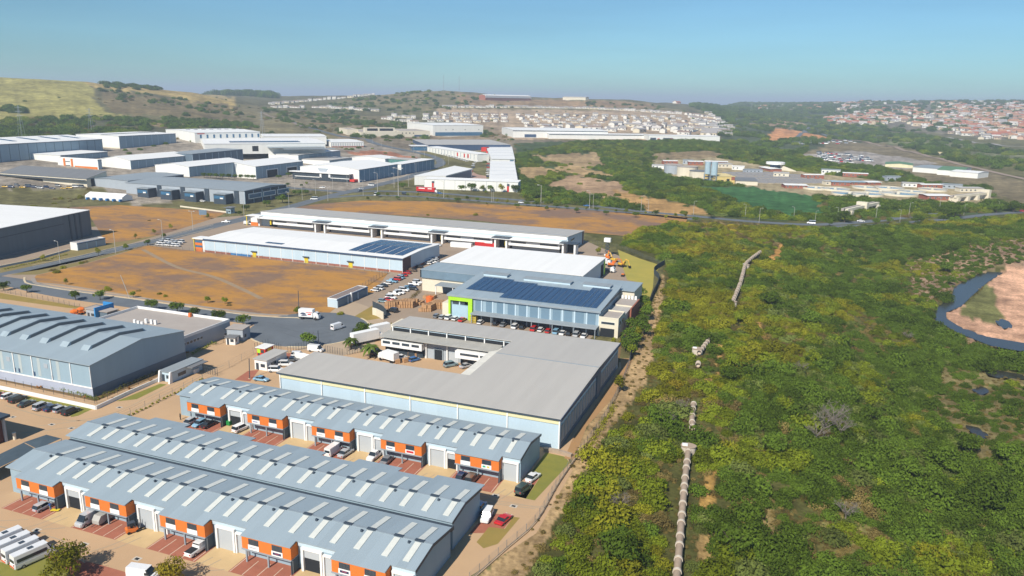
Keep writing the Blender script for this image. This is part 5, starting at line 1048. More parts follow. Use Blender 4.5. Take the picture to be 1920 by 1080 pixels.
def car_proto(kind, full=True):
    L, w, zb, zr, a, b1, c_, d, hb = SPEC[kind]; root = thing('parked_car' if kind in ('hatch','sedan','suv','sports') else {'pickup':'pickup_truck','van':'panel_van','minibus':'minibus'}[kind], 'x', 'car')
    x0, x1 = -L/2, L/2; b = MB()
    loft(b, [(x0,w*.84,.42,zb-.12),(x0+.18,w*.97,.28,zb),(b1-.1,w,.24,zb),(b1+.35,w*.98,.24,hb+.03),(x1-.25,w*.93,.28,hb-.10),(x1,w*.80,.38,hb-.24)])
    if kind == 'pickup':
        frus(b, a,b1-.1,w*.93,zb, c_,d,w*.80,zr-.04); b2 = MB(); b2.box(x0+.15,a-.1,-w*.82,w*.82,zb+.004,zb+.05); bed = b2
        b.box(c_-.02,d+.03,-w*.80,w*.80,zr-.03,zr+.03)
    else: b.box(c_,d+.03,-w*.80,w*.80,zr-.03,zr+.03); bed = None
    for s in (-1, 1): b.box(b1-.35,b1-.15,s*w*.98-.05+s*.08,s*w*.98+.05+s*.08,zb-.02,zb+.14)
    if kind in ('van','minibus'): frus(b, a,b1-.35,w*.97,zb, c_,d-.2,w*.84,zr-.03)
    for x in ((c_+.55),): 
        if kind != 'sports': b.box(x,x+.12,-w*.885,w*.885,zb,zr-.25) if kind not in ('van','minibus') else None
    o = b.build('body', PC['white'], root); o.material_slots[0].link = 'OBJECT'; 
    for p in o.data.polygons: p.use_smooth = False
    if bed: bed.build('bed_cover', darkm, root)
    g = MB()
    if kind in ('van','minibus'):
        g.hexa([(b1-.34,-w*.93,zb),(b1,-w*.90,zb),(b1,w*.90,zb),(b1-.34,w*.93,zb),(d-.19,-w*.80,zr-.12),(d,-w*.78,zr-.12),(d,w*.78,zr-.12),(d-.19,w*.80,zr-.12)]); g.build('windscreen', cglass, root); g = MB()
        z1, z2 = zb+.10, zb+(zr-zb)*.52
        xs = (-3.0, 1.9) if kind == 'minibus' else (1.0, 1.6)
        for s in (-1, 1): g = MB(); g.hexa([(xs[0],s*w*.985,z1),(xs[1],s*w*.985,z1),(xs[1],s*w*.90,z1),(xs[0],s*w*.90,z1),(xs[0],s*w*.925,z2),(xs[1],s*w*.925,z2),(xs[1],s*w*.86,z2),(xs[0],s*w*.86,z2)]); g.build('side_window', cglass, root)
        g = MB(); g.box(a-.06,a+.01,-w*.7,w*.7,zb+.1,zb+.62)
    else: frus(g, a,b1,w*.90,zb-.01, c_,d,w*.79,zr-.035)
    g.build('rear_window' if kind in ('van','minibus') else 'cabin_glass', cglass, root)
    wb = L*.30; r = .31 if kind in ('hatch','sedan','sports') else .36
    for sx in (-wb, wb+.05):
        for s in (-1, 1):
            t = MB(); t.tube((sx,s*(w-.20),r),(sx,s*(w+.01),r),r,12); wh = t.build('wheel', tyre, root)
            if full: t = MB(); t.tube((sx,s*(w-.0),r),(sx,s*(w+.025),r),r*.6,8); t.build('rim', rim, wh)
    if full:
        for s in (-1, 1):
            t = MB(); t.box(x1-.16,x1-.02,s*w*.62-.16,s*w*.62+.16,hb-.30,hb-.14); t.build('headlight', lampc, root)
            t = MB(); t.box(x0-.02,x0+.12,s*w*.72-.12,s*w*.72+.12,zb-.34,zb-.08); t.build('tail_light', lampr, root)
        if kind == 'suv': t = MB(); t.box(x0-.0,x0+.1,-.6,.6,.35,.5); t.build('bumper', tyre, root)
        if kind == 'minibus':
            t = MB(); t.box(x0-.03,x0+.05,-.75,.75,.5,.8); t.build('rear_stripe', mat('safety_stripe', (.6,.1,.02), .6), root); t = MB(); t.box(-.8,.1,-.4,.4,zr+.03,zr+.1); t.build('roof_hatch', trimdk, root)
    return root
PROTO = {}; USED = set()
def kidlist(root):
    if root.name not in KIDS: KIDS[root.name] = [(c_, list(c_.children)) for c_ in root.children]
    return KIDS[root.name]
def clone(root, loc, rz, s=1):
    k = kidlist(root); r = root.copy(); COL.objects.link(r); r.location = loc; r.rotation_euler = (0, 0, rz); r.scale = (s, s, s); out = []
    for c_, g in k:
        d = c_.copy(); COL.objects.link(d); d.parent = r; out.append(d)
        for q in g: e = q.copy(); COL.objects.link(e); e.parent = d
    return r, out
def car(kind, colr, px, py, head, label, group='cars parked on the estate', full=True, cat=None, world_=None):
    key = (kind, full); 
    loc = world_ or hit(px, py)
    if key not in PROTO: PROTO[key] = car_proto(kind, full); kidlist(PROTO[key])
    if key not in USED: USED.add(key); r = PROTO[key]; r.location = loc; r.rotation_euler.z = R_(head); ks = [c_ for c_, g in kidlist(r)]
    else: r, ks = clone(PROTO[key], loc, R_(head))
    bd = [k for k in ks if k.name.startswith('body')][0]; bd.material_slots[0].link = 'OBJECT'; bd.material_slots[0].material = PC[colr]
    tag(r, label, cat or {'pickup':'pickup truck','van':'van','minibus':'minibus'}.get(kind, 'car'), group); return r
BAY = 'cars in the bays of the unit blocks'
for k_, c_, x, y, h_, lb in [
 ('hatch','silver',82,954,88,'silver hatchback under the first orange unit from the left in the nearest block'),
 ('van','silver',168,979,-90,'silver people carrier facing out, beside the small box trailer'),
 ('pickup','white',372,1033,88,'white double cab pickup with black bed cover, in the nearest block\'s red bays'),
 ('hatch','silver',354,796,-88,'dark windowed silver hatchback, leftmost of three cars under the first unit of the far block'),
 ('hatch','sky',374,798,-92,'light blue hatchback between a silver and a black car'),('sedan','black',392,799,88,'black car, rightmost of three under the first unit of the far block'),
 ('suv','white',452,807,82,'white estate car parked on the concrete apron by the green bin'),('van','white',626,850,88,'white delivery van under the third orange unit of the far block'),
 ('sedan','silver',648,853,85,'silver sedan tucked in beside the white delivery van'),('pickup','white',703,858,-90,'white pickup with canopy at the left post of the fourth unit'),
 ('sedan','grey',724,868,-88,'grey sedan beside the white canopy pickup'),('hatch','navy',866,897,90,'navy blue hatchback under the fifth orange unit'),('suv','brown',885,902,90,'brown off roader next to the navy hatchback'),
 ('sedan','white',999,899,78,'white coupe on the red bay at the far end wall, by the grass'),('suv','green',981,921,78,'dark off roader with rear spare wheel, parked behind the white coupe'),
 ('suv','white',913,972,-82,'large white sport utility car facing the camera beside the red sports car'),('sports','red',944,977,80,'low red sports car at the corner of the yard'),
 ('sedan','sky',899,955,90,'light blue car mostly hidden in the shadow of the middle block')]: car(k_, c_, x, y, h_, lb, BAY)
ROWL = 'cars parked below the planted bed of the monitor roofed warehouse'
for k_, c_, x, y, h_, lb in [('hatch','red',-3,744,92,'dark red car cut off by the left edge of the picture'),('hatch','white',17,746,90,'white hatchback behind the black estate, second in the left row'),('suv','black',34,752,92,'black estate third in the left parking row'),('sedan','green',50,760,92,'dark green sedan standing apart in the left parking row'),
 ('suv','silver',79,766,92,'silver estate with roof rails in the left parking row'),('sedan','navy',98,768,92,'navy sedan between the silver estate and a small silver car'),('hatch','silver',114,771,92,'small silver hatchback, second from the right in the left parking row'),('suv','black',133,775,92,'black off roader at the right end of the left parking row')]: car(k_, c_, x, y, h_, lb, ROWL)
a0 = un(27,1068); a1 = un(100,1035); hd = math.degrees(math.atan2(a1.y-a0.y, a1.x-a0.x)); mid = (a0+a1)/2; nrm = Vector((-(a1-a0).y, (a1-a0).x, 0)).normalized()
for k in range(4): car('minibus', 'white', 0, 0, hd, 'white minibus, %s of four parked side by side at the bottom left' % ['first from the right','second from the right','third from the right','leftmost'][k], 'white minibuses parked side by side', world_=mid+nrm*(2.55*k)+Vector((-.35*k,0,0)))
car('van','white',268,1084,10,'white van cut off by the bottom edge, beside the small tree','vans on the estate')
for k_, c_, x, y, h_, lb in [('sedan','sky',490,714,5,'light blue sedan alone in front of the striped bay by the small white office'),('suv','white',518,697,20,'white car nearest the planter right of the small white office'),('suv','white',536,686,25,'white off roader in the row behind the small white office'),('sedan','black',549,678,25,'black car nearly hidden between white ones by the small office'),('suv','white',560,669,25,'white estate further back in the row by the small office'),('van','white',592,659,5,'white panel van at the gate below the turning circle'),
 ('suv','black',707,664,70,'black car in front of the palm at the courtyard entrance'),('hatch','white',753,673,60,'white car wrapped with stickers behind the box lorry'),('hatch','blue',777,677,62,'bright blue hatchback in the courtyard of the L shaped warehouse'),('suv','teal',845,687,55,'grey green sport utility car in the courtyard'),('sedan','silver',874,689,60,'silver car half under the white canopy of the courtyard'),
 ('hatch','red',397,622,0,'red car under the dark shade nets beside the flat annex'),('hatch','silver',409,624,0,'silver car next to the red one under the shade nets'),('hatch','white',425,631,60,'white car by the small gatehouse below the shade nets'),
 ('hatch','white',379,616,0,'white car at the left end under the shade nets'),('van','white',633,617,75,'small white van turning in the cul de sac')]: car(k_, c_, x, y, h_, lb, 'cars in the yards beside the turning circle')
LN = 'cars parked along the lane to the long white warehouses'
left_ = [(703,546,'hatch','white'),(710,543,'suv','white'),(718,537.5,'sedan','black'),(727,533,'hatch','white'),(735,529.5,'pickup','sky'),(743,525.5,'suv','red'),(749,522.5,'suv','sky'),(756,518,'sedan','red'),(764,513.5,'hatch','red'),(772,508.5,'pickup','brown'),(785,502,'sedan','black')]
nth = ['first','second','third','fourth','fifth','sixth','seventh','eighth','ninth','tenth','eleventh']
for i, (x, y, k_, c_) in enumerate(left_): car(k_, c_, x, y, 178, '%s car %s from the near end, left row of the lane' % ({'sky':'light blue'}.get(c_, c_), nth[i]), LN, False)
right_ = [(718,567,'hatch','teal'),(728,564,'sedan','red'),(733,560,'suv','white'),(740,553,'pickup','white'),(749,551,'suv','white'),(757,546,'suv','white'),(765,542.5,'hatch','sky'),(771,539.5,'sedan','navy'),(777,535,'pickup','white'),(783,531.5,'suv','white'),(776,544,'hatch','black')]
for i, (x, y, k_, c_) in enumerate(right_): car(k_, c_, x, y, 2, '%s car %s from the near end, right row of the lane' % ({'sky':'light blue','teal':'grey green'}.get(c_, c_), nth[i]), LN, False)
for i, (x, y) in enumerate(((803,495.5),(808,493.5),(812,492.5),(817,490.5),(806,491),(814,488.5))): car(['hatch','sedan','suv'][i % 3], 'white', x, y, 178, 'white car in the cluster at the end wall of the solar striped warehouse, '+nth_(i)+' one', 'white cars by the end wall', False)
SB_ = 'cars parked before the solar roofed warehouse'
for i, (x, y, k_, c_, h_) in enumerate([(819,595,'hatch','grey',88),(830,597,'hatch','silver',88),(842,598,'suv','white',88),(854,600,'hatch','white',88),(867,602,'sedan','red',88),(901,607,'hatch','white',90),(930,609,'hatch','black',90),(944,611,'sedan','grey',90),(966,615,'suv','white',90),(980,616,'hatch','black',90),(1001,619.5,'suv','red',90),(1014,621,'hatch','white',90),(1028,623.5,'hatch','red',90),(1043,625,'suv','sky',90),(1055,627,'sedan','white',90),(1067,628.5,'hatch','black',90),(1081,630,'suv','silver',90),(1095,632.5,'sedan','white',90)]):
    car(k_, c_, x, y, h_, ('%s car in the open row left of the canopy, %s from the left' % ({'sky':'light blue'}.get(c_, c_), nth[i])) if i < 5 else '%s car along the long canopy, number %s from its left end' % ({'sky':'light blue'}.get(c_, c_), ['one','two','three','four','five','six','seven','eight','nine','ten','eleven','twelve','thirteen'][i-5]), SB_, False)
car('sedan','blue',1169,640,100,'blue car in the planted corner beside the dark fence','cars before the solar roofed warehouse',False)
car('suv','black',736,585,175,'black car beside the stacks of timber crates','cars in the timber yard',False)
for i in range(15):
    car(['hatch','sedan','suv'][i % 3], 'white', 297+(i % 5)*8.5+(i//5)*4, 460-(i//5)*3.6+(i % 5)*.6, 175, 'white car in the square by the yellow office, row %d, %s from the left' % (i//5+1, nth_(i % 5)), 'white cars by the yellow framed office', False)
for k_, c_, x, y, h_, lb in [('pickup','white',424,417.5,25,'white pickup driving on the street behind the solar striped warehouse'),('sedan','white',821,461,170,'white car in the yard before the longest white warehouse'),('van','white',465,421,10,'white van at the left end of the longest white warehouse')]: car(k_, c_, x, y, h_, lb, 'vehicles near the long white warehouses', False)
# distant cars: one small mesh each
def far_mesh(kind):
    L, w, zb, zr, a, b1, c_, d, hb = SPEC[kind]; b = MB(); loft(b, [(-L/2,w*.84,.42,zb-.12),(-L/2+.18,w*.97,.2,zb),(b1,w,.2,zb),(L/2-.2,w*.93,.25,hb-.1),(L/2,w*.8,.38,hb-.24)], 0)
    frus(b, a,b1,w*.9,zb-.01,c_,d,w*.79,zr-.03,1); b.box(c_,d,-w*.8,w*.8,zr-.03,zr+.03,0)
    for sx in (-L*.3, L*.3):
        for s in (-1, 1): b.tube((sx,s*(w-.2),.32),(sx,s*(w+.01),.32),.32,8,2)
    return b.mesh('car', [PC['white'], cglass, tyre])
FM = {k: far_mesh(k) for k in ('hatch','sedan','suv','van','pickup')}
def fcar(kind, colr, px, py, head, label, group, s=1.0):
    o = bpy.data.objects.new('parked_car' if 'driv' not in label else 'car', FM[kind]); COL.objects.link(o); o.location = hit(px, py)+Vector((0,0,.05)); o.rotation_euler.z = R_(head); o.scale = (s,s,s)
    o.material_slots[0].link = 'OBJECT'; o.material_slots[0].material = PC[colr]; tag(o, label, 'car' if kind != 'van' else 'van', group)
RD = 'cars driving on the roads'
for k_, c_, x, y, h_, lb in [('sedan','white',604,353,200,'white car driving in front of the street corner warehouse'),('van','white',696,348.5,200,'white van driving right of the street corner warehouse'),('sedan','black',676,359.5,240,'dark car driving at the road junction'),('hatch','white',677,354.5,240,'white car driving just ahead of the dark one at the junction'),('suv','black',759,365,0,'dark off roader driving left of the red articulated lorry'),('van','white',589,374.5,205,'white van driving down the main street toward the camera'),('van','white',706,366.5,90,'white van waiting to cross at the junction'),('hatch','blue',825,363.5,0,'blue car driving ahead of the red articulated lorry'),('sedan','blue',1100,387,175,'blue car driving on the dual carriageway right of the white units'),('hatch','white',977,381,5,'white car driving on the dual carriageway below the white unit block'),('van','white',1521,420,175,'white van driving on the right part of the dual carriageway'),('sedan','white',1614,416,0,'white car driving near the short pipe bridge'),('sedan','white',1898,388.5,10,'white car driving at the far right of the dual carriageway'),('hatch','red',1917,397,10,'red car driving at the right edge of the picture')]: fcar(k_, c_, x, y, h_, lb, RD, 1.1)
random.seed(5)
for i in range(26):
    l = i % 2; t = i//2; x = (895-t*.4, 917-t*.25)[l]+random.uniform(-1,1); y = 291+t*3.4 if t < 13 else 335
    if l == 0: x = 895-max(0, t-2)*1.9+random.uniform(-1.5,1.5)
    fcar(random.choice(['sedan','hatch','suv','pickup']), random.choice(['white','white','white','silver','red','navy']), x, y, random.choice((0,180)), 'small car on the %s side of the brick lane, %s from the far end' % (('left','right')[l], nth_(t)), 'cars along the %s side of the brick lane' % ('left','right')[l])
for i in range(14): fcar('suv', 'white', 816+i*4.6, 286+i*1.3, 60, 'white car in line before the units with red entrances, '+nth_(i)+' from the left', 'cars before the units with red entrances')
for i in range(12): fcar(random.choice(['sedan','suv','van']), random.choice(['white','white','silver','blue','navy']), 371+random.uniform(0,64), 376+random.uniform(-2,4), random.choice((0,90)), 'car parked in the yard of the dark box offices', 'cars in the yard of the dark box offices')
for i in range(14): fcar(random.choice(['sedan','suv','van']), random.choice(['white','silver','navy','blue','yellow','grey']), 10+i*11, 350+random.uniform(-3,3)+i*.25, random.choice((0,20)), 'vehicle standing before the open fronted depot', 'vehicles before the depot')
for i in range(96):
    u = random.random(); r_ = random.randint(0, 4); x = 1530+r_*3+u*95*(1 if r_ < 4 else .6); y = 287.5+r_*3.2+u*6; fcar(random.choice(['sedan','hatch','suv','van','pickup']), random.choice(['white']*6+['silver','silver','red','navy','grey']), x, y, random.uniform(-20,20), 'vehicle in the crowded vehicle yard beyond the treatment works', 'vehicles in the crowded yard across the valley', 1.5)
for i in range(34): fcar(random.choice(['sedan','suv','van']), random.choice(['white','white','white','red','silver']), random.uniform(1497,1605), random.uniform(264,271), random.uniform(-20,20), 'vehicle in the scrap yard below the orange earth bank', 'vehicles in the scrap yard', 1.5)
for i in range(8): fcar(random.choice(['sedan','suv']), 'white', 1738+i*6, 318.5+i*.7, 80, 'white car in front of the green roofed hall, '+nth_(i)+' from the left', 'cars before the green roofed hall', 1.4)
# lorries, trailers, machines
def lorry(label, px, py, head, L=7.5, boxc=None, cabc='white', red=False, cat='lorry', loc=None, h=3.6, marks=None, name='lorry', group=None):
    r = thing(name, label, cat, loc or hit(px, py), R_(head), group); boxm = boxc or white_p
    b = MB(); b.box(-L/2, L/2-2.2, -1.2, 1.2, 1.0, h); bx = b.build('cargo_box', boxm, r)
    b = MB(); b.box(-L/2, L/2-.2, -.5, .5, .6, 1.0); b.build('chassis', tyre, r)
    b = MB(); loft(b, [(L/2-2.0,1.1,.6,2.6),(L/2-1.4,1.15,.5,2.9),(L/2-.3,1.15,.5,2.3),(L/2,1.05,.5,1.7)]); c_ = b.build('cab', PC[cabc], r); b = MB(); b.hexa([(L/2-.30,-.95,1.72),(L/2-.02,-.95,1.66),(L/2-.02,.95,1.66),(L/2-.30,.95,1.72),(L/2-.9,-.9,2.6),(L/2-.28,-.9,2.32),(L/2-.28,.9,2.32),(L/2-.9,.9,2.6)]); b.build('windscreen', cglass, c_)
    xs = [-L/2+1.3, L/2-1.2]+([-L/2+2.4] if L > 10 else [])+([L/2-4.5] if L > 12 else [])
    for x in xs:
        for s in (-1, 1): b = MB(); b.tube((x,s*.85,.48),(x,s*1.2,.48),.48,12); b.build('wheel', tyre, r)
    if marks: marks(bx, L, h)
    return r
def m1(bx, L, h):
    a = mat('mark_red', (.7,.03,.03), .5); d = mat('mark_dark', (.08,.1,.16), .5)
    for s in (-1,):
        b = MB(); b.box(-.2,1.0,s*1.23-.01,s*1.23+.01,1.9,2.3); b.build('logo', a, bx); b = MB()
        for k in range(7): b.box(-.9+k*.34,-.66+k*.34,s*1.23-.01,s*1.23+.01,2.6,2.9)
        b.build('lettering', a, bx); b = MB(); b.extr([(-3.2,2.1),(-2.4,2.7),(-1.4,2.6),(-.7,2.0),(-1.5,1.9),(-2.6,1.95)], s*1.235, s*1.215, 'y'); b.build('logo', d, bx); b = MB(); b.extr([(-2.9,1.4),(-2.2,1.85),(-1.0,1.8),(-.4,1.45)], s*1.235, s*1.215, 'y'); b.build('logo', d, bx)
def m2(bx, L, h):
    b = MB(); b.box(-L*.38,-L*.08,-1.24,-1.21,h-1.5,h-.7); b.box(L*.06,L*.30-1,-1.24,-1.21,h-1.5,h-.7); b.build('lettering_panel', white_p, bx)
lorry('white box lorry with red and dark lettering on its side, standing in the turning circle', 581, 598, 12, 7.6, marks=m1, h=3.8)
lorry('red articulated lorry with white lettering panels, on the dual carriageway', 801, 361, -2, 20, PC['red'], marks=m2, h=4.6, name='articulated_lorry')
lorry('white box lorry with open back in the courtyard of the L shaped warehouse', 728, 677, 165, 7, h=3.4)
lorry('white semi trailer parked by the palm tree, nearer of the two', 690, 642, 62, 12, h=4.2, name='articulated_lorry', cat='lorry')
lorry('white semi trailer behind the other one, next to the stair tower', 716, 629, 62, 10, h=4.2, name='articulated_lorry')
lorry('white flatbed lorry in the machine yard beside the white roofed warehouse', 1140, 510, -8, 7, mat('flatbed', (.2,.2,.2), .8), h=1.6)
lorry('white lorry with green stripe parked tight to the end wall in the machine yard', 1136, 497, -8, 6, h=3.2)
for (x, y, m_, lb) in ((865,464,white_p,'pale shipping container before the longest white warehouse'),(911,463,PC['red'],'red shipping container before the longest white warehouse')):
    t = thing('shipping_container', lb, 'container', hit(x, y), R_(4)); b = MB(); b.box(-6,6,-1.2,1.2,.1,2.7); b.build('body', m_, t); b = MB()
    for k in range(20): b.box(-5.9+k*.6,-5.6+k*.6,-1.25,-1.2,.3,2.6)
    b.build('corrugation', m_, t); b = MB(); b.box(6,6.06,-1.1,1.1,.2,2.6); b.build('door', m_, t)
def forklift(px, py, head, label, colr):
    r = thing('forklift', label, 'forklift', hit(px, py), R_(head)); b = MB(); loft(b, [(-1.2,.5,.35,1.1),(-.9,.58,.25,1.25),(.3,.58,.25,.9),(.9,.55,.25,.8)]); b.build('body', PC[colr], r)
    for x in (-.75,.75):
        for s in (-1,1): b = MB(); b.tube((x,s*.35,.3),(x,s*.6,.3),.3,10); b.build('wheel', tyre, r)
    for x, y in ((-.7,.45),(-.7,-.45),(.5,.45),(.5,-.45)): b = MB(); b.tube((x,y,.9),(x*.8,y,2.1),.05,5); b.build('post', trimdk, r)
    b = MB(); b.box(-.65,.5,-.5,.5,2.1,2.18); b.build('roof', trimdk, r)
    for s in (-.35,.35): b = MB(); b.box(.95,1.1,s-.06,s+.06,.1,2.5); b.build('mast', trimdk, r); b = MB(); b.box(1.1,2.3,s-.07,s+.07,.12,.2); b.build('fork', tyre, r)
    b = MB(); b.box(-.35,.1,-.25,.25,.9,1.4); b.build('seat', tyre, r)
forklift(249, 998, 60, 'orange forklift carrying a pallet at the third door of the nearest block', 'orange')
r = thing('box_trailer', 'small silver grey box trailer beside the people carrier', 'trailer', hit(194, 979), R_(-90)); b = MB(); b.extr([(-1.6,.5),(-1.7,1.9),(1.1,2.0),(1.7,1.2),(1.7,.5)], -.85, .85, 'y'); b.build('body', mat('trailer_grey', (.42,.41,.38), .5), r)
for s in (-1,1): b = MB(); b.tube((0,s*.87,.33),(0,s*1.08,.33),.33,10); b.build('wheel', tyre, r)
b = MB(); b.box(1.7,2.7,-.05,.05,.42,.5); b.build('drawbar', trimdk, r)
def digger(px, py, head, label, boom=1, colr='yellow'):
    r = thing('excavator', label, 'excavator', hit(px, py), R_(head)); p = PC[colr]
    for s in (-1,1): b = MB(); b.extr([(-1.9,.1),(-1.6,0),(1.6,0),(1.9,.1),(1.9,.6),(1.6,.8),(-1.6,.8),(-1.9,.6)], s*1.0-.3, s*1.0+.3, 'y'); b.build('track', tyre, r)
    b = MB(); loft(b, [(-1.9,1.1,.95,2.0),(-1.5,1.25,.9,2.2),(.6,1.2,.9,1.9),(1.1,1.1,.9,1.7)]); b.build('body', p, r); b = MB(); b.box(.1,1.3,.25,1.15,1.7,2.9); b.build('cab', p, r); b = MB(); b.box(.2,1.35,.33,1.2,2.0,2.75); b.build('cab_glass', cglass, r)
    b = MB(); b.tube((1,-.3,1.6),(2.6,-.3,4.2),.25,6); b.tube((2.6,-.3,4.2),(4.4,-.3,3.8),.24,6); b.build('boom', p, r); b = MB(); b.tube((4.3,-.3,3.9),(5.2,-.3,1.4),.2,6); b.build('stick', p, r); b = MB(); b.extr([(4.7,1.5),(5.6,1.4),(5.7,.5),(4.9,.4)], -.8, .2, 'y'); b.build('bucket', tyre, r)
digger(1166, 500, -30, 'yellow excavator with a lowered boom, rightmost machine of the yard'); digger(1150, 491, 150, 'yellow excavator in the middle of the machine yard'); digger(1139, 487, 100, 'orange excavator behind the white lorries', colr='orange'); digger(1147, 500, 10, 'orange machine between the lorries and the yellow excavators', colr='orange')
r = thing('scissor_lift', 'tall white platform lift standing highest in the machine yard', 'lift', hit(1138, 480), 0); b = MB(); b.box(-1.2,1.2,-1,1,.3,1.2); b.build('base', white_p, r)
for k in range(4):
    for s in (-1,1): b = MB(); b.tube((-1.1*s,-.8,1.2+k*1.6),(1.1*s,-.8,2.8+k*1.6),.16,4); b.tube((-1.1*s,.8,1.2+k*1.6),(1.1*s,.8,2.8+k*1.6),.16,4); b.build('arm', trimdk, r)
b = MB(); b.box(-1.7,1.7,-1.2,1.2,7.6,9.6); b.build('platform', white_p, r)
r = thing('road_roller', 'small orange roller standing alone at the front of the machine yard', 'roller', hit(1168, 518), R_(90)); b = MB(); loft(b, [(-1,.6,.4,1.2),(-.6,.7,.4,1.4),(.6,.7,.4,1.3),(1,.6,.4,1.1)]); b.build('body', PC['orange'], r)
for x in (-.9,.9): b = MB(); b.tube((x,-.7,.5),(x,.7,.5),.5,12); b.build('drum', tyre, r)
# concrete mixers by the blue gatehouse
for i, (x, y) in enumerate(((140,592),(152,588))):
    r = thing('concrete_mixer', 'orange concrete mixer %s the grey gatehouse with the blue wall' % ('further from','right beside')[i], 'mixer', hit(x, y), R_(20)); b = MB(); b.tube((-1.3,0,1.5),(.2,0,1.7),.5,10,0,1.0); b.tube((.2,0,1.7),(1.4,0,1.9),1.0,10,0,.45); b.build('drum', PC['orange'], r); b = MB(); b.box(-1.3,1.3,-.5,.5,.4,.9); b.build('frame', PC['orange'], r)
    for xx in (-.9,.9):
        for s in (-1,1): b = MB(); b.tube((xx,s*.5,.35),(xx,s*.7,.35),.35,8); b.build('wheel', tyre, r)
# timber crates and pallets in the yard
crate = mat('timber_crate', (.50,.30,.155), .85, (.38,.22,.11), 2.5, 1, stretch=(1,1,4))
cb = MB(); cb.box(-.75,.75,-.6,.6,.12,1.3)
for x in (-.6,0,.6): cb.box(x-.08,x+.08,-.6,.6,0,.118)
for z in (.3,.75,1.15):
    for s in (-1,1): cb.box(-.78,.78,s*.61-.02,s*.61+.02,z,z+.12)
CM = cb.mesh('crate', crate); n_ = 0
for (xa_, xb_, y_, yb_, nx, ny, st, lb) in ((726,739,578,575,4,3,2,'timber crate in the leftmost stack'),(739,772,577,571,8,4,2,'timber crate in the long central stack'),(771,786,572,571,4,3,1,'timber crate at the right end of the long stack'),(789,806,584,576,5,4,2,'timber crate in the stack by the entrance box'),(808,829,579,572,5,4,2,'timber crate in the stack by the lime frame'),(797,812,560,557,4,2,1,'timber crate by the orange tank')):
    for i in range(nx):
        for j in range(ny):
            for k in range(st):
                if random.random() < .15 and k: continue
                u = i/max(1, nx-1); G = un(xa_+(xb_-xa_)*u, y_-.0); G = G+Vector((0, j*1.35, 0)); o = bpy.data.objects.new('timber_crate', CM); COL.objects.link(o)
                o.location = (G.x, G.y+(yb_-y_)*.0, k*1.31); o.rotation_euler.z = random.uniform(-.06,.06); tag(o, lb+', column %d, layer %d, row %d' % (i+1, k+1, j+1), 'crate', 'crates: '+lb[18:60])
for i, (x, y) in enumerate(((767,663),(770,667),(783,664),(782,669),(745,681),(760,679))):
    o = bpy.data.objects.new('timber_crate', CM); COL.objects.link(o); o.location = un(x, y); o.rotation_euler.z = .2*i; tag(o, 'timber crate among the packing lying around the courtyard box lorry', 'crate', 'crates in the courtyard')
t = thing('water_tank', 'orange plastic tank by the entrance canopy of the solar roofed warehouse', 'tank', hit(806, 566)); b = MB(); lathe(b, 0,0,1.6,0,2.2,14); b.build('body', mat('orange_plastic', (.75,.18,.04), .5), t); b = MB(); lathe(b, 0,0,.5,2.2,2.6,10); b.build('lid', mat('orange_plastic', (.75,.18,.04), .5), t)
t = thing('cage', 'yellow wire cage at the left end of the long canopy', 'cage', hit(888, 604)); b = MB()
for x in (-1.2,0,1.1): b.box(x,x+.12,-.8,-.7,0,2.6); b.box(x,x+.12,.7,.8,0,2.6)
for z in (0,.8,1.7,2.5): b.box(-1.2,1.22,-.84,-.801,z,z+.12); b.box(-1.2,1.22,.801,.84,z,z+.12)
b.build('frame', yellowp, t); b = MB(); b.box(-1,1,-.6,.6,.1,2.3); b.build('load', mat('load', (.45,.36,.1), .8), t)
t = thing('waste_bin', 'green wheeled bin at the first door of the far orange block', 'bin', hit(430, 797)); b = MB(); b.box(-.5,.5,-.5,.5,.1,1.1); b.build('body', mat('green_plastic', (.02,.25,.06), .5), t); b = MB(); b.box(-.55,.55,-.55,.55,1.1,1.18); b.build('lid', mat('green_plastic', (.02,.25,.06), .5), t)
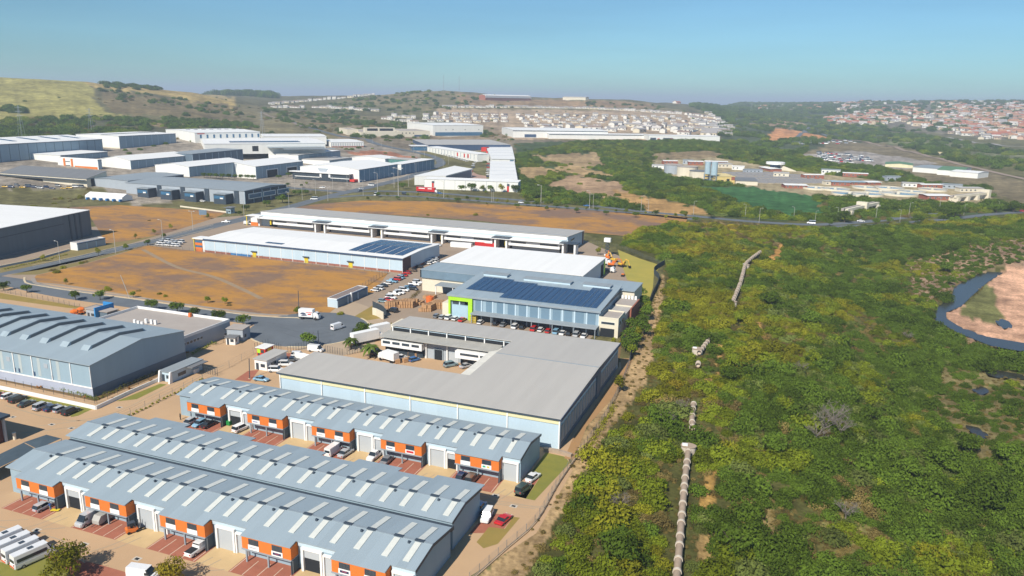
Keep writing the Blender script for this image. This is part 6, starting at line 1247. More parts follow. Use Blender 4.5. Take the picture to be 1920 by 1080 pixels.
# ------------------------------------------------------------------ people
def skinned(name, V, E, Rr, m, parent, root=0):
    me = bpy.data.meshes.new(name); me.from_pydata(V, E, []); me.materials.append(m); o = bpy.data.objects.new(name, me); COL.objects.link(o); o.parent = parent
    md = o.modifiers.new('skin', 'SKIN')
    for i, r in enumerate(Rr): sv = me.skin_vertices[0].data[i]; sv.radius = (r, r) if not isinstance(r, tuple) else r; sv.use_root = i == root
    o.modifiers.new('smooth', 'SUBSURF').levels = 1; o.modifiers['smooth'].render_levels = 1; return o
def tubes(b, ch, n=7):
    for (p, q, r1, r2) in ch: b.tube(p, q, r1, n, 0, r2)
def person(px, py, head, label, shirt, trousers, loc=None, hairc=(.03,.02,.015)):
    r = thing('person', label, 'person', loc or hit(px, py), R_(head)); sk = mat('skin', (.22,.12,.075), .6)
    # one continuous figure: rings from crotch to crown, limbs bridged into the torso by overlapping tapers
    V = [(0,0,.95),(0,0,1.15),(0,0,1.36),(0,0,1.47),(0,0,1.55),(.015,0,1.66),(.01,0,1.76),(0,.17,1.41),(.02,.23,1.14),(.1,.24,.92),(.13,.24,.84),(0,-.17,1.41),(.02,-.23,1.14),(.1,-.24,.92),(.13,-.24,.84),(0,.1,.88),(.02,.11,.5),(0,.12,.09),(.16,.13,.04),(0,-.1,.88),(-.02,-.11,.5),(-.02,-.12,.09),(.14,-.13,.04)]
    E = [(0,1),(1,2),(2,3),(3,4),(4,5),(5,6),(2,7),(7,8),(8,9),(9,10),(2,11),(11,12),(12,13),(13,14),(0,15),(15,16),(16,17),(17,18),(0,19),(19,20),(20,21),(21,22)]
    skinned('body', V, E, [.14,.13,(.15,.12),.06,.055,.095,.06,.06,.045,.035,.03,.06,.045,.035,.03,.09,.06,.045,.035,.09,.06,.045,.035], sk, r)
    b = MB(); tubes(b, [((0,0,.92),(0,0,1.18),.165,.155),((0,0,1.18),(0,0,1.45),.155,.185),((0,0,1.45),(0,0,1.51),.185,.08),((0,.18,1.44),(0,.25,1.16),.065,.055),((0,-.18,1.44),(0,-.25,1.16),.065,.055)]); b.build('shirt', mat('cloth_'+shirt[0], shirt[1], .9), r)
    b = MB(); tubes(b, [((0,.11,.08),(0,.11,.50),.07,.08),((0,.11,.50),(0,.09,.95),.08,.11),((0,-.11,.08),(0,-.11,.50),.07,.08),((0,-.11,.50),(0,-.09,.95),.08,.11),((0,0,.86),(0,0,.98),.165,.16)]); b.build('trousers', mat('cloth_'+trousers[0], trousers[1], .9), r)
    b = MB(); tubes(b, [((-.01,0,1.68),(-.01,0,1.80),.10,.05)]); b.build('hair', mat('hair', hairc, .9), r)
WH, DK, BL, GY = ('white',(.75,.75,.73)), ('dark',(.03,.035,.045)), ('blue',(.04,.14,.4)), ('grey',(.2,.2,.2))
person(338.5,787,200,'person in dark clothes standing alone on the paving left of the far orange block', DK, DK); person(592,602,30,'person in dark clothes walking at the end of the access lane', DK, DK)
person(95,957,120,'person in a blue overall bending over a yellow trolley by the silver hatchback', BL, BL); person(146.5,951,200,'person in a white shirt standing in the first open door of the nearest block', WH, GY); person(136,946,160,'person in pale clothes carrying sacks by the first open door', WH, WH)
t = thing('hand_trolley', 'yellow hand trolley beside the silver hatchback', 'trolley', hit(104,958), R_(20)); b = MB(); b.box(-.8,.8,-.35,.35,.18,.3); b.build('deck', yellowp, t)
for x in (-.6,.6):
    for s in (-1,1): b = MB(); b.tube((x,s*.25,.1),(x,s*.33,.1),.1,8); b.build('wheel', tyre, t)
b = MB(); b.tube((-.8,-.3,.3),(-.95,-.3,1.0),.03,5); b.tube((-.8,.3,.3),(-.95,.3,1.0),.03,5); b.tube((-.95,-.3,1.0),(-.95,.3,1.0),.03,5); b.build('handle', yellowp, t)
# ------------------------------------------------------------------ vegetation
def leafmat(n, c, c2, tr=.15):
    if n in MATS: return MATS[n]
    m = mat(n, c, .85, c2, 1.1, 1.3, spec=.03, rnd=.38, detail=2)
    N = m.node_tree.nodes; L = m.node_tree.links; b = N['Principled BSDF']; out = [q for q in N if q.type == 'OUTPUT_MATERIAL'][0]
    t = N.new('ShaderNodeBsdfTranslucent'); mx = N.new('ShaderNodeMixShader'); mx.inputs[0].default_value = tr
    L.new(b.inputs['Base Color'].links[0].from_socket, t.inputs['Color']); L.new(b.outputs[0], mx.inputs[1]); L.new(t.outputs[0], mx.inputs[2]); L.new(mx.outputs[0], out.inputs[0]); return m
LM = [leafmat('leaf_green', (.20,.24,.018), (.115,.15,.012)), leafmat('leaf_dark_green', (.115,.175,.02), (.066,.108,.013)), leafmat('leaf_olive', (.26,.25,.018), (.165,.175,.014)),
      leafmat('leaf_yellow', (.37,.295,.025), (.24,.20,.02)), leafmat('dry_brush', (.25,.185,.06), (.16,.13,.045)), leafmat('leaf_blue_green', (.175,.21,.05), (.10,.13,.03))]
bark = mat('bark', (.13,.095,.07), .9, (.09,.07,.05), 3, 1)
def leaves(R, Hh, n, size, seed, nl=9, z0=.0, flat=1.0):
    g = np.random.default_rng(seed); c = g.normal(size=(nl, 3)); c /= np.linalg.norm(c, axis=1)[:, None]; c *= g.uniform(.2, .72, (nl, 1)); c[:, 2] = np.abs(c[:, 2])*.9
    lr = g.uniform(.30, .55, nl); k = g.integers(0, nl, n); d = g.normal(size=(n, 3)); d /= np.linalg.norm(d, axis=1)[:, None]; d[:, 2] = np.where(g.random(n) < .75, np.abs(d[:, 2]), d[:, 2])
    p = c[k]+d*(lr[k]*g.uniform(.65, 1.08, n))[:, None]; p = p*np.array([R, R, Hh*flat]); p[:, 2] = np.maximum(p[:, 2], .02*R)+z0
    nrm = d+g.normal(size=(n, 3))*.55; nrm /= np.linalg.norm(nrm, axis=1)[:, None]
    a = np.cross(nrm, g.normal(size=(n, 3))); a /= np.linalg.norm(a, axis=1)[:, None]; b2 = np.cross(nrm, a); s = size*g.uniform(.6, 1.3, (n, 1))
    V = np.stack([p-a*s, p+b2*s*.55, p+a*s, p-b2*s*.55], 1).reshape(-1, 3); return V
def leafmesh(name, V, m, stem=None):
    n = len(V)//4; me = bpy.data.meshes.new(name); vs = V; F = np.arange(n*4).reshape(-1, 4)
    me.vertices.add(len(vs)); me.vertices.foreach_set('co', vs.ravel().astype(np.float32)); me.loops.add(n*4); me.loops.foreach_set('vertex_index', F.ravel().astype(np.int32)); me.polygons.add(n); me.polygons.foreach_set('loop_start', (np.arange(n)*4).astype(np.int32)); me.update(calc_edges=True)
    me.materials.append(m); return me
SH = []  # shrub meshes: near detail
for i, (R, Hh, mi) in enumerate(((3.2,2.8,0),(2.8,2.6,1),(3.0,2.4,2),(2.6,2.2,3),(3.4,2.9,1),(2.4,1.7,4),(3.0,2.6,5),(3.2,2.6,2))):
    SH.append(leafmesh('shrub', leaves(R, Hh, 1150 if i != 5 else 900, .25 if i != 5 else .15, 40+i, 13), LM[mi]))
TUFT = leafmesh('grass_tuft', leaves(1.2, .9, 260, .13, 91, 8), LM[4])
KINDN = ['green','dark green','olive','yellow green','dark green','bare brown','grey green','olive']
# where thicket grows (picture outlines turned into places on the ground)
CLEAR = [z for z in ZONES if z[0][0] in ((1245,500),(1478,448),(1424,590),(1342,645),(1325,895),(1310,1000),(1430,880))]
PIPE1 = [(1266,1110),(1271,1060),(1277,985),(1284,905),(1289,862),(1290,845)]; PIPE2 = [(1298,812),(1297,790),(1300,765)]; PIPE3 = [(1308,692),(1309,686)]; PIPE4 = [(1310,668),(1320,655),(1330,641)]; PIPE5 = [(1373,576),(1378,562),(1385,545),(1391,525),(1397,503),(1407,492),(1425,478)]
PIPES = [PIPE1, PIPE2, PIPE3, PIPE4, PIPE5]
PW = np.array([[hit(*p).x, hit(*p).y] for P in PIPES for p in [(P[i][0]+(P[i+1][0]-P[i][0])*u, P[i][1]+(P[i+1][1]-P[i][1])*u) for i in range(len(P)-1) for u in np.linspace(0, 1, 8)]])
PWC = PW*(1-2.2/np.hypot(PW[:,0], PW[:,1]))[:, None]
BUSH = [(1098,450),(1105,438),(1180,440),(1260,418),(1400,424),(1560,430),(1740,420),(1990,402),(2000,1260),(860,1260),(978,1090),(1072,940),(1124,855),(1166,795),(1205,740),(1228,690),(1237,620),(1250,550),(1260,503),(1215,472),(1160,460)]
def scatter(spx, region, x0, x1, y0, y1, clear, seed):
    g = np.random.default_rng(seed); X, Y = np.meshgrid(np.arange(x0, x1, spx), np.arange(y0, y1, spx)); X = (X+g.uniform(-.48, .48, X.shape)*spx).ravel(); Y = (Y+g.uniform(-.48, .48, Y.shape)*spx).ravel()
    Z = T(X, Y); px, py, w = pj(X, Y, Z); k = (w > 10) & inpoly(px, py, region)
    for P in clear: k &= ~inpoly(px, py, P)
    return X[k], Y[k], Z[k], px[k], py[k], w[k]
dn = lambda P, k: [(x, y+k) for x, y in P]
cl = [z[0] for z in CLEAR]+[RIVER, dn(RIVER, 7), dn(RIVER, 13), SAND]+[grow(p, .35) for p in PONDS]+[dn(grow(p, .25), 6) for p in PONDS]+[dn(grow(p, .1), 12) for p in PONDS]
X, Y, Z, px_, py_, w_ = scatter(2.6, BUSH, -90, 330, 60, 780, cl, 3)
dp = np.min(np.hypot(X[:, None]-PWC[None, :, 0], Y[:, None]-PWC[None, :, 1]), axis=1); keep = (dp > 2.9)
sandy = inpoly(px_, py_, ZONES[[z[0][0] for z in ZONES].index((1760,690))][0]) | inpoly(px_, py_, [(1690,490),(1990,430),(1990,530),(1760,560),(1700,560)])
keep &= ~(sandy & (rng.random(len(X)) < .3)); lown = fbm(X/38, Y/38, 61, 3); keep &= ~((lown < .30) & (rng.random(len(X)) < .35))
X, Y, Z, px_, py_, w_, lown, sandy = [a[keep] for a in (X, Y, Z, px_, py_, w_, lown, sandy)]
tone = fbm(X/26, Y/26, 71, 3)+np.clip((1330-px_)/900, -.4, .25)*.34+np.clip((560-py_)/300, 0, .4)*.2-.02+rng.normal(size=len(X))*.06-.11*sstep(px_, 1380, 1600)*sstep(py_, 560, 760)*(1-.0*py_)
kindx = np.where(tone > .69, 3, np.where(tone > .60, 2, np.where(tone > .53, 7, np.where(tone > .42, 0, np.where(tone > .37, 6, 1)))))
reed = inpoly(px_, py_, [(1545,890),(1625,915),(1705,1095),(1490,1100),(1530,980)]) | inpoly(px_, py_, [(1510,790),(1590,790),(1600,830),(1540,850)]) | inpoly(px_, py_, [(1190,850),(1250,840),(1268,1000),(1200,1010),(1150,930)]); kindx = np.where((rng.random(len(X)) < .06) | (reed & (rng.random(len(X)) < .4)), 5, kindx); kindx = np.where((lown < .34) & (rng.random(len(X)) < .35), 5, kindx); kindx = np.where((kindx == 1) & (rng.random(len(X)) < .5), 4, kindx)
scl = rng.choice([.6,.75,.9,1.05,1.5], len(X), p=[.2,.27,.27,.18,.08])*rng.uniform(.9,1.1,len(X))*np.where(sandy, .62, 1)*np.where(kindx == 5, .8, 1)*(.8+.5*fbm(X/14, Y/14, 73, 2)); rzs = rng.uniform(0, 6.28, len(X))
inv = (px_ > -20) & (px_ < 1940) & (py_ < 1100)
order = np.argsort(np.where(inv, w_/scl, 1e9))[:272]; first = {}
isind = np.zeros(len(X), bool); isind[order] = True
PLC = lambda x, y: ('beside the concrete pipeline' if 1240 < x < 1340 else 'on the slope next to the boundary fence' if x < 1180 else 'between the pipeline and the grass track' if x < 1440 else 'right of the grass track')
for q in order:
    o = bpy.data.objects.new('shrub', SH[kindx[q]]); COL.objects.link(o); o.location = (X[q], Y[q], Z[q]-.25); o.rotation_euler.z = rzs[q]; s_ = scl[q]; o.scale = (s_, s_, s_*1.1)
    lb = '%s shrub in the near thicket %s' % (KINDN[kindx[q]], PLC(px_[q], py_[q])); tag(o, lb, 'shrub', lb.replace(' shrub', ' shrubs')[:70]); first.setdefault(int(kindx[q]), o)
def proto_obj(k):
    if k not in first:
        o = bpy.data.objects.new('shrub', SH[k]); COL.objects.link(o); G = hit(1180, 1060); o.location = G; tag(o, KINDN[k]+' shrub low on the fence slope', 'shrub', 'shrubs'); first[k] = o
    return first[k]
for k in range(8): proto_obj(k)
G = hit(1120, 880); tuft = bpy.data.objects.new('grass_tuft', TUFT); COL.objects.link(tuft); tuft.location = G; tag(tuft, 'dry grass tuft on the strip outside the boundary fence', 'grass tuft')
def gn_scatter(name, label, pts, idx, sc, rz, objs):
    me = bpy.data.meshes.new(name); me.vertices.add(len(pts)); me.vertices.foreach_set('co', np.asarray(pts, np.float32).ravel())
    for nm, ty, v in (('idx','INT',idx.astype(np.int32)),('scl','FLOAT',sc.astype(np.float32)),('rz','FLOAT',rz.astype(np.float32))):
        a = me.attributes.new(nm, ty, 'POINT'); a.data.foreach_set('value', v)
    o = bpy.data.objects.new(name, me); COL.objects.link(o); tag(o, label, name.replace('_', ' ').split()[-1], kind='stuff')
    ng = bpy.data.node_groups.new(name, 'GeometryNodeTree'); ng.interface.new_socket('Geometry', in_out='INPUT', socket_type='NodeSocketGeometry'); ng.interface.new_socket('Geometry', in_out='OUTPUT', socket_type='NodeSocketGeometry')
    N = ng.nodes; L = ng.links; gi = N.new('NodeGroupInput'); go = N.new('NodeGroupOutput'); jn = N.new('GeometryNodeJoinGeometry')
    def at(nm, ty): a = N.new('GeometryNodeInputNamedAttribute'); a.data_type = ty; a.inputs[0].default_value = nm; return a.outputs[0]
    ai, asx, ar = at('idx', 'INT'), at('scl', 'FLOAT'), at('rz', 'FLOAT'); cx = N.new('ShaderNodeCombineXYZ'); L.new(ar, cx.inputs[2])
    for k, ob in objs.items():
        cm = N.new('FunctionNodeCompare'); cm.data_type = 'INT'; cm.operation = 'EQUAL'; L.new(ai, cm.inputs[2]); cm.inputs[3].default_value = k
        oi = N.new('GeometryNodeObjectInfo'); oi.inputs['Object'].default_value = ob; oi.inputs['As Instance'].default_value = True
        ip = N.new('GeometryNodeInstanceOnPoints'); L.new(gi.outputs[0], ip.inputs['Points']); L.new(cm.outputs[0], ip.inputs['Selection']); L.new(oi.outputs['Geometry'], ip.inputs['Instance']); L.new(cx.outputs[0], ip.inputs['Rotation'])
        sx = N.new('ShaderNodeCombineXYZ')
        for q in range(3): L.new(asx, sx.inputs[q])
        L.new(sx.outputs[0], ip.inputs['Scale']); L.new(ip.outputs[0], jn.inputs[0])
    L.new(jn.outputs[0], go.inputs[0]); md = o.modifiers.new('scatter', 'NODES'); md.node_group = ng; return o
r = ~isind; OB = dict(first); OB[9] = tuft
gn_scatter('bush_thicket', 'unbroken thicket of green, olive and brown bush filling the valley right of the fence', np.stack([X, Y, Z-.25], -1)[r], kindx[r], scl[r], rzs[r], OB)
# dry grass between the bushes and along the fence
X2, Y2, Z2, a_, b_2, w2 = scatter(2.1, [(960,400),(1990,395),(2000,1260),(850,1260),(1000,990),(1078,865),(1146,745),(1197,650),(1217,580),(1247,500),(1140,455)], -60, 230, 60, 540, [RIVER, SAND, CLEAR[0][0]]+PONDS, 8)
k = rng.random(len(X2)) < .72; gn_scatter('dry_grass', 'dry brown grass between the bushes and on the fence strip', np.stack([X2, Y2, Z2-.05], -1)[k], np.full(k.sum(), 9), rng.uniform(.35, .9, k.sum()), rng.uniform(0, 6.28, k.sum()), {9: tuft})
# valley bush beyond the dual carriageway, hillside scrub
GREEN = [(958,268),(1300,264),(1420,275),(1640,310),(1920,396),(1960,394),(1700,402),(1560,416),(1400,410),(1290,400),(985,378),(968,330)]
mid_clear = [z[0] for z in ZONES if z[0][0] in ((992,292),(965,315),(1012,350),(1150,357),(1215,288),(1310,350),(1215,300),(1500,290))]
def far_scatter(region, clear, sp, dens, x0, x1, y0, y1, s0, s1, seed, thr=0, cs=60, tones=(1,4,0,6,2)):
    a = scatter(sp, region, x0, x1, y0, y1, clear, seed); g = np.random.default_rng(seed+1); n = fbm(a[0]/cs, a[1]/cs, seed, 3)+g.normal(size=len(a[0]))*.05; k = (n > thr) & (g.random(len(a[0])) < dens)
    t = np.array(tones)[np.clip(((fbm(a[0]/45, a[1]/45, seed+5, 3)+g.normal(size=len(a[0]))*.09-.3)/.4*len(tones)).astype(int), 0, len(tones)-1)]
    return np.stack([a[0], a[1], a[2]-.6], -1)[k], t[k], g.uniform(s0, s1, k.sum()), g.uniform(0, 6.28, k.sum())
def joinup(*L): return [np.concatenate([l[i] for l in L]) for i in range(4)]
vb = joinup(far_scatter(GREEN, mid_clear, 7, .97, -350, 700, 540, 1500, 1.2, 2.2, 13, tones=(1,4,0,4,6,0)),
            far_scatter([(990,280),(1340,300),(1300,405),(985,380)], [], 11, .22, -350, 200, 540, 1300, .8, 1.5, 14, thr=.5, tones=(0,1,6)),
            far_scatter([(1350,190),(1560,222),(1700,250),(1920,285),(1960,340),(1760,345),(1560,330),(1420,292),(1350,270)], [z[0] for z in ZONES if z[0][0] in ((1452,238),(1500,290),(1560,262))], 16, .6, -300, 1500, 1150, 3400, 2.0, 3.8, 15, thr=.44, tones=(1,4,1,0)),
            far_scatter([(1500,340),(1860,350),(1860,400),(1560,418)], [z[0] for z in ZONES if z[0][0] in ((1215,300),)], 8, .9, 0, 500, 600, 1100, 1.1, 2.0, 16, tones=(1,4,5,0)))
FB = {k: first[k] for k in (0,1,2,3,4,5,6,7)}
gn_scatter('valley_bush', 'dark green bush covering the valley beyond the dual carriageway', *vb, FB)
hs = joinup(far_scatter([(-100,222),(210,222),(470,232),(470,262),(-100,262)], [], 11, .8, -1700, -300, 600, 2000, 1.8, 3.2, 21, thr=.42, tones=(1,4,5,0)),
            far_scatter([(175,165),(430,196),(470,232),(250,222),(190,205)], [], 14, .5, -1700, -300, 900, 2400, 1.4, 3.0, 22, thr=.52, cs=90, tones=(1,4,5)),
            far_scatter([(440,198),(640,216),(960,245),(960,268),(560,262),(440,245)], [], 14, .6, -1300, 0, 900, 2300, 1.5, 3.0, 23, thr=.5, tones=(1,4,6,5)),
            far_scatter([(560,205),(700,180),(790,170),(960,183),(960,204),(820,210),(700,222),(600,212)], [], 18, .4, -1300, 200, 1600, 3000, 1.5, 3.4, 24, thr=.48, tones=(1,4,1,0)),
            far_scatter([(985,185),(1240,198),(1250,206),(985,200)], [], 22, .3, -700, 500, 1900, 3000, 1.5, 3.0, 25, thr=.5, tones=(1,4)),
            far_scatter([(2,206),(20,201),(48,207),(46,217),(4,216)], [], 9, 1, -1800, -800, 900, 1900, 2.0, 3.4, 26, tones=(1,4)),
            far_scatter([(-100,140),(480,188),(480,226),(-100,226)], [], 45, .25, -1900, -300, 800, 2200, .9, 1.8, 27, thr=.5, tones=(1,4,0)),
            far_scatter([(1540,190),(1940,190),(1940,262),(1690,250),(1560,235)], [], 30, .5, -200, 2500, 2300, 4700, 2.6, 5.2, 28, thr=.40, tones=(1,4,1)),
            far_scatter([(1270,190),(1560,190),(1560,212),(1400,225),(1370,230)], [], 26, .9, -400, 1500, 2200, 5200, 3.0, 5.5, 29, thr=.36, tones=(1,4,1)),
            far_scatter([(820,204),(1380,206),(1370,262),(820,262)], [], 36, .22, -700, 700, 1400, 2600, .9, 1.7, 30, thr=.5, tones=(1,4)),
            far_scatter([(580,262),(980,262),(990,300),(800,315),(640,280)], [], 13, .35, -700, 0, 800, 1600, .8, 1.6, 31, thr=.5, tones=(1,0,5)),
            far_scatter([(0,352),(170,352),(160,378),(60,388),(0,390)], [], 6, .7, -900, -300, 300, 700, .7, 1.4, 32, thr=.47, tones=(2,0,7,5)),
            far_scatter([(300,262),(520,262),(600,300),(420,312),(200,292)], [], 13, .3, -1100, -300, 600, 1200, .8, 1.4, 33, thr=.5, tones=(1,4)))
gn_scatter('hillside_scrub', 'dark scrub and scattered trees over the far hillsides', *hs, FB)
ridge = joinup(far_scatter([(352,186),(420,176),(500,178),(520,184),(430,192)], [], 26, 1, -2600, -900, 2300, 3700, 6.0, 8.5, 35, tones=(1,4)), far_scatter([(190,158),(215,155),(300,165),(300,170),(200,166)], [], 20, .9, -2000, -1000, 1300, 2200, 2.4, 4.0, 36, tones=(1,4)))
gn_scatter('ridge_woodland', 'dark wooded patches along the crest behind the grassy hill', *ridge, {1: first[1], 4: first[4]})

# ------------------------------------------------------------------ trees with trunk and crown
def tree_proto(R, Hc, trunk, mi, seed, n=1200, size=.2, open_=9):
    root = thing('tree', 'x', 'tree'); b = MB(); g = random.Random(seed); b.tube((0,0,-.3),(0,0,trunk),.16*R/2.5,7,0,.1*R/2.5)
    for k in range(5):
        a = k*1.26+g.uniform(-.3,.3); b.tube((0,0,trunk*.8),(math.cos(a)*R*.55,math.sin(a)*R*.55,trunk+Hc*g.uniform(.35,.6)),.07*R/2.5,5,0,.025)
    b.build('trunk', bark, root); o = bpy.data.objects.new('crown', leafmesh('crown', leaves(R, Hc, n, size, seed, open_, trunk*.8), LM[mi])); COL.objects.link(o); o.parent = root; return root
TP = [tree_proto(1.7, 2.2, 1.6, 0, 201, 700, .2), tree_proto(2.4, 2.6, 2.0, 1, 202, 900, .24), tree_proto(1.5, 2.4, 1.5, 2, 203, 500, .18, 7), tree_proto(3.2, 2.6, 2.2, 1, 204, 1200, .26, 12)]
TU = [False]*4
def tree(k, px, py, s, label, group=None):
    loc = hit(px, py)
    if not TU[k]: TU[k] = True; r = TP[k]; r.location = loc; r.scale = (s,s,s); kidlist(r)
    else: r, _ = clone(TP[k], loc, random.uniform(0, 6), s)
    tag(r, label, 'tree', group); return r
KB = [(7,545,1,1.1),(51,549,1,1.0),(142,563,1,1.1),(188,562,1,1.1),(284,582,1,1.2),(333,588,1,1.3),(366,596,1,1.1),(410,604,1,1.25),(456,612,1,1.2)]
for i, (x, y, k, s_) in enumerate(KB): tree(k, x, y, s_, 'young round tree on the near verge of the curving road, %s from left' % nth[i], 'young trees on the near verge of the cul de sac road')
for i, (x, y, k, s_) in enumerate([(124,534,2,.9),(250,558,0,.9),(390,568,0,.9),(422,570,0,.9),(557,590,0,1.0)]): tree(k, x, y, s_, 'small sapling on the field side of the cul de sac road, %s from the left' % nth[i], 'saplings on the field side of the cul de sac road')
for i, (x, y, k, s_) in enumerate([(80,490,2,1.0),(185,479,2,1.2),(236,469,0,1.1),(254,448,2,.9),(290,440,2,1.0),(277,460,1,.9),(321,431,2,1.1),(390,411,2,1.2),(308,447,0,1.0)]): tree(k, x, y, s_, 'thin street tree beside the main street, %s counted from the roundabout' % nth[i], 'street trees along the main street')
BT = tree_proto(4.6, 4.2, 2.4, 2, 301, 2600, .24, 16); BT.location = hit(130, 1082); tag(BT, 'large loose crowned tree beside the parked minibuses at the bottom edge', 'tree')
for c_ in BT.children:
    if c_.name.startswith('crown'): c_.name = 'crown'
BT2 = tree_proto(3.4, 3.4, 2.0, 3, 302, 1700, .22, 12); BT2.location = hit(318, 1098); tag(BT2, 'yellowish tree at the bottom edge beside the cut off white van', 'tree')
tree(3, 681, 632, 1.25, 'broad dark tree on the bed at the end of the turning circle'); tree(1, 580, 650, 1.35, 'round tree at the gate below the turning circle')
for i, (x, y, k, s_) in enumerate([(866,359,1,1.6),(884,359,1,2.1),(904,359,0,1.8),(920,360,1,1.7),(941,361,2,2.3),(966,361,1,1.9),(911,364,0,1.1),(1005,375,1,1.8),(985,374,0,1.5)]): tree(k, x, y, s_, 'tree in front of the plain long white wall, %s from the left' % nth[i], 'trees before the long white wall')
for i, (x, y, k, s_) in enumerate([(530,381,3,1.6),(500,388,1,1.4),(462,396,1,1.3),(450,404,1,.9),(566,352,1,1.0),(540,350,1,1.0),(575,347,0,1.0),(574,366,1,1.3),(562,368,1,1.5),(553,366,1,1.2),(756,355,1,1.7),(750,351,0,1.4),(800,313,3,1.4),(806,308,3,1.4),(792,318,1,1.5),(778,320,1,1.4)]): tree(k, x, y, s_, 'roadside tree '+nth_(i)+' near the main junction, %s' % ('before the dark box offices' if i < 4 else 'by the street corner warehouse' if i < 10 else 'left of the red lorry' if i < 12 else 'where the road bends away'), 'roadside trees near the main junction %d' % (0 if i < 4 else 1 if i < 10 else 2 if i < 12 else 3))
random.seed(31)
for i in range(34):
    x = 690+i*18.6; y = (np.interp(x, [690,760,830,960,1100,1300], [372,370,373.5,386,397,412])+(-2 if i % 3 else 4)); tree(random.choice((0,1,1,2)), x, y, random.uniform(.8,1.3), nth_(i)+' small tree from the left along the dual carriageway, %s stretch' % ('left' if i < 12 else 'middle' if i < 23 else 'right'), 'small trees along the carriageway, %s stretch' % ('left' if i < 12 else 'middle' if i < 23 else 'right'))
for i, (x, y, s_) in enumerate([(1333,410,1.8),(1583,417,2.0),(1555,424,1.2),(1642,422,1.2),(1667,419,1.2),(1720,420,1.6),(1775,411,2.2),(1790,409,2.4),(1800,406,2.0),(1768,416,1.2),(1868,399,2.2),(1900,398,2.2),(1925,396,2.0),(1700,398,1.6),(1777,400,1.4),(1852,391,1.8)]): tree((1,3)[i % 2], x, y, s_, 'flat topped tree, '+nth_(i)+' on the right carriageway, %s' % ('left of the short pipe bridge' if i == 0 else 'near the white cars' if i < 5 else 'in the central cluster' if i < 10 else 'towards the right edge'), 'trees on the verge of the right carriageway %d' % (0 if i == 0 else 1 if i < 5 else 2 if i < 10 else 3))
for i in range(9): tree(1, 383+i*11.5, 333.5+i*.45, 1.35, 'clipped round tree along the white gabled warehouses, '+nth_(i)+' from the left', 'row of clipped trees along the white gabled warehouses')
for i, (x, y, s_) in enumerate([(505,322,1.4),(523,336,1.2),(541,332,1.3),(225,313,2.2),(345,345,0.8),(418,325,1.5)]): tree(1, x, y, s_, 'dark tree among the white warehouses, %s' % ['by the white framed doors','before the street corner warehouse','left of the street corner offices','against the ridged white warehouse','behind the grey box office roof','before the white recess'][i])
for i, (x, y, k, s_) in enumerate([(1196,560,1,1.4),(1206,575,3,1.1),(1210,600,1,1.6),(1203,615,3,1.2),(1190,625,1,1.6),(1213,585,0,1.4),(1185,640,3,1.2),(1196,640,2,1.6),(1180,655,1,1.7),(1186,668,0,1.4),(1165,652,2,1.1),(1175,660,1,1.2),(1150,648,2,.9),(1205,630,1,1.3)]): tree(k, x, y, s_, 'leafy garden tree beside the dark fence, '+nth_(i)+' from the top, %s' % ('upper part' if i < 5 else 'middle part' if i < 9 else 'lower part'), 'garden trees beside the dark fence, %s part' % ('upper' if i < 5 else 'middle' if i < 9 else 'lower'))
tree(2, 1160, 735, 1.6, 'lone leaning bush tree on the fence behind the L shaped warehouse'); tree(2, 1121, 478, 1.3, 'bare brown tree in the machine yard behind the long white warehouse')
random.seed(88); pts_ = []
while len(pts_) < 30:
    x, y = random.uniform(1040, 1900), random.uniform(500, 1060)
    if inpoly(np.array([x]), np.array([y]), BUSH)[0] and not any(inpoly(np.array([x]), np.array([y]), P)[0] for P in cl) and not 1235 < x < 1330: pts_.append((x, y))
for i, (x, y) in enumerate(sorted(pts_)): tree(random.choice((1,3,3,0)), x, y, random.uniform(1.15,1.7), 'taller tree standing out of the thicket, '+nth_(i)+' from the left', 'taller trees in the thicket')
def bare(px, py, s, label):
    r = thing('bare_tree', label, 'tree', hit(px, py)); r.scale = (s,s,s); g = random.Random(int(px)); b = MB(); b.tube((0,0,-.3),(0,0,1.6),.16,6,0,.12); tips = []
    for k in range(9):
        a = k*2.4; p = Vector((0,0,1.2+.1*k)); q = p+Vector((math.cos(a)*1.3, math.sin(a)*1.3, g.uniform(.7,1.7))); b.tube(p, q, .08, 5, 0, .05)
        for j in range(5): e = q+Vector((g.uniform(-1,1)+math.cos(a)*.6, g.uniform(-1,1)+math.sin(a)*.6, g.uniform(.2,1.2))); b.tube(q, e, .045, 4, 0, .02); [b.tube(e, e+Vector((g.uniform(-.7,.7), g.uniform(-.7,.7), g.uniform(0,.7))), .03, 3, 0, .012) for _ in range(5)]
    b.build('trunk', mat('grey_bark', (.22,.19,.16), .9, (.15,.13,.11), 2, 1), r)
for i, (x, y, s) in enumerate(((1545,812,1.3),(1562,800,1.4),(1575,822,1.2),(1530,830,1.1),(1278,775,.8),(1250,800,.8),(1500,700,.8),(1585,975,.9),(1700,640,.8),(1160,960,.8))): bare(x, y, s, 'leafless grey tree in the thicket, '+(['left one','back one','right one','front one'][i]+' of the cluster of four' if i < 4 else ['by the short pipe stretch','left of the short pipe stretch','in the upper middle','near the dry reeds','towards the river','on the fence slope'][i-4]))
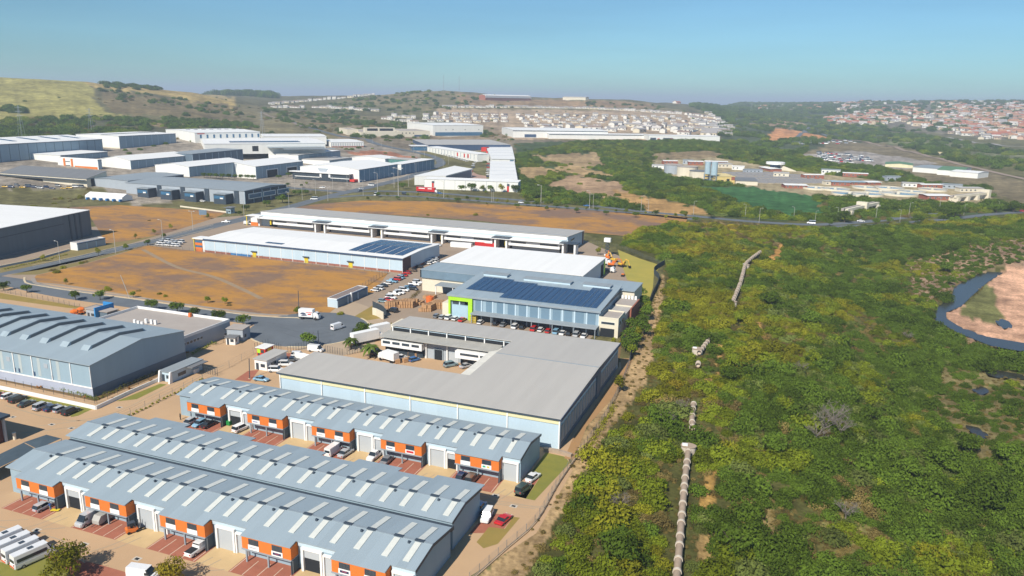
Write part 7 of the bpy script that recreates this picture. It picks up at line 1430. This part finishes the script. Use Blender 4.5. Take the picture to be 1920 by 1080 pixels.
def palm(px, py, s, label):
    r = thing('palm_tree', label, 'palm', hit(px, py)); r.scale = (s,s,s); b = MB(); b.tube((0,0,-.2),(.1,0,2.6),.18,8,0,.13); b.build('trunk', bark, r); b = MB()
    for k in range(18):
        a = k*2.4; e = .9-.05*k; pts = [Vector((math.cos(a)*t*2.3, math.sin(a)*t*2.3, 2.5+math.sin(e)*t*2.2-1.9*t*t)) for t in np.linspace(0, 1, 6)]; n = Vector((-math.sin(a), math.cos(a), 0))
        for i in range(5):
            wA, wB = .42*math.sin(math.pi*(i/5*.85+.12)), .42*math.sin(math.pi*((i+1)/5*.85+.12)); b.face([pts[i]-n*wA-Vector((0,0,.15*wA)), pts[i], pts[i+1], pts[i+1]-n*wB-Vector((0,0,.15*wB))]); b.face([pts[i], pts[i]+n*wA-Vector((0,0,.15*wA)), pts[i+1]+n*wB-Vector((0,0,.15*wB)), pts[i+1]])
    b.build('crown', leafmat('palm_frond', (.12,.17,.03), (.08,.12,.02)), r)
palm(658, 655, 1.3, 'palm at the tip of the planted bed by the semi trailer'); palm(694, 671, 1.5, 'palm beside the black car at the courtyard entrance')
def hedge(label, P, w, h, mi=0, name='hedge'):
    g = np.random.default_rng(len(P)*7); pts = spline([hit(*p).xy for p in P], 1.2); A = []
    for p in pts: s_ = g.uniform(.7, 1.25); A.append(leaves(w*s_, h*s_, 60, .16, int(g.integers(9999)), 5)+np.array([p.x+g.uniform(-.3,.3), p.y, 0]))
    o = bpy.data.objects.new(name, leafmesh(name, np.concatenate(A), LM[mi])); COL.objects.link(o); tag(o, label, 'hedge'); return o
hedge('planted bed hedge along the long side of the monitor roofed warehouse', [(-20,700),(60,718),(120,733),(178,749)], 1.1, 1.4, 0)
hedge('planted bed hedge along the shaded gable of the monitor roofed warehouse', [(184,749),(240,723),(298,697)], .9, 1.2, 2)
hedge('low hedge beside the flat annex', [(362,664),(390,650),(405,645)], .9, 1.2, 0)
hedge('bushy strip along the drive between the wire fence posts', [(205,797),(238,783),(300,752),(345,730),(380,712)], .5, .7, 2)
hedge('hedge behind the long roadside wall near the hangar', [(10,505),(60,494),(125,478)], .7, .9, 2)
hedge('dry bushes beside the tall palms at the timber yard wall', [(700,610),(720,612),(733,608)], 1.0, 1.0, 3); hedge('brown bushes between the parked row and the timber crates', [(758,568),(775,558),(785,548)], 1.4, 1.4, 4)
hedge('overgrown bushes along the foot of the fence behind the L shaped warehouse', [(1150,765),(1130,800),(1108,835),(1090,860)], 1.4, 1.6, 2)
for i, (x, y) in enumerate(((71,728),(77,727),(160,745),(166,742),(243,730),(212,748),(345,660),(352,662),(284,714))):
    r = bpy.data.objects.new('aloe', leafmesh('aloe', leaves(.5,.9,40,.22,500+i,3), leafmat('aloe_orange', (.5,.18,.04), (.3,.2,.05)))); COL.objects.link(r); r.location = hit(x, y); tag(r, 'orange flowering aloe in the planted bed, '+nth_(i)+' one', 'plant', 'orange aloes')
# shrubs dotted over the fields
for i, (x, y, s_) in enumerate([(100,508,.75),(108,512,.6),(118,503,.6),(160,492,.7),(205,563-18,.5),(200,541,.5),(260,546,.5),(300,552,.35),(310,556,.4),(430,573,.5),(153,394,.4),(128,390,.35),(280,414,.5),(893,404,.7),(802,404,.5),(1040,393,.5),(640,590,.5),(152,494,.5)]):
    o = bpy.data.objects.new('shrub', SH[[5,7,2][i % 3]]); COL.objects.link(o); o.location = hit(x, y); o.scale = (s_,)*3; tag(o, 'small dry bush dotted over the orange grass fields', 'shrub', 'small bushes on the grass fields')
# ------------------------------------------------------------------ concrete pipeline through the bush
pipem = mat('weathered_concrete', (.44,.345,.26), .9, (.30,.225,.16), .8, 1.1); collarm = mat('pale_concrete', (.62,.55,.45), .9, (.5,.43,.35), 1, .8)
def ringed(P, name, label, r=.68, sp=3.9, up=1.2):
    pts = spline([hit(*p).xy for p in P], 1.0); A_ = pts[0]; t = thing(name, label, 'pipeline', (A_.x, A_.y, float(T(A_.x, A_.y))), 0, 'stretches of the concrete pipeline'); z0 = t.location.z
    S_ = [Vector((p.x-A_.x, p.y-A_.y, float(T(p.x, p.y))-z0+up)) for p in pts]; k = np.ones(9)/9; zs = np.convolve(np.pad([s.z for s in S_], 4, 'edge'), k, 'valid')
    for s, z in zip(S_, zs): s.z = z
    b = MB(); n = 14; prev = None
    for i, s in enumerate(S_):
        d = (S_[min(i+1, len(S_)-1)]-S_[max(i-1, 0)]).normalized(); u = Vector((-d.y, d.x, 0)).normalized(); w = d.cross(u); k0 = len(b.v)
        for q in range(n): a = 2*math.pi*q/n; b.v.append(tuple(s+(u*math.cos(a)+w*math.sin(a))*r))
        if prev is not None:
            for q in range(n): b.f.append((prev+q, prev+(q+1) % n, k0+(q+1) % n, k0+q)); b.m.append(0)
        prev = k0
    b.build('pipe', pipem, t, smooth=True); L_ = 0; nx = 0
    for i in range(1, len(S_)):
        L_ += (S_[i]-S_[i-1]).length
        if L_ >= nx:
            nx += sp; d = (S_[i]-S_[i-1]).normalized(); c_ = MB(); c_.tube(S_[i]-d*.26, S_[i]+d*.26, r+.13, 16); c_.build('collar', collarm, t)
    return t
ringed(PIPE1, 'pipeline', 'nearest stretch of ringed concrete pipe, from the bottom edge to the first oval chamber')
ringed(PIPE2, 'pipeline', 'short ringed pipe stretch rising between bushes above the big oval chamber')
ringed(PIPE3, 'pipeline', 'single pipe collar showing above the bushes below the second chamber', sp=2)
ringed(PIPE4, 'pipeline', 'short pipe stretch leading away from the second chamber', sp=3.2)
ringed(PIPE5, 'pipeline', 'farthest and longest upper stretch of ringed pipe towards the road', r=.75, sp=4.5, up=2.0)
for (x, y, lb) in ((1290,850,'oval concrete chamber with a white lid, nearest on the pipeline'),(1307,664,'second concrete chamber with a white lid on the pipeline'),(1373,574,'third concrete chamber with a white lid, below the long upper stretch'),(1398,503,'fourth concrete chamber at the bend of the upper stretch')):
    G = hit(x, y); t = thing('inspection_chamber', lb, 'chamber', G, .1); b = MB(); b.prism([(1.7*math.cos(a), 1.25*math.sin(a)) for a in np.linspace(0, 2*math.pi, 25)[:-1]], -1, 1.9); b.build('wall', collarm, t)
    b = MB(); b.prism([(1.85*math.cos(a), 1.4*math.sin(a)) for a in np.linspace(0, 2*math.pi, 25)[:-1]], 1.9, 2.1); b.build('slab', pipem, t); b = MB(); b.box(-1.5,-.2,-.6,.6,2.1,2.3); b.build('lid', white_p, t)
# ------------------------------------------------------------------ fences, walls, gates
darkscreen = mat('dark_screen', (.055,.075,.09), .8, (.04,.055,.07), .5, .8); wirem = mat('galvanised_wire', (.25,.26,.25), .6); wallcap = mat('cream_wall', (.68,.58,.42), .8, (.58,.48,.34), .4, .8)
def fence(name, label, P, h=2.0, sp=3.0, panel=None, wires=5, pm=None, cat='fence', r=.05, plinth=None):
    pts = spline([hit(*p).xy for p in P], sp) if len(P) > 2 else None
    if pts is None: a, c_ = hit(*P[0]).xy, hit(*P[1]).xy; n = max(2, int((c_-a).length/sp)); pts = [a+(c_-a)*k/n for k in range(n+1)]
    A_ = pts[0]; z0 = float(T(A_.x, A_.y)); t = thing(name, label, cat, (A_.x, A_.y, z0)); q = [Vector((p.x-A_.x, p.y-A_.y, float(T(p.x, p.y))-z0)) for p in pts]
    for p in q[:100]: b = MB(); b.tube(p-Vector((0,0,.3)), p+Vector((0,0,h)), r, 5); b.build('post', pm or wirem, t)
    b = MB()
    for a, c_ in zip(q, q[1:]):
        if panel:
            n = Vector((-(c_-a).y, (c_-a).x, 0)).normalized()*.03; b.hexa([a-n,c_-n,c_+n,a+n,a-n+Vector((0,0,h-.1)),c_-n+Vector((0,0,h-.1)),c_+n+Vector((0,0,h-.1)),a+n+Vector((0,0,h-.1))])
        else:
            for k in range(wires): z = Vector((0,0,.15+(h-.25)*k/(wires-1))); b.tube(a+z, c_+z, .018, 3)
    b.build('screen' if panel else 'wire_mesh', panel or wirem, t)
    if plinth:
        b = MB()
        for a, c_ in zip(q, q[1:]): n = Vector((-(c_-a).y, (c_-a).x, 0)).normalized()*.22; b.hexa([a-n-Vector((0,0,.3)),c_-n-Vector((0,0,.3)),c_+n-Vector((0,0,.3)),a+n-Vector((0,0,.3)),a-n+Vector((0,0,.3)),c_-n+Vector((0,0,.3)),c_+n+Vector((0,0,.3)),a+n+Vector((0,0,.3))])
        b.build('plinth', plinth, t)
    return t
def lines(name, label, P, h, w, m, cat='wall', cap=None):
    pts = [hit(*p) for p in P]; A_ = pts[0]; t = thing(name, label, cat, A_); b = MB()
    for a, c_ in zip(pts, pts[1:]):
        a, c_ = a-A_, c_-A_; n = Vector((-(c_-a).y, (c_-a).x, 0)).normalized()*w/2; Z = Vector((0,0,1)); b.hexa([a-n-Z*.4,c_-n-Z*.4,c_+n-Z*.4,a+n-Z*.4,a-n+Z*h,c_-n+Z*h,c_+n+Z*h,a+n+Z*h])
    b.build('wall_body', m, t)
    if cap:
        b = MB()
        for a, c_ in zip(pts, pts[1:]): a, c_ = a-A_, c_-A_; n = Vector((-(c_-a).y, (c_-a).x, 0)).normalized()*(w/2+.06); Z = Vector((0,0,1)); b.hexa([a-n+Z*(h+.003),c_-n+Z*(h+.003),c_+n+Z*(h+.003),a+n+Z*(h+.003),a-n+Z*(h+.1),c_-n+Z*(h+.1),c_+n+Z*(h+.1),a+n+Z*(h+.1)])
        b.build('coping', cap, t)
    return t
fence('boundary_fence', 'dark screened boundary fence zigzagging down from the lawn corner past the garden trees', [(1246,496),(1226,511),(1236,527),(1222,560),(1210,592),(1196,634),(1181,677)], 2.6, 3.0, darkscreen, pm=trimdk, r=.07)
fence('boundary_fence', 'dark mesh boundary fence behind the L shaped warehouse, half overgrown', [(1181,677),(1168,715),(1138,777),(1108,822),(1082,856)], 2.0, 2.5, wires=7, pm=trimdk)
fence('boundary_fence', 'light mesh boundary fence on a low concrete plinth along the unit yard', [(1078,862),(1042,915),(1003,982),(950,1030),(880,1092)], 2.0, 2.6, wires=7, plinth=mat('plinth_edge', (.50,.37,.24), .9))
fence('boundary_fence', 'mesh fence from the long white warehouse corner along the bush edge', [(1092,454),(1130,460),(1165,466),(1205,482),(1240,497)], 2.0, 3.0, wires=6, pm=trimdk)
fence('mesh_fence', 'dark mesh fence down the right side of the orange field', [(727,513),(706,524),(680,540),(650,553)], 2.2, 3.0, wires=9, pm=trimdk); fence('mesh_fence', 'dark mesh fence along the foot of the solar striped white warehouse', [(282,462),(380,473),(480,484),(600,499),(726,513)], 1.8, 4.0, wires=8, pm=trimdk)
fence('mesh_fence', 'wire fence with tall thin posts along the drive left of the far orange block', [(206,797),(245,780),(300,753),(345,731),(380,713),(430,689),(475,664)], 2.2, 5.0, wires=4); fence('mesh_fence', 'post fence in the planted bed at the long side of the monitor roofed warehouse', [(-20,714),(60,731),(120,744),(178,757)], 2.0, 3.2, wires=4, pm=trimdk); fence('mesh_fence', 'post fence in the planted bed at the gable of the monitor roofed warehouse', [(182,757),(240,730),(298,704)], 2.0, 3.6, wires=4, pm=trimdk)
fence('mesh_fence', 'dark fence between the dry grass strip and the cul de sac road at the left', [(-20,543),(40,555),(100,566),(150,578)], 1.8, 3.0, wires=7, pm=trimdk); fence('mesh_fence', 'fence along the low kerb between the flat annex and the drive', [(405,648),(432,637),(450,630)], 2.0, 3.0, wires=6, pm=trimdk)
fence('screen_fence', 'black screened fence at the timber yard corner', [(699,578),(716,586),(724,594)], 3.0, 2.0, darkscreen, pm=trimdk)
def gate(label, a, c_, h=2.2): 
    fence('gate', label, [a, c_], h, .9, wires=3, pm=trimdk, cat='gate', r=.06)
gate('black sliding gate across the drive behind the far orange block', (381,699),(408,705)); gate('black double gate by the colourful kiosk', (478,655),(503,647)); gate('black gate opening onto the turning circle', (503,650),(527,657)); gate('grey barred gate below the round tree', (540,661),(580,652), 2.4); gate('left leaf of the thin gate before the white warehouse forecourt', (610,660),(642,666)); gate('right leaf of the thin gate before the white warehouse forecourt', (651,666),(680,660))
lines('garden_wall', 'low white wall along the planted bed at the long side of the monitor roofed warehouse', [(-40,721),(60,742),(120,755),(180,768)], 1.0, .25, white_p)
lines('garden_wall', 'low white wall along the planted bed at the gable of the monitor roofed warehouse', [(180.6,768),(240,740),(299,714)], 1.0, .25, white_p)
lines('boundary_wall', 'long low wall with a cream coping beside the hangar', [(-20,506),(60,490),(130,470)], .9, .4, wall_gr, cap=wallcap)
lines('gate_wall', 'cream curved gate wall at the corner of the timber yard', [(699,590),(706,592),(719,599)], 2.8, .3, wall_cr); lines('white_wall', 'white screen wall behind the parked cars near the small office', [(553,672),(590,679)], 2.2, .25, white_p)
lines('roadside_wall', 'pale wall running along the front yard of the dark box offices', [(338,388),(425,399)], 1.0, .3, wall_cr)
lines('stone_bank', 'rubble bank at the back corner of the far orange block', [(1020,845),(1050,850),(1072,857)], .8, .9, pipem)
# ------------------------------------------------------------------ small buildings and shade structures
def small(name, label, px, py, rz, w, d, h, wm_, rm, over=.35, extra=None, cat='building'):
    t = thing(name, label, cat, hit(px, py), R_(rz)); b = MB(); b.box(0,w,0,d,-.1,h); b.build('wall', wm_, t); b = MB(); b.box(-over,w+over,-over,d+over,h+.004,h+.2); b.build('roof', rm, t)
    b = MB(); b.box(w*.12,w*.34,-.06,.01,0,min(2.1,h-.3)); b.build('door', glass, t); b = MB(); b.box(w*.5,w*.85,-.06,.01,1,min(2.0,h-.4)); b.build('window', glass, t); b = MB(); b.box(w-.01,w+.06,d*.2,d*.45,1,min(2,h-.4)); b.build('window', glass, t); return t
small('gatehouse', 'small white office with a grey roof by the red striped bay', 478, 692, 0, 4.4, 9.5, 3.2, wall_w, roof_gy)
t = small('gatehouse', 'grey gatehouse with a bright blue wall slab beside the cul de sac road', 163, 596, 0, 4.6, 4.2, 3.4, wall_gr, flatroof); b = MB(); b.box(5.2,5.7,-1.2,7,0,4.6); b.box(1,5.2,6.5,7,3.2,4.6); b.build('blue_slab', mat('bright_blue_paint', (.04,.27,.62), .6), t); b = MB(); b.box(5.75,9.5,.5,5,0,3); b.build('side_room', wall_dk, t); b = MB(); b.box(5.75,9.9,.2,5.4,3.0,3.2); b.build('side_roof', flatroof, t); b = MB(); b.box(-3,0,2,7,2.8,3); b.build('canopy', roof_dk, t)
t = small('guardhouse', 'long low white guardhouse with a sloped front beside the monitor roofed warehouse', 303, 714, 0, 3.8, 12, 3.0, wall_lb, roof_md); b = MB(); b.extr([(-1.2,0),(-.6,3.3),(0,3.3),(0,0)], -.2, .3, 'x'); b.extr([(-1.2,0),(-.6,3.3),(0,3.3),(0,0)], 3.6, 4.1, 'x'); b.build('portal_frame', white_p, t); b = MB(); b.box(3.82,6.2,5.5,12,2.75,2.95); b.build('side_canopy', roof_dk, t); b = MB(); b.box(3.84,4.4,8,10,0,1.2); b.build('counter', white_p, t)
small('guardhouse', 'grey guardhouse with a tilted flat roof below the shade nets', 427, 638, 12, 5.5, 5, 4.0, wall_gr, flatroof); small('kiosk', 'tiny white kiosk with a dark roof in front of the grey guardhouse', 424, 646, 12, 3.2, 2.6, 2.4, wall_w, roof_dk)
t = small('kiosk', 'colourful red, green and yellow painted kiosk behind the small white office', 482, 666, 0, 3.2, 4, 2.5, redp, wall_w); b = MB(); b.box(.2,1.4,-.09,-.02,.9,2.2); b.build('green_panel', lime, t); b = MB(); b.box(3.22,3.3,1,3,.9,2.2); b.build('yellow_panel', yellowp, t)
S = ax('building', 'long low lilac grey building at the right end of the orange field', (631.7,561.7), (612.5,560), (692,538.3), (631.7,577.5), .25, 'flat', wall=wall_lb, roofm=mat('brown_roof', (.25,.2,.18), .8), side=mat('grey_blue_wall', (.16,.23,.30), .7), fascia=white_p); S.box('white_pillar', white_p, (S.L, S.L+.6, S.D*.42, S.D*.45, 0, S.h+.6))
S = ax('building', 'low box annex with a pale roof beside the hangar', (144,456.5), (129,455.5), (192.5,446), (144,470), .3, 'flat', wall=wall_w, roofm=flatroof, side=wall_gr)
t = thing('marquee', 'long white marquee on the ground between the orange field and the grey warehouse', 'tent', hit(160, 373), R_(4)); b = MB(); b.extr([(0,0),(0,2.8),(5,5),(10,2.8),(10,0)], 0, 34, 'x'); b.build('canvas', white_p, t)
for k in range(6): b = MB(); b.box(3+k*6,4.2+k*6,-2.6,-.4,0,1.6); b.build('blue_container', bluep, t)
t = thing('road_sign', 'blue grey billboard on posts beside the main street', 'sign', hit(381, 408), R_(15)); b = MB(); b.box(-2.6,2.6,-.1,.1,1.8,5); b.build('board', mat('sign_blue', (.16,.24,.33), .6), t)
for x in (-2,2): b = MB(); b.tube((x,0,0),(x,0,1.8),.12,6); b.build('post', steel_p, t)
small('guard_box', 'small grey guard box under a dark canopy at the gate of the dark box offices', 424, 400, 0, 4, 4, 4, wall_bg, roof_dk, 1.2)
netm = mat('shade_net', (.07,.10,.125), .9, (.055,.08,.10), .5, .8)
def net(label, Q, z=2.6, rise=.5):
    P = [un(x, y, z) for x, y in Q]; c_ = sum(P, Vector())/len(P); t = thing('shade_net', label, 'shade net', (c_.x, c_.y, 0)); b = MB(); top = Vector((0,0,z+rise)); L_ = [p-Vector((c_.x,c_.y,0)) for p in P]
    for i in range(len(L_)): b.face([L_[i], L_[(i+1) % len(L_)], top])
    b.build('net', netm, t)
    for p in L_: b = MB(); b.tube((p.x,p.y,0), (p.x,p.y,z), .08, 5); b.build('post', steel_p, t)
net('dark shade net over parked cars, left of the two beside the flat annex', [(354,601),(376,595),(404,604),(384,613)], 2.8); net('dark shade net over parked cars, right of the two beside the flat annex', [(386,613),(405,604),(430,607),(425,618)], 2.8)
net('dark blue shade net at the left edge by the unit blocks, upper panel', [(45,829),(87,815),(115,822),(70,842)], 2.7, .3); net('dark blue shade net at the left edge, lower panel', [(-60,880),(44,830),(69,843),(-30,890)], 2.7, .3)
t = thing('building', 'corner of a dark red and grey building cut off by the left edge', 'building', un(10, 829)); b = MB(); b.box(-14,-.4,-3,.6,0,6.0); b.build('wall', mat('dark_red_wall', (.12,.05,.045), .8), t); b = MB(); b.box(-15,1.0,-4,1.4,6.0,6.6); b.build('roof', trimdk, t); b = MB(); b.box(-.39,.1,.1,.6,0,6.0); b.build('pillar', wall_gr, t); b = MB(); b.box(-.4,-.3,-2.2,-.8,1,2.4); b.build('window', glass, t)
t = thing('bollard', 'pale round bollard on the paving beside the building cut off at the left edge', 'bollard', hit(28, 824)); b = MB(); lathe(b,0,0,.35,0,1.6,10); b.build('post', wall_cr, t); b = MB(); lathe(b,0,0,.45,1.6,1.75,10); b.build('cap', wall_cr, t)
# drain covers and worn marks on the paving
for i, (x, y) in enumerate(((24,782),(97,796),(134,803),(224,764),(69,994),(158,1021),(257,1048),(929,929),(963,949))):
    G = un(x, y); b = MB(); b.box(-.75,.75,-.55,.55,.006,.03); b.box(-.4,.4,-.3,.3,.031,.036,1); o = b.build('drain_cover', [mat('drain_frame', (.55,.5,.42), .9), darkm]); o.location = G; tag(o, 'dark drain cover set in the paving, %s' % (['left edge of the long yard','second in the long yard','third in the long yard','by the lawn corner','nearest the minibuses','beyond the large tree','near the pickup','right of the far orange block','by the boundary fence'][i]), 'drain cover')
stain = mat('tyre_mark', (.36,.28,.19), .95, (.42,.33,.225), .8, 1.2)
random.seed(77)
for i in range(26):
    x = random.uniform(-140,-50); y = random.choice((random.uniform(83,90), random.uniform(128.5,132), random.uniform(84,89))); a = random.uniform(-.2,.2); L_ = random.uniform(6,16); P = [(x,y),(x+L_*.5,y+a*L_),(x+L_,y+a*L_*2.5+random.uniform(-1,1))]
    ribbon('tyre_mark', P, random.uniform(.18,.3), .0085+.0003*i, stain, px=False, step=1.5)
for u in U3+U1:
    yb = 91.5 if u in U3 else 134
    for s_ in (12.6, 14.4): ribbon('tyre_mark', [(u+s_-3,yb-4.5),(u+s_-1.2,yb-1.5),(u+s_,yb+2.5)], .22, .0185+(.0007 if u in U3 else .0014), stain, px=False, step=1)
for i, P in enumerate([[(60,800),(140,790),(220,772),(300,733),(400,682)], [(40,812),(140,800),(230,778),(320,735),(420,684)], [(10,760),(100,785),(190,790)]]): ribbon('tyre_mark', P, .35, .0068, mat('drive_wear', (.42,.325,.215), .95), step=4)
for i, P in enumerate([[(520,612),(560,622),(600,625),(640,620)], [(500,604),(560,613),(620,612)], [(520,620),(570,635),(630,628)]]): ribbon('tyre_mark', P, .4, .028+.001*i, mat('asphalt_wear', (.12,.135,.15), .95), step=2)
ribbon('track', [(268,468),(330,500),(400,519),(460,545),(490,560)], 2.2, .02, mat('trodden_track', (.33,.24,.15), .95), step=3)
ribbon('lane_line', [(704,568),(722,557),(740,546),(758,535),(776,524)], .18, .02, white_line, step=3)
for k in range(22):
    x0 = 215+k*12; 
ribbon('road_edge_line', [(60,500),(140,484.5),(215,466.6),(275,453.5),(332,439.5),(400,422)], .15, .024, white_line, step=4)
ribbon('kerb', [(60,497.5),(140,481.5),(215,464),(275,451.5),(332,438),(400,421)], .4, .12, kerbm, thick=.12); ribbon('kerb', [(110,499),(150,490.5),(215,473.5),(275,460),(332,444.8),(400,427.5)], .4, .12, kerbm, thick=.12)
# ------------------------------------------------------------------ lamp posts
polem = mat('pole_grey', (.50,.48,.44), .6, None, .5, .5); lheadm = mat('lamp_head', (.62,.62,.60), .4)
def lamp_proto(dbl):
    r = thing('street_lamp', 'x', 'street lamp'); b = MB(); b.tube((0,0,-.2),(0,0,12),.17,7,0,.10); b.build('pole', polem, r)
    for s in ((-1,1) if dbl else (-1,)): b = MB(); b.tube((0,0,11.8),(s*1.6,0,12.1),.06,5); b.build('arm', polem, r); b = MB(); b.box(min(s*1.3,s*2.4),max(s*1.3,s*2.4),-.2,.2,12.0,12.2); b.build('lamp_head', lheadm, r)
    return r
LP_ = [lamp_proto(False), lamp_proto(True)]; LU = [False, False]
def lamp(d, x, y, top, label, group, rz=0):
    h = autoh((x, top), (x, y)); s_ = h/12.1; loc = hit(x, y)
    if not LU[d]: LU[d] = True; r = LP_[d]; r.location = loc; r.scale = (s_,)*3; r.rotation_euler.z = R_(rz); kidlist(r)
    else: r, _ = clone(LP_[d], loc, R_(rz), s_)
    tag(r, label, 'street lamp', group)
for i, (d, x, y, t_) in enumerate([(0,113,494,452),(0,217,475,431),(0,305.5,451,412),(1,362,432,396),(0,458,408,376)]): lamp(d, x, y, t_, 'pale lamp post beside the main street, %s from the left' % nth[i], 'lamp posts beside the main street')
for i, (x, y, t_) in enumerate([(542,389,360),(567,375,347),(592,364,337),(553,356,332),(624,355,330),(615,377,350),(651,349,326),(681,367,338),(708,360,324),(747,369,315),(739,352,325)]): lamp(1 if i % 2 else 0, x, y, t_, 'tall lamp post '+nth_(i)+' around the main road junction, %s' % ('left side' if i < 5 else 'right side'), 'lamp posts around the junction, %s side' % ('left' if i < 5 else 'right'))
for i, (x, y, t_) in enumerate([(766,350,328),(780,325,307),(817,317,301),(816,297,282),(831,314,297),(841,309,294),(796,294,278),(776,287,272),(735,280,266),(715,276,262),(699,270,257)]): lamp(1, x, y, t_, 'lamp post '+nth_(i)+' along the curving road behind the red lorry, %s part' % ('near' if i < 6 else 'far'), 'lamp posts along the curving road, %s part' % ('near' if i < 6 else 'far'))
for i, (x, y, t_) in enumerate([(832,371,340),(922,379,353),(925,378,355),(1014,387,347),(1105,391,358),(1112,390,364)]): lamp(0, x, y, t_, 'lamp post on the dual carriageway %s' % ['by the red lorry','before the long white wall, left of two','before the long white wall, right of two','at the grey end wall','left of a close pair','right of a close pair'][i], 'lamp posts before the white units')
for i, (x, y, t_) in enumerate([(1202,395,367),(1215,399,374),(1300,403,377),(1397,407,383),(1423,418,390),(1488,412,388),(1528,417,395),(1570,412,389),(1642,411,386),(1687,416,393),(1704,404,380),(1761,395,370),(1807,403,383),(1872,392,377)]): lamp(0, x, y, t_, 'thin lamp post '+nth_(i)+' on the right part of the carriageway, %s' % ('left of the bushes' if i < 3 else 'middle' if i < 8 else 'towards the right edge'), 'lamp posts right part %d' % (0 if i < 3 else 1 if i < 8 else 2), 0 if i % 2 else 180)
for (x, y, tx, ty, lb) in ((243,558,226,516,'leaning pale pole standing in the orange field beside the cul de sac road'),(561,597,559,545,'thin upright pole behind the box lorry on the turning circle'),(598,649,596,620,'thin dark pole at the near edge of the turning circle'),(468,710,467,672,'thin dark pole beside the striped red bay')):
    G = hit(x, y); t = thing('pole', lb, 'pole', G); a, b_ = 0., 30.
    for _ in range(30):
        m_ = (a+b_)/2; q = un(tx, ty, G.z+m_)
        # height along the picture line: use the vertical that meets the top row
        if pj(G.x, G.y, G.z+m_)[1] > ty: a = m_
        else: b_ = m_
    q = un(tx, ty, G.z+a); off = (q-G); off.z = 0; off = off if off.length < 8 else off*0; b = MB(); b.tube((0,0,-.3),(off.x,off.y,a),.12,6); b.build('shaft', polem if x == 243 else trimdk, t)
    b = MB(); b.box(-.3,.3,-.3,.3,-.1,.1); b.build('base', kerbm, t)
# ------------------------------------------------------------------ haze: one closed box of even air round everything
def haze():
    b = MB(); b.box(-15000, 15000, -600, 27000, -25, 170); o = b.build('haze', []); me = o.data
    m = bpy.data.materials.new('haze'); m.use_nodes = True; N = m.node_tree.nodes; L = m.node_tree.links
    N.remove(N['Principled BSDF']); v = N.new('ShaderNodeVolumePrincipled'); v.inputs['Color'].default_value = (.70,.83,1,1); v.inputs['Density'].default_value = .00016; v.inputs['Anisotropy'].default_value = 0.0
    L.new(v.outputs[0], [n for n in N if n.type == 'OUTPUT_MATERIAL'][0].inputs['Volume']); me.materials.clear(); me.materials.append(m); tag(o, kind='stuff')
haze()
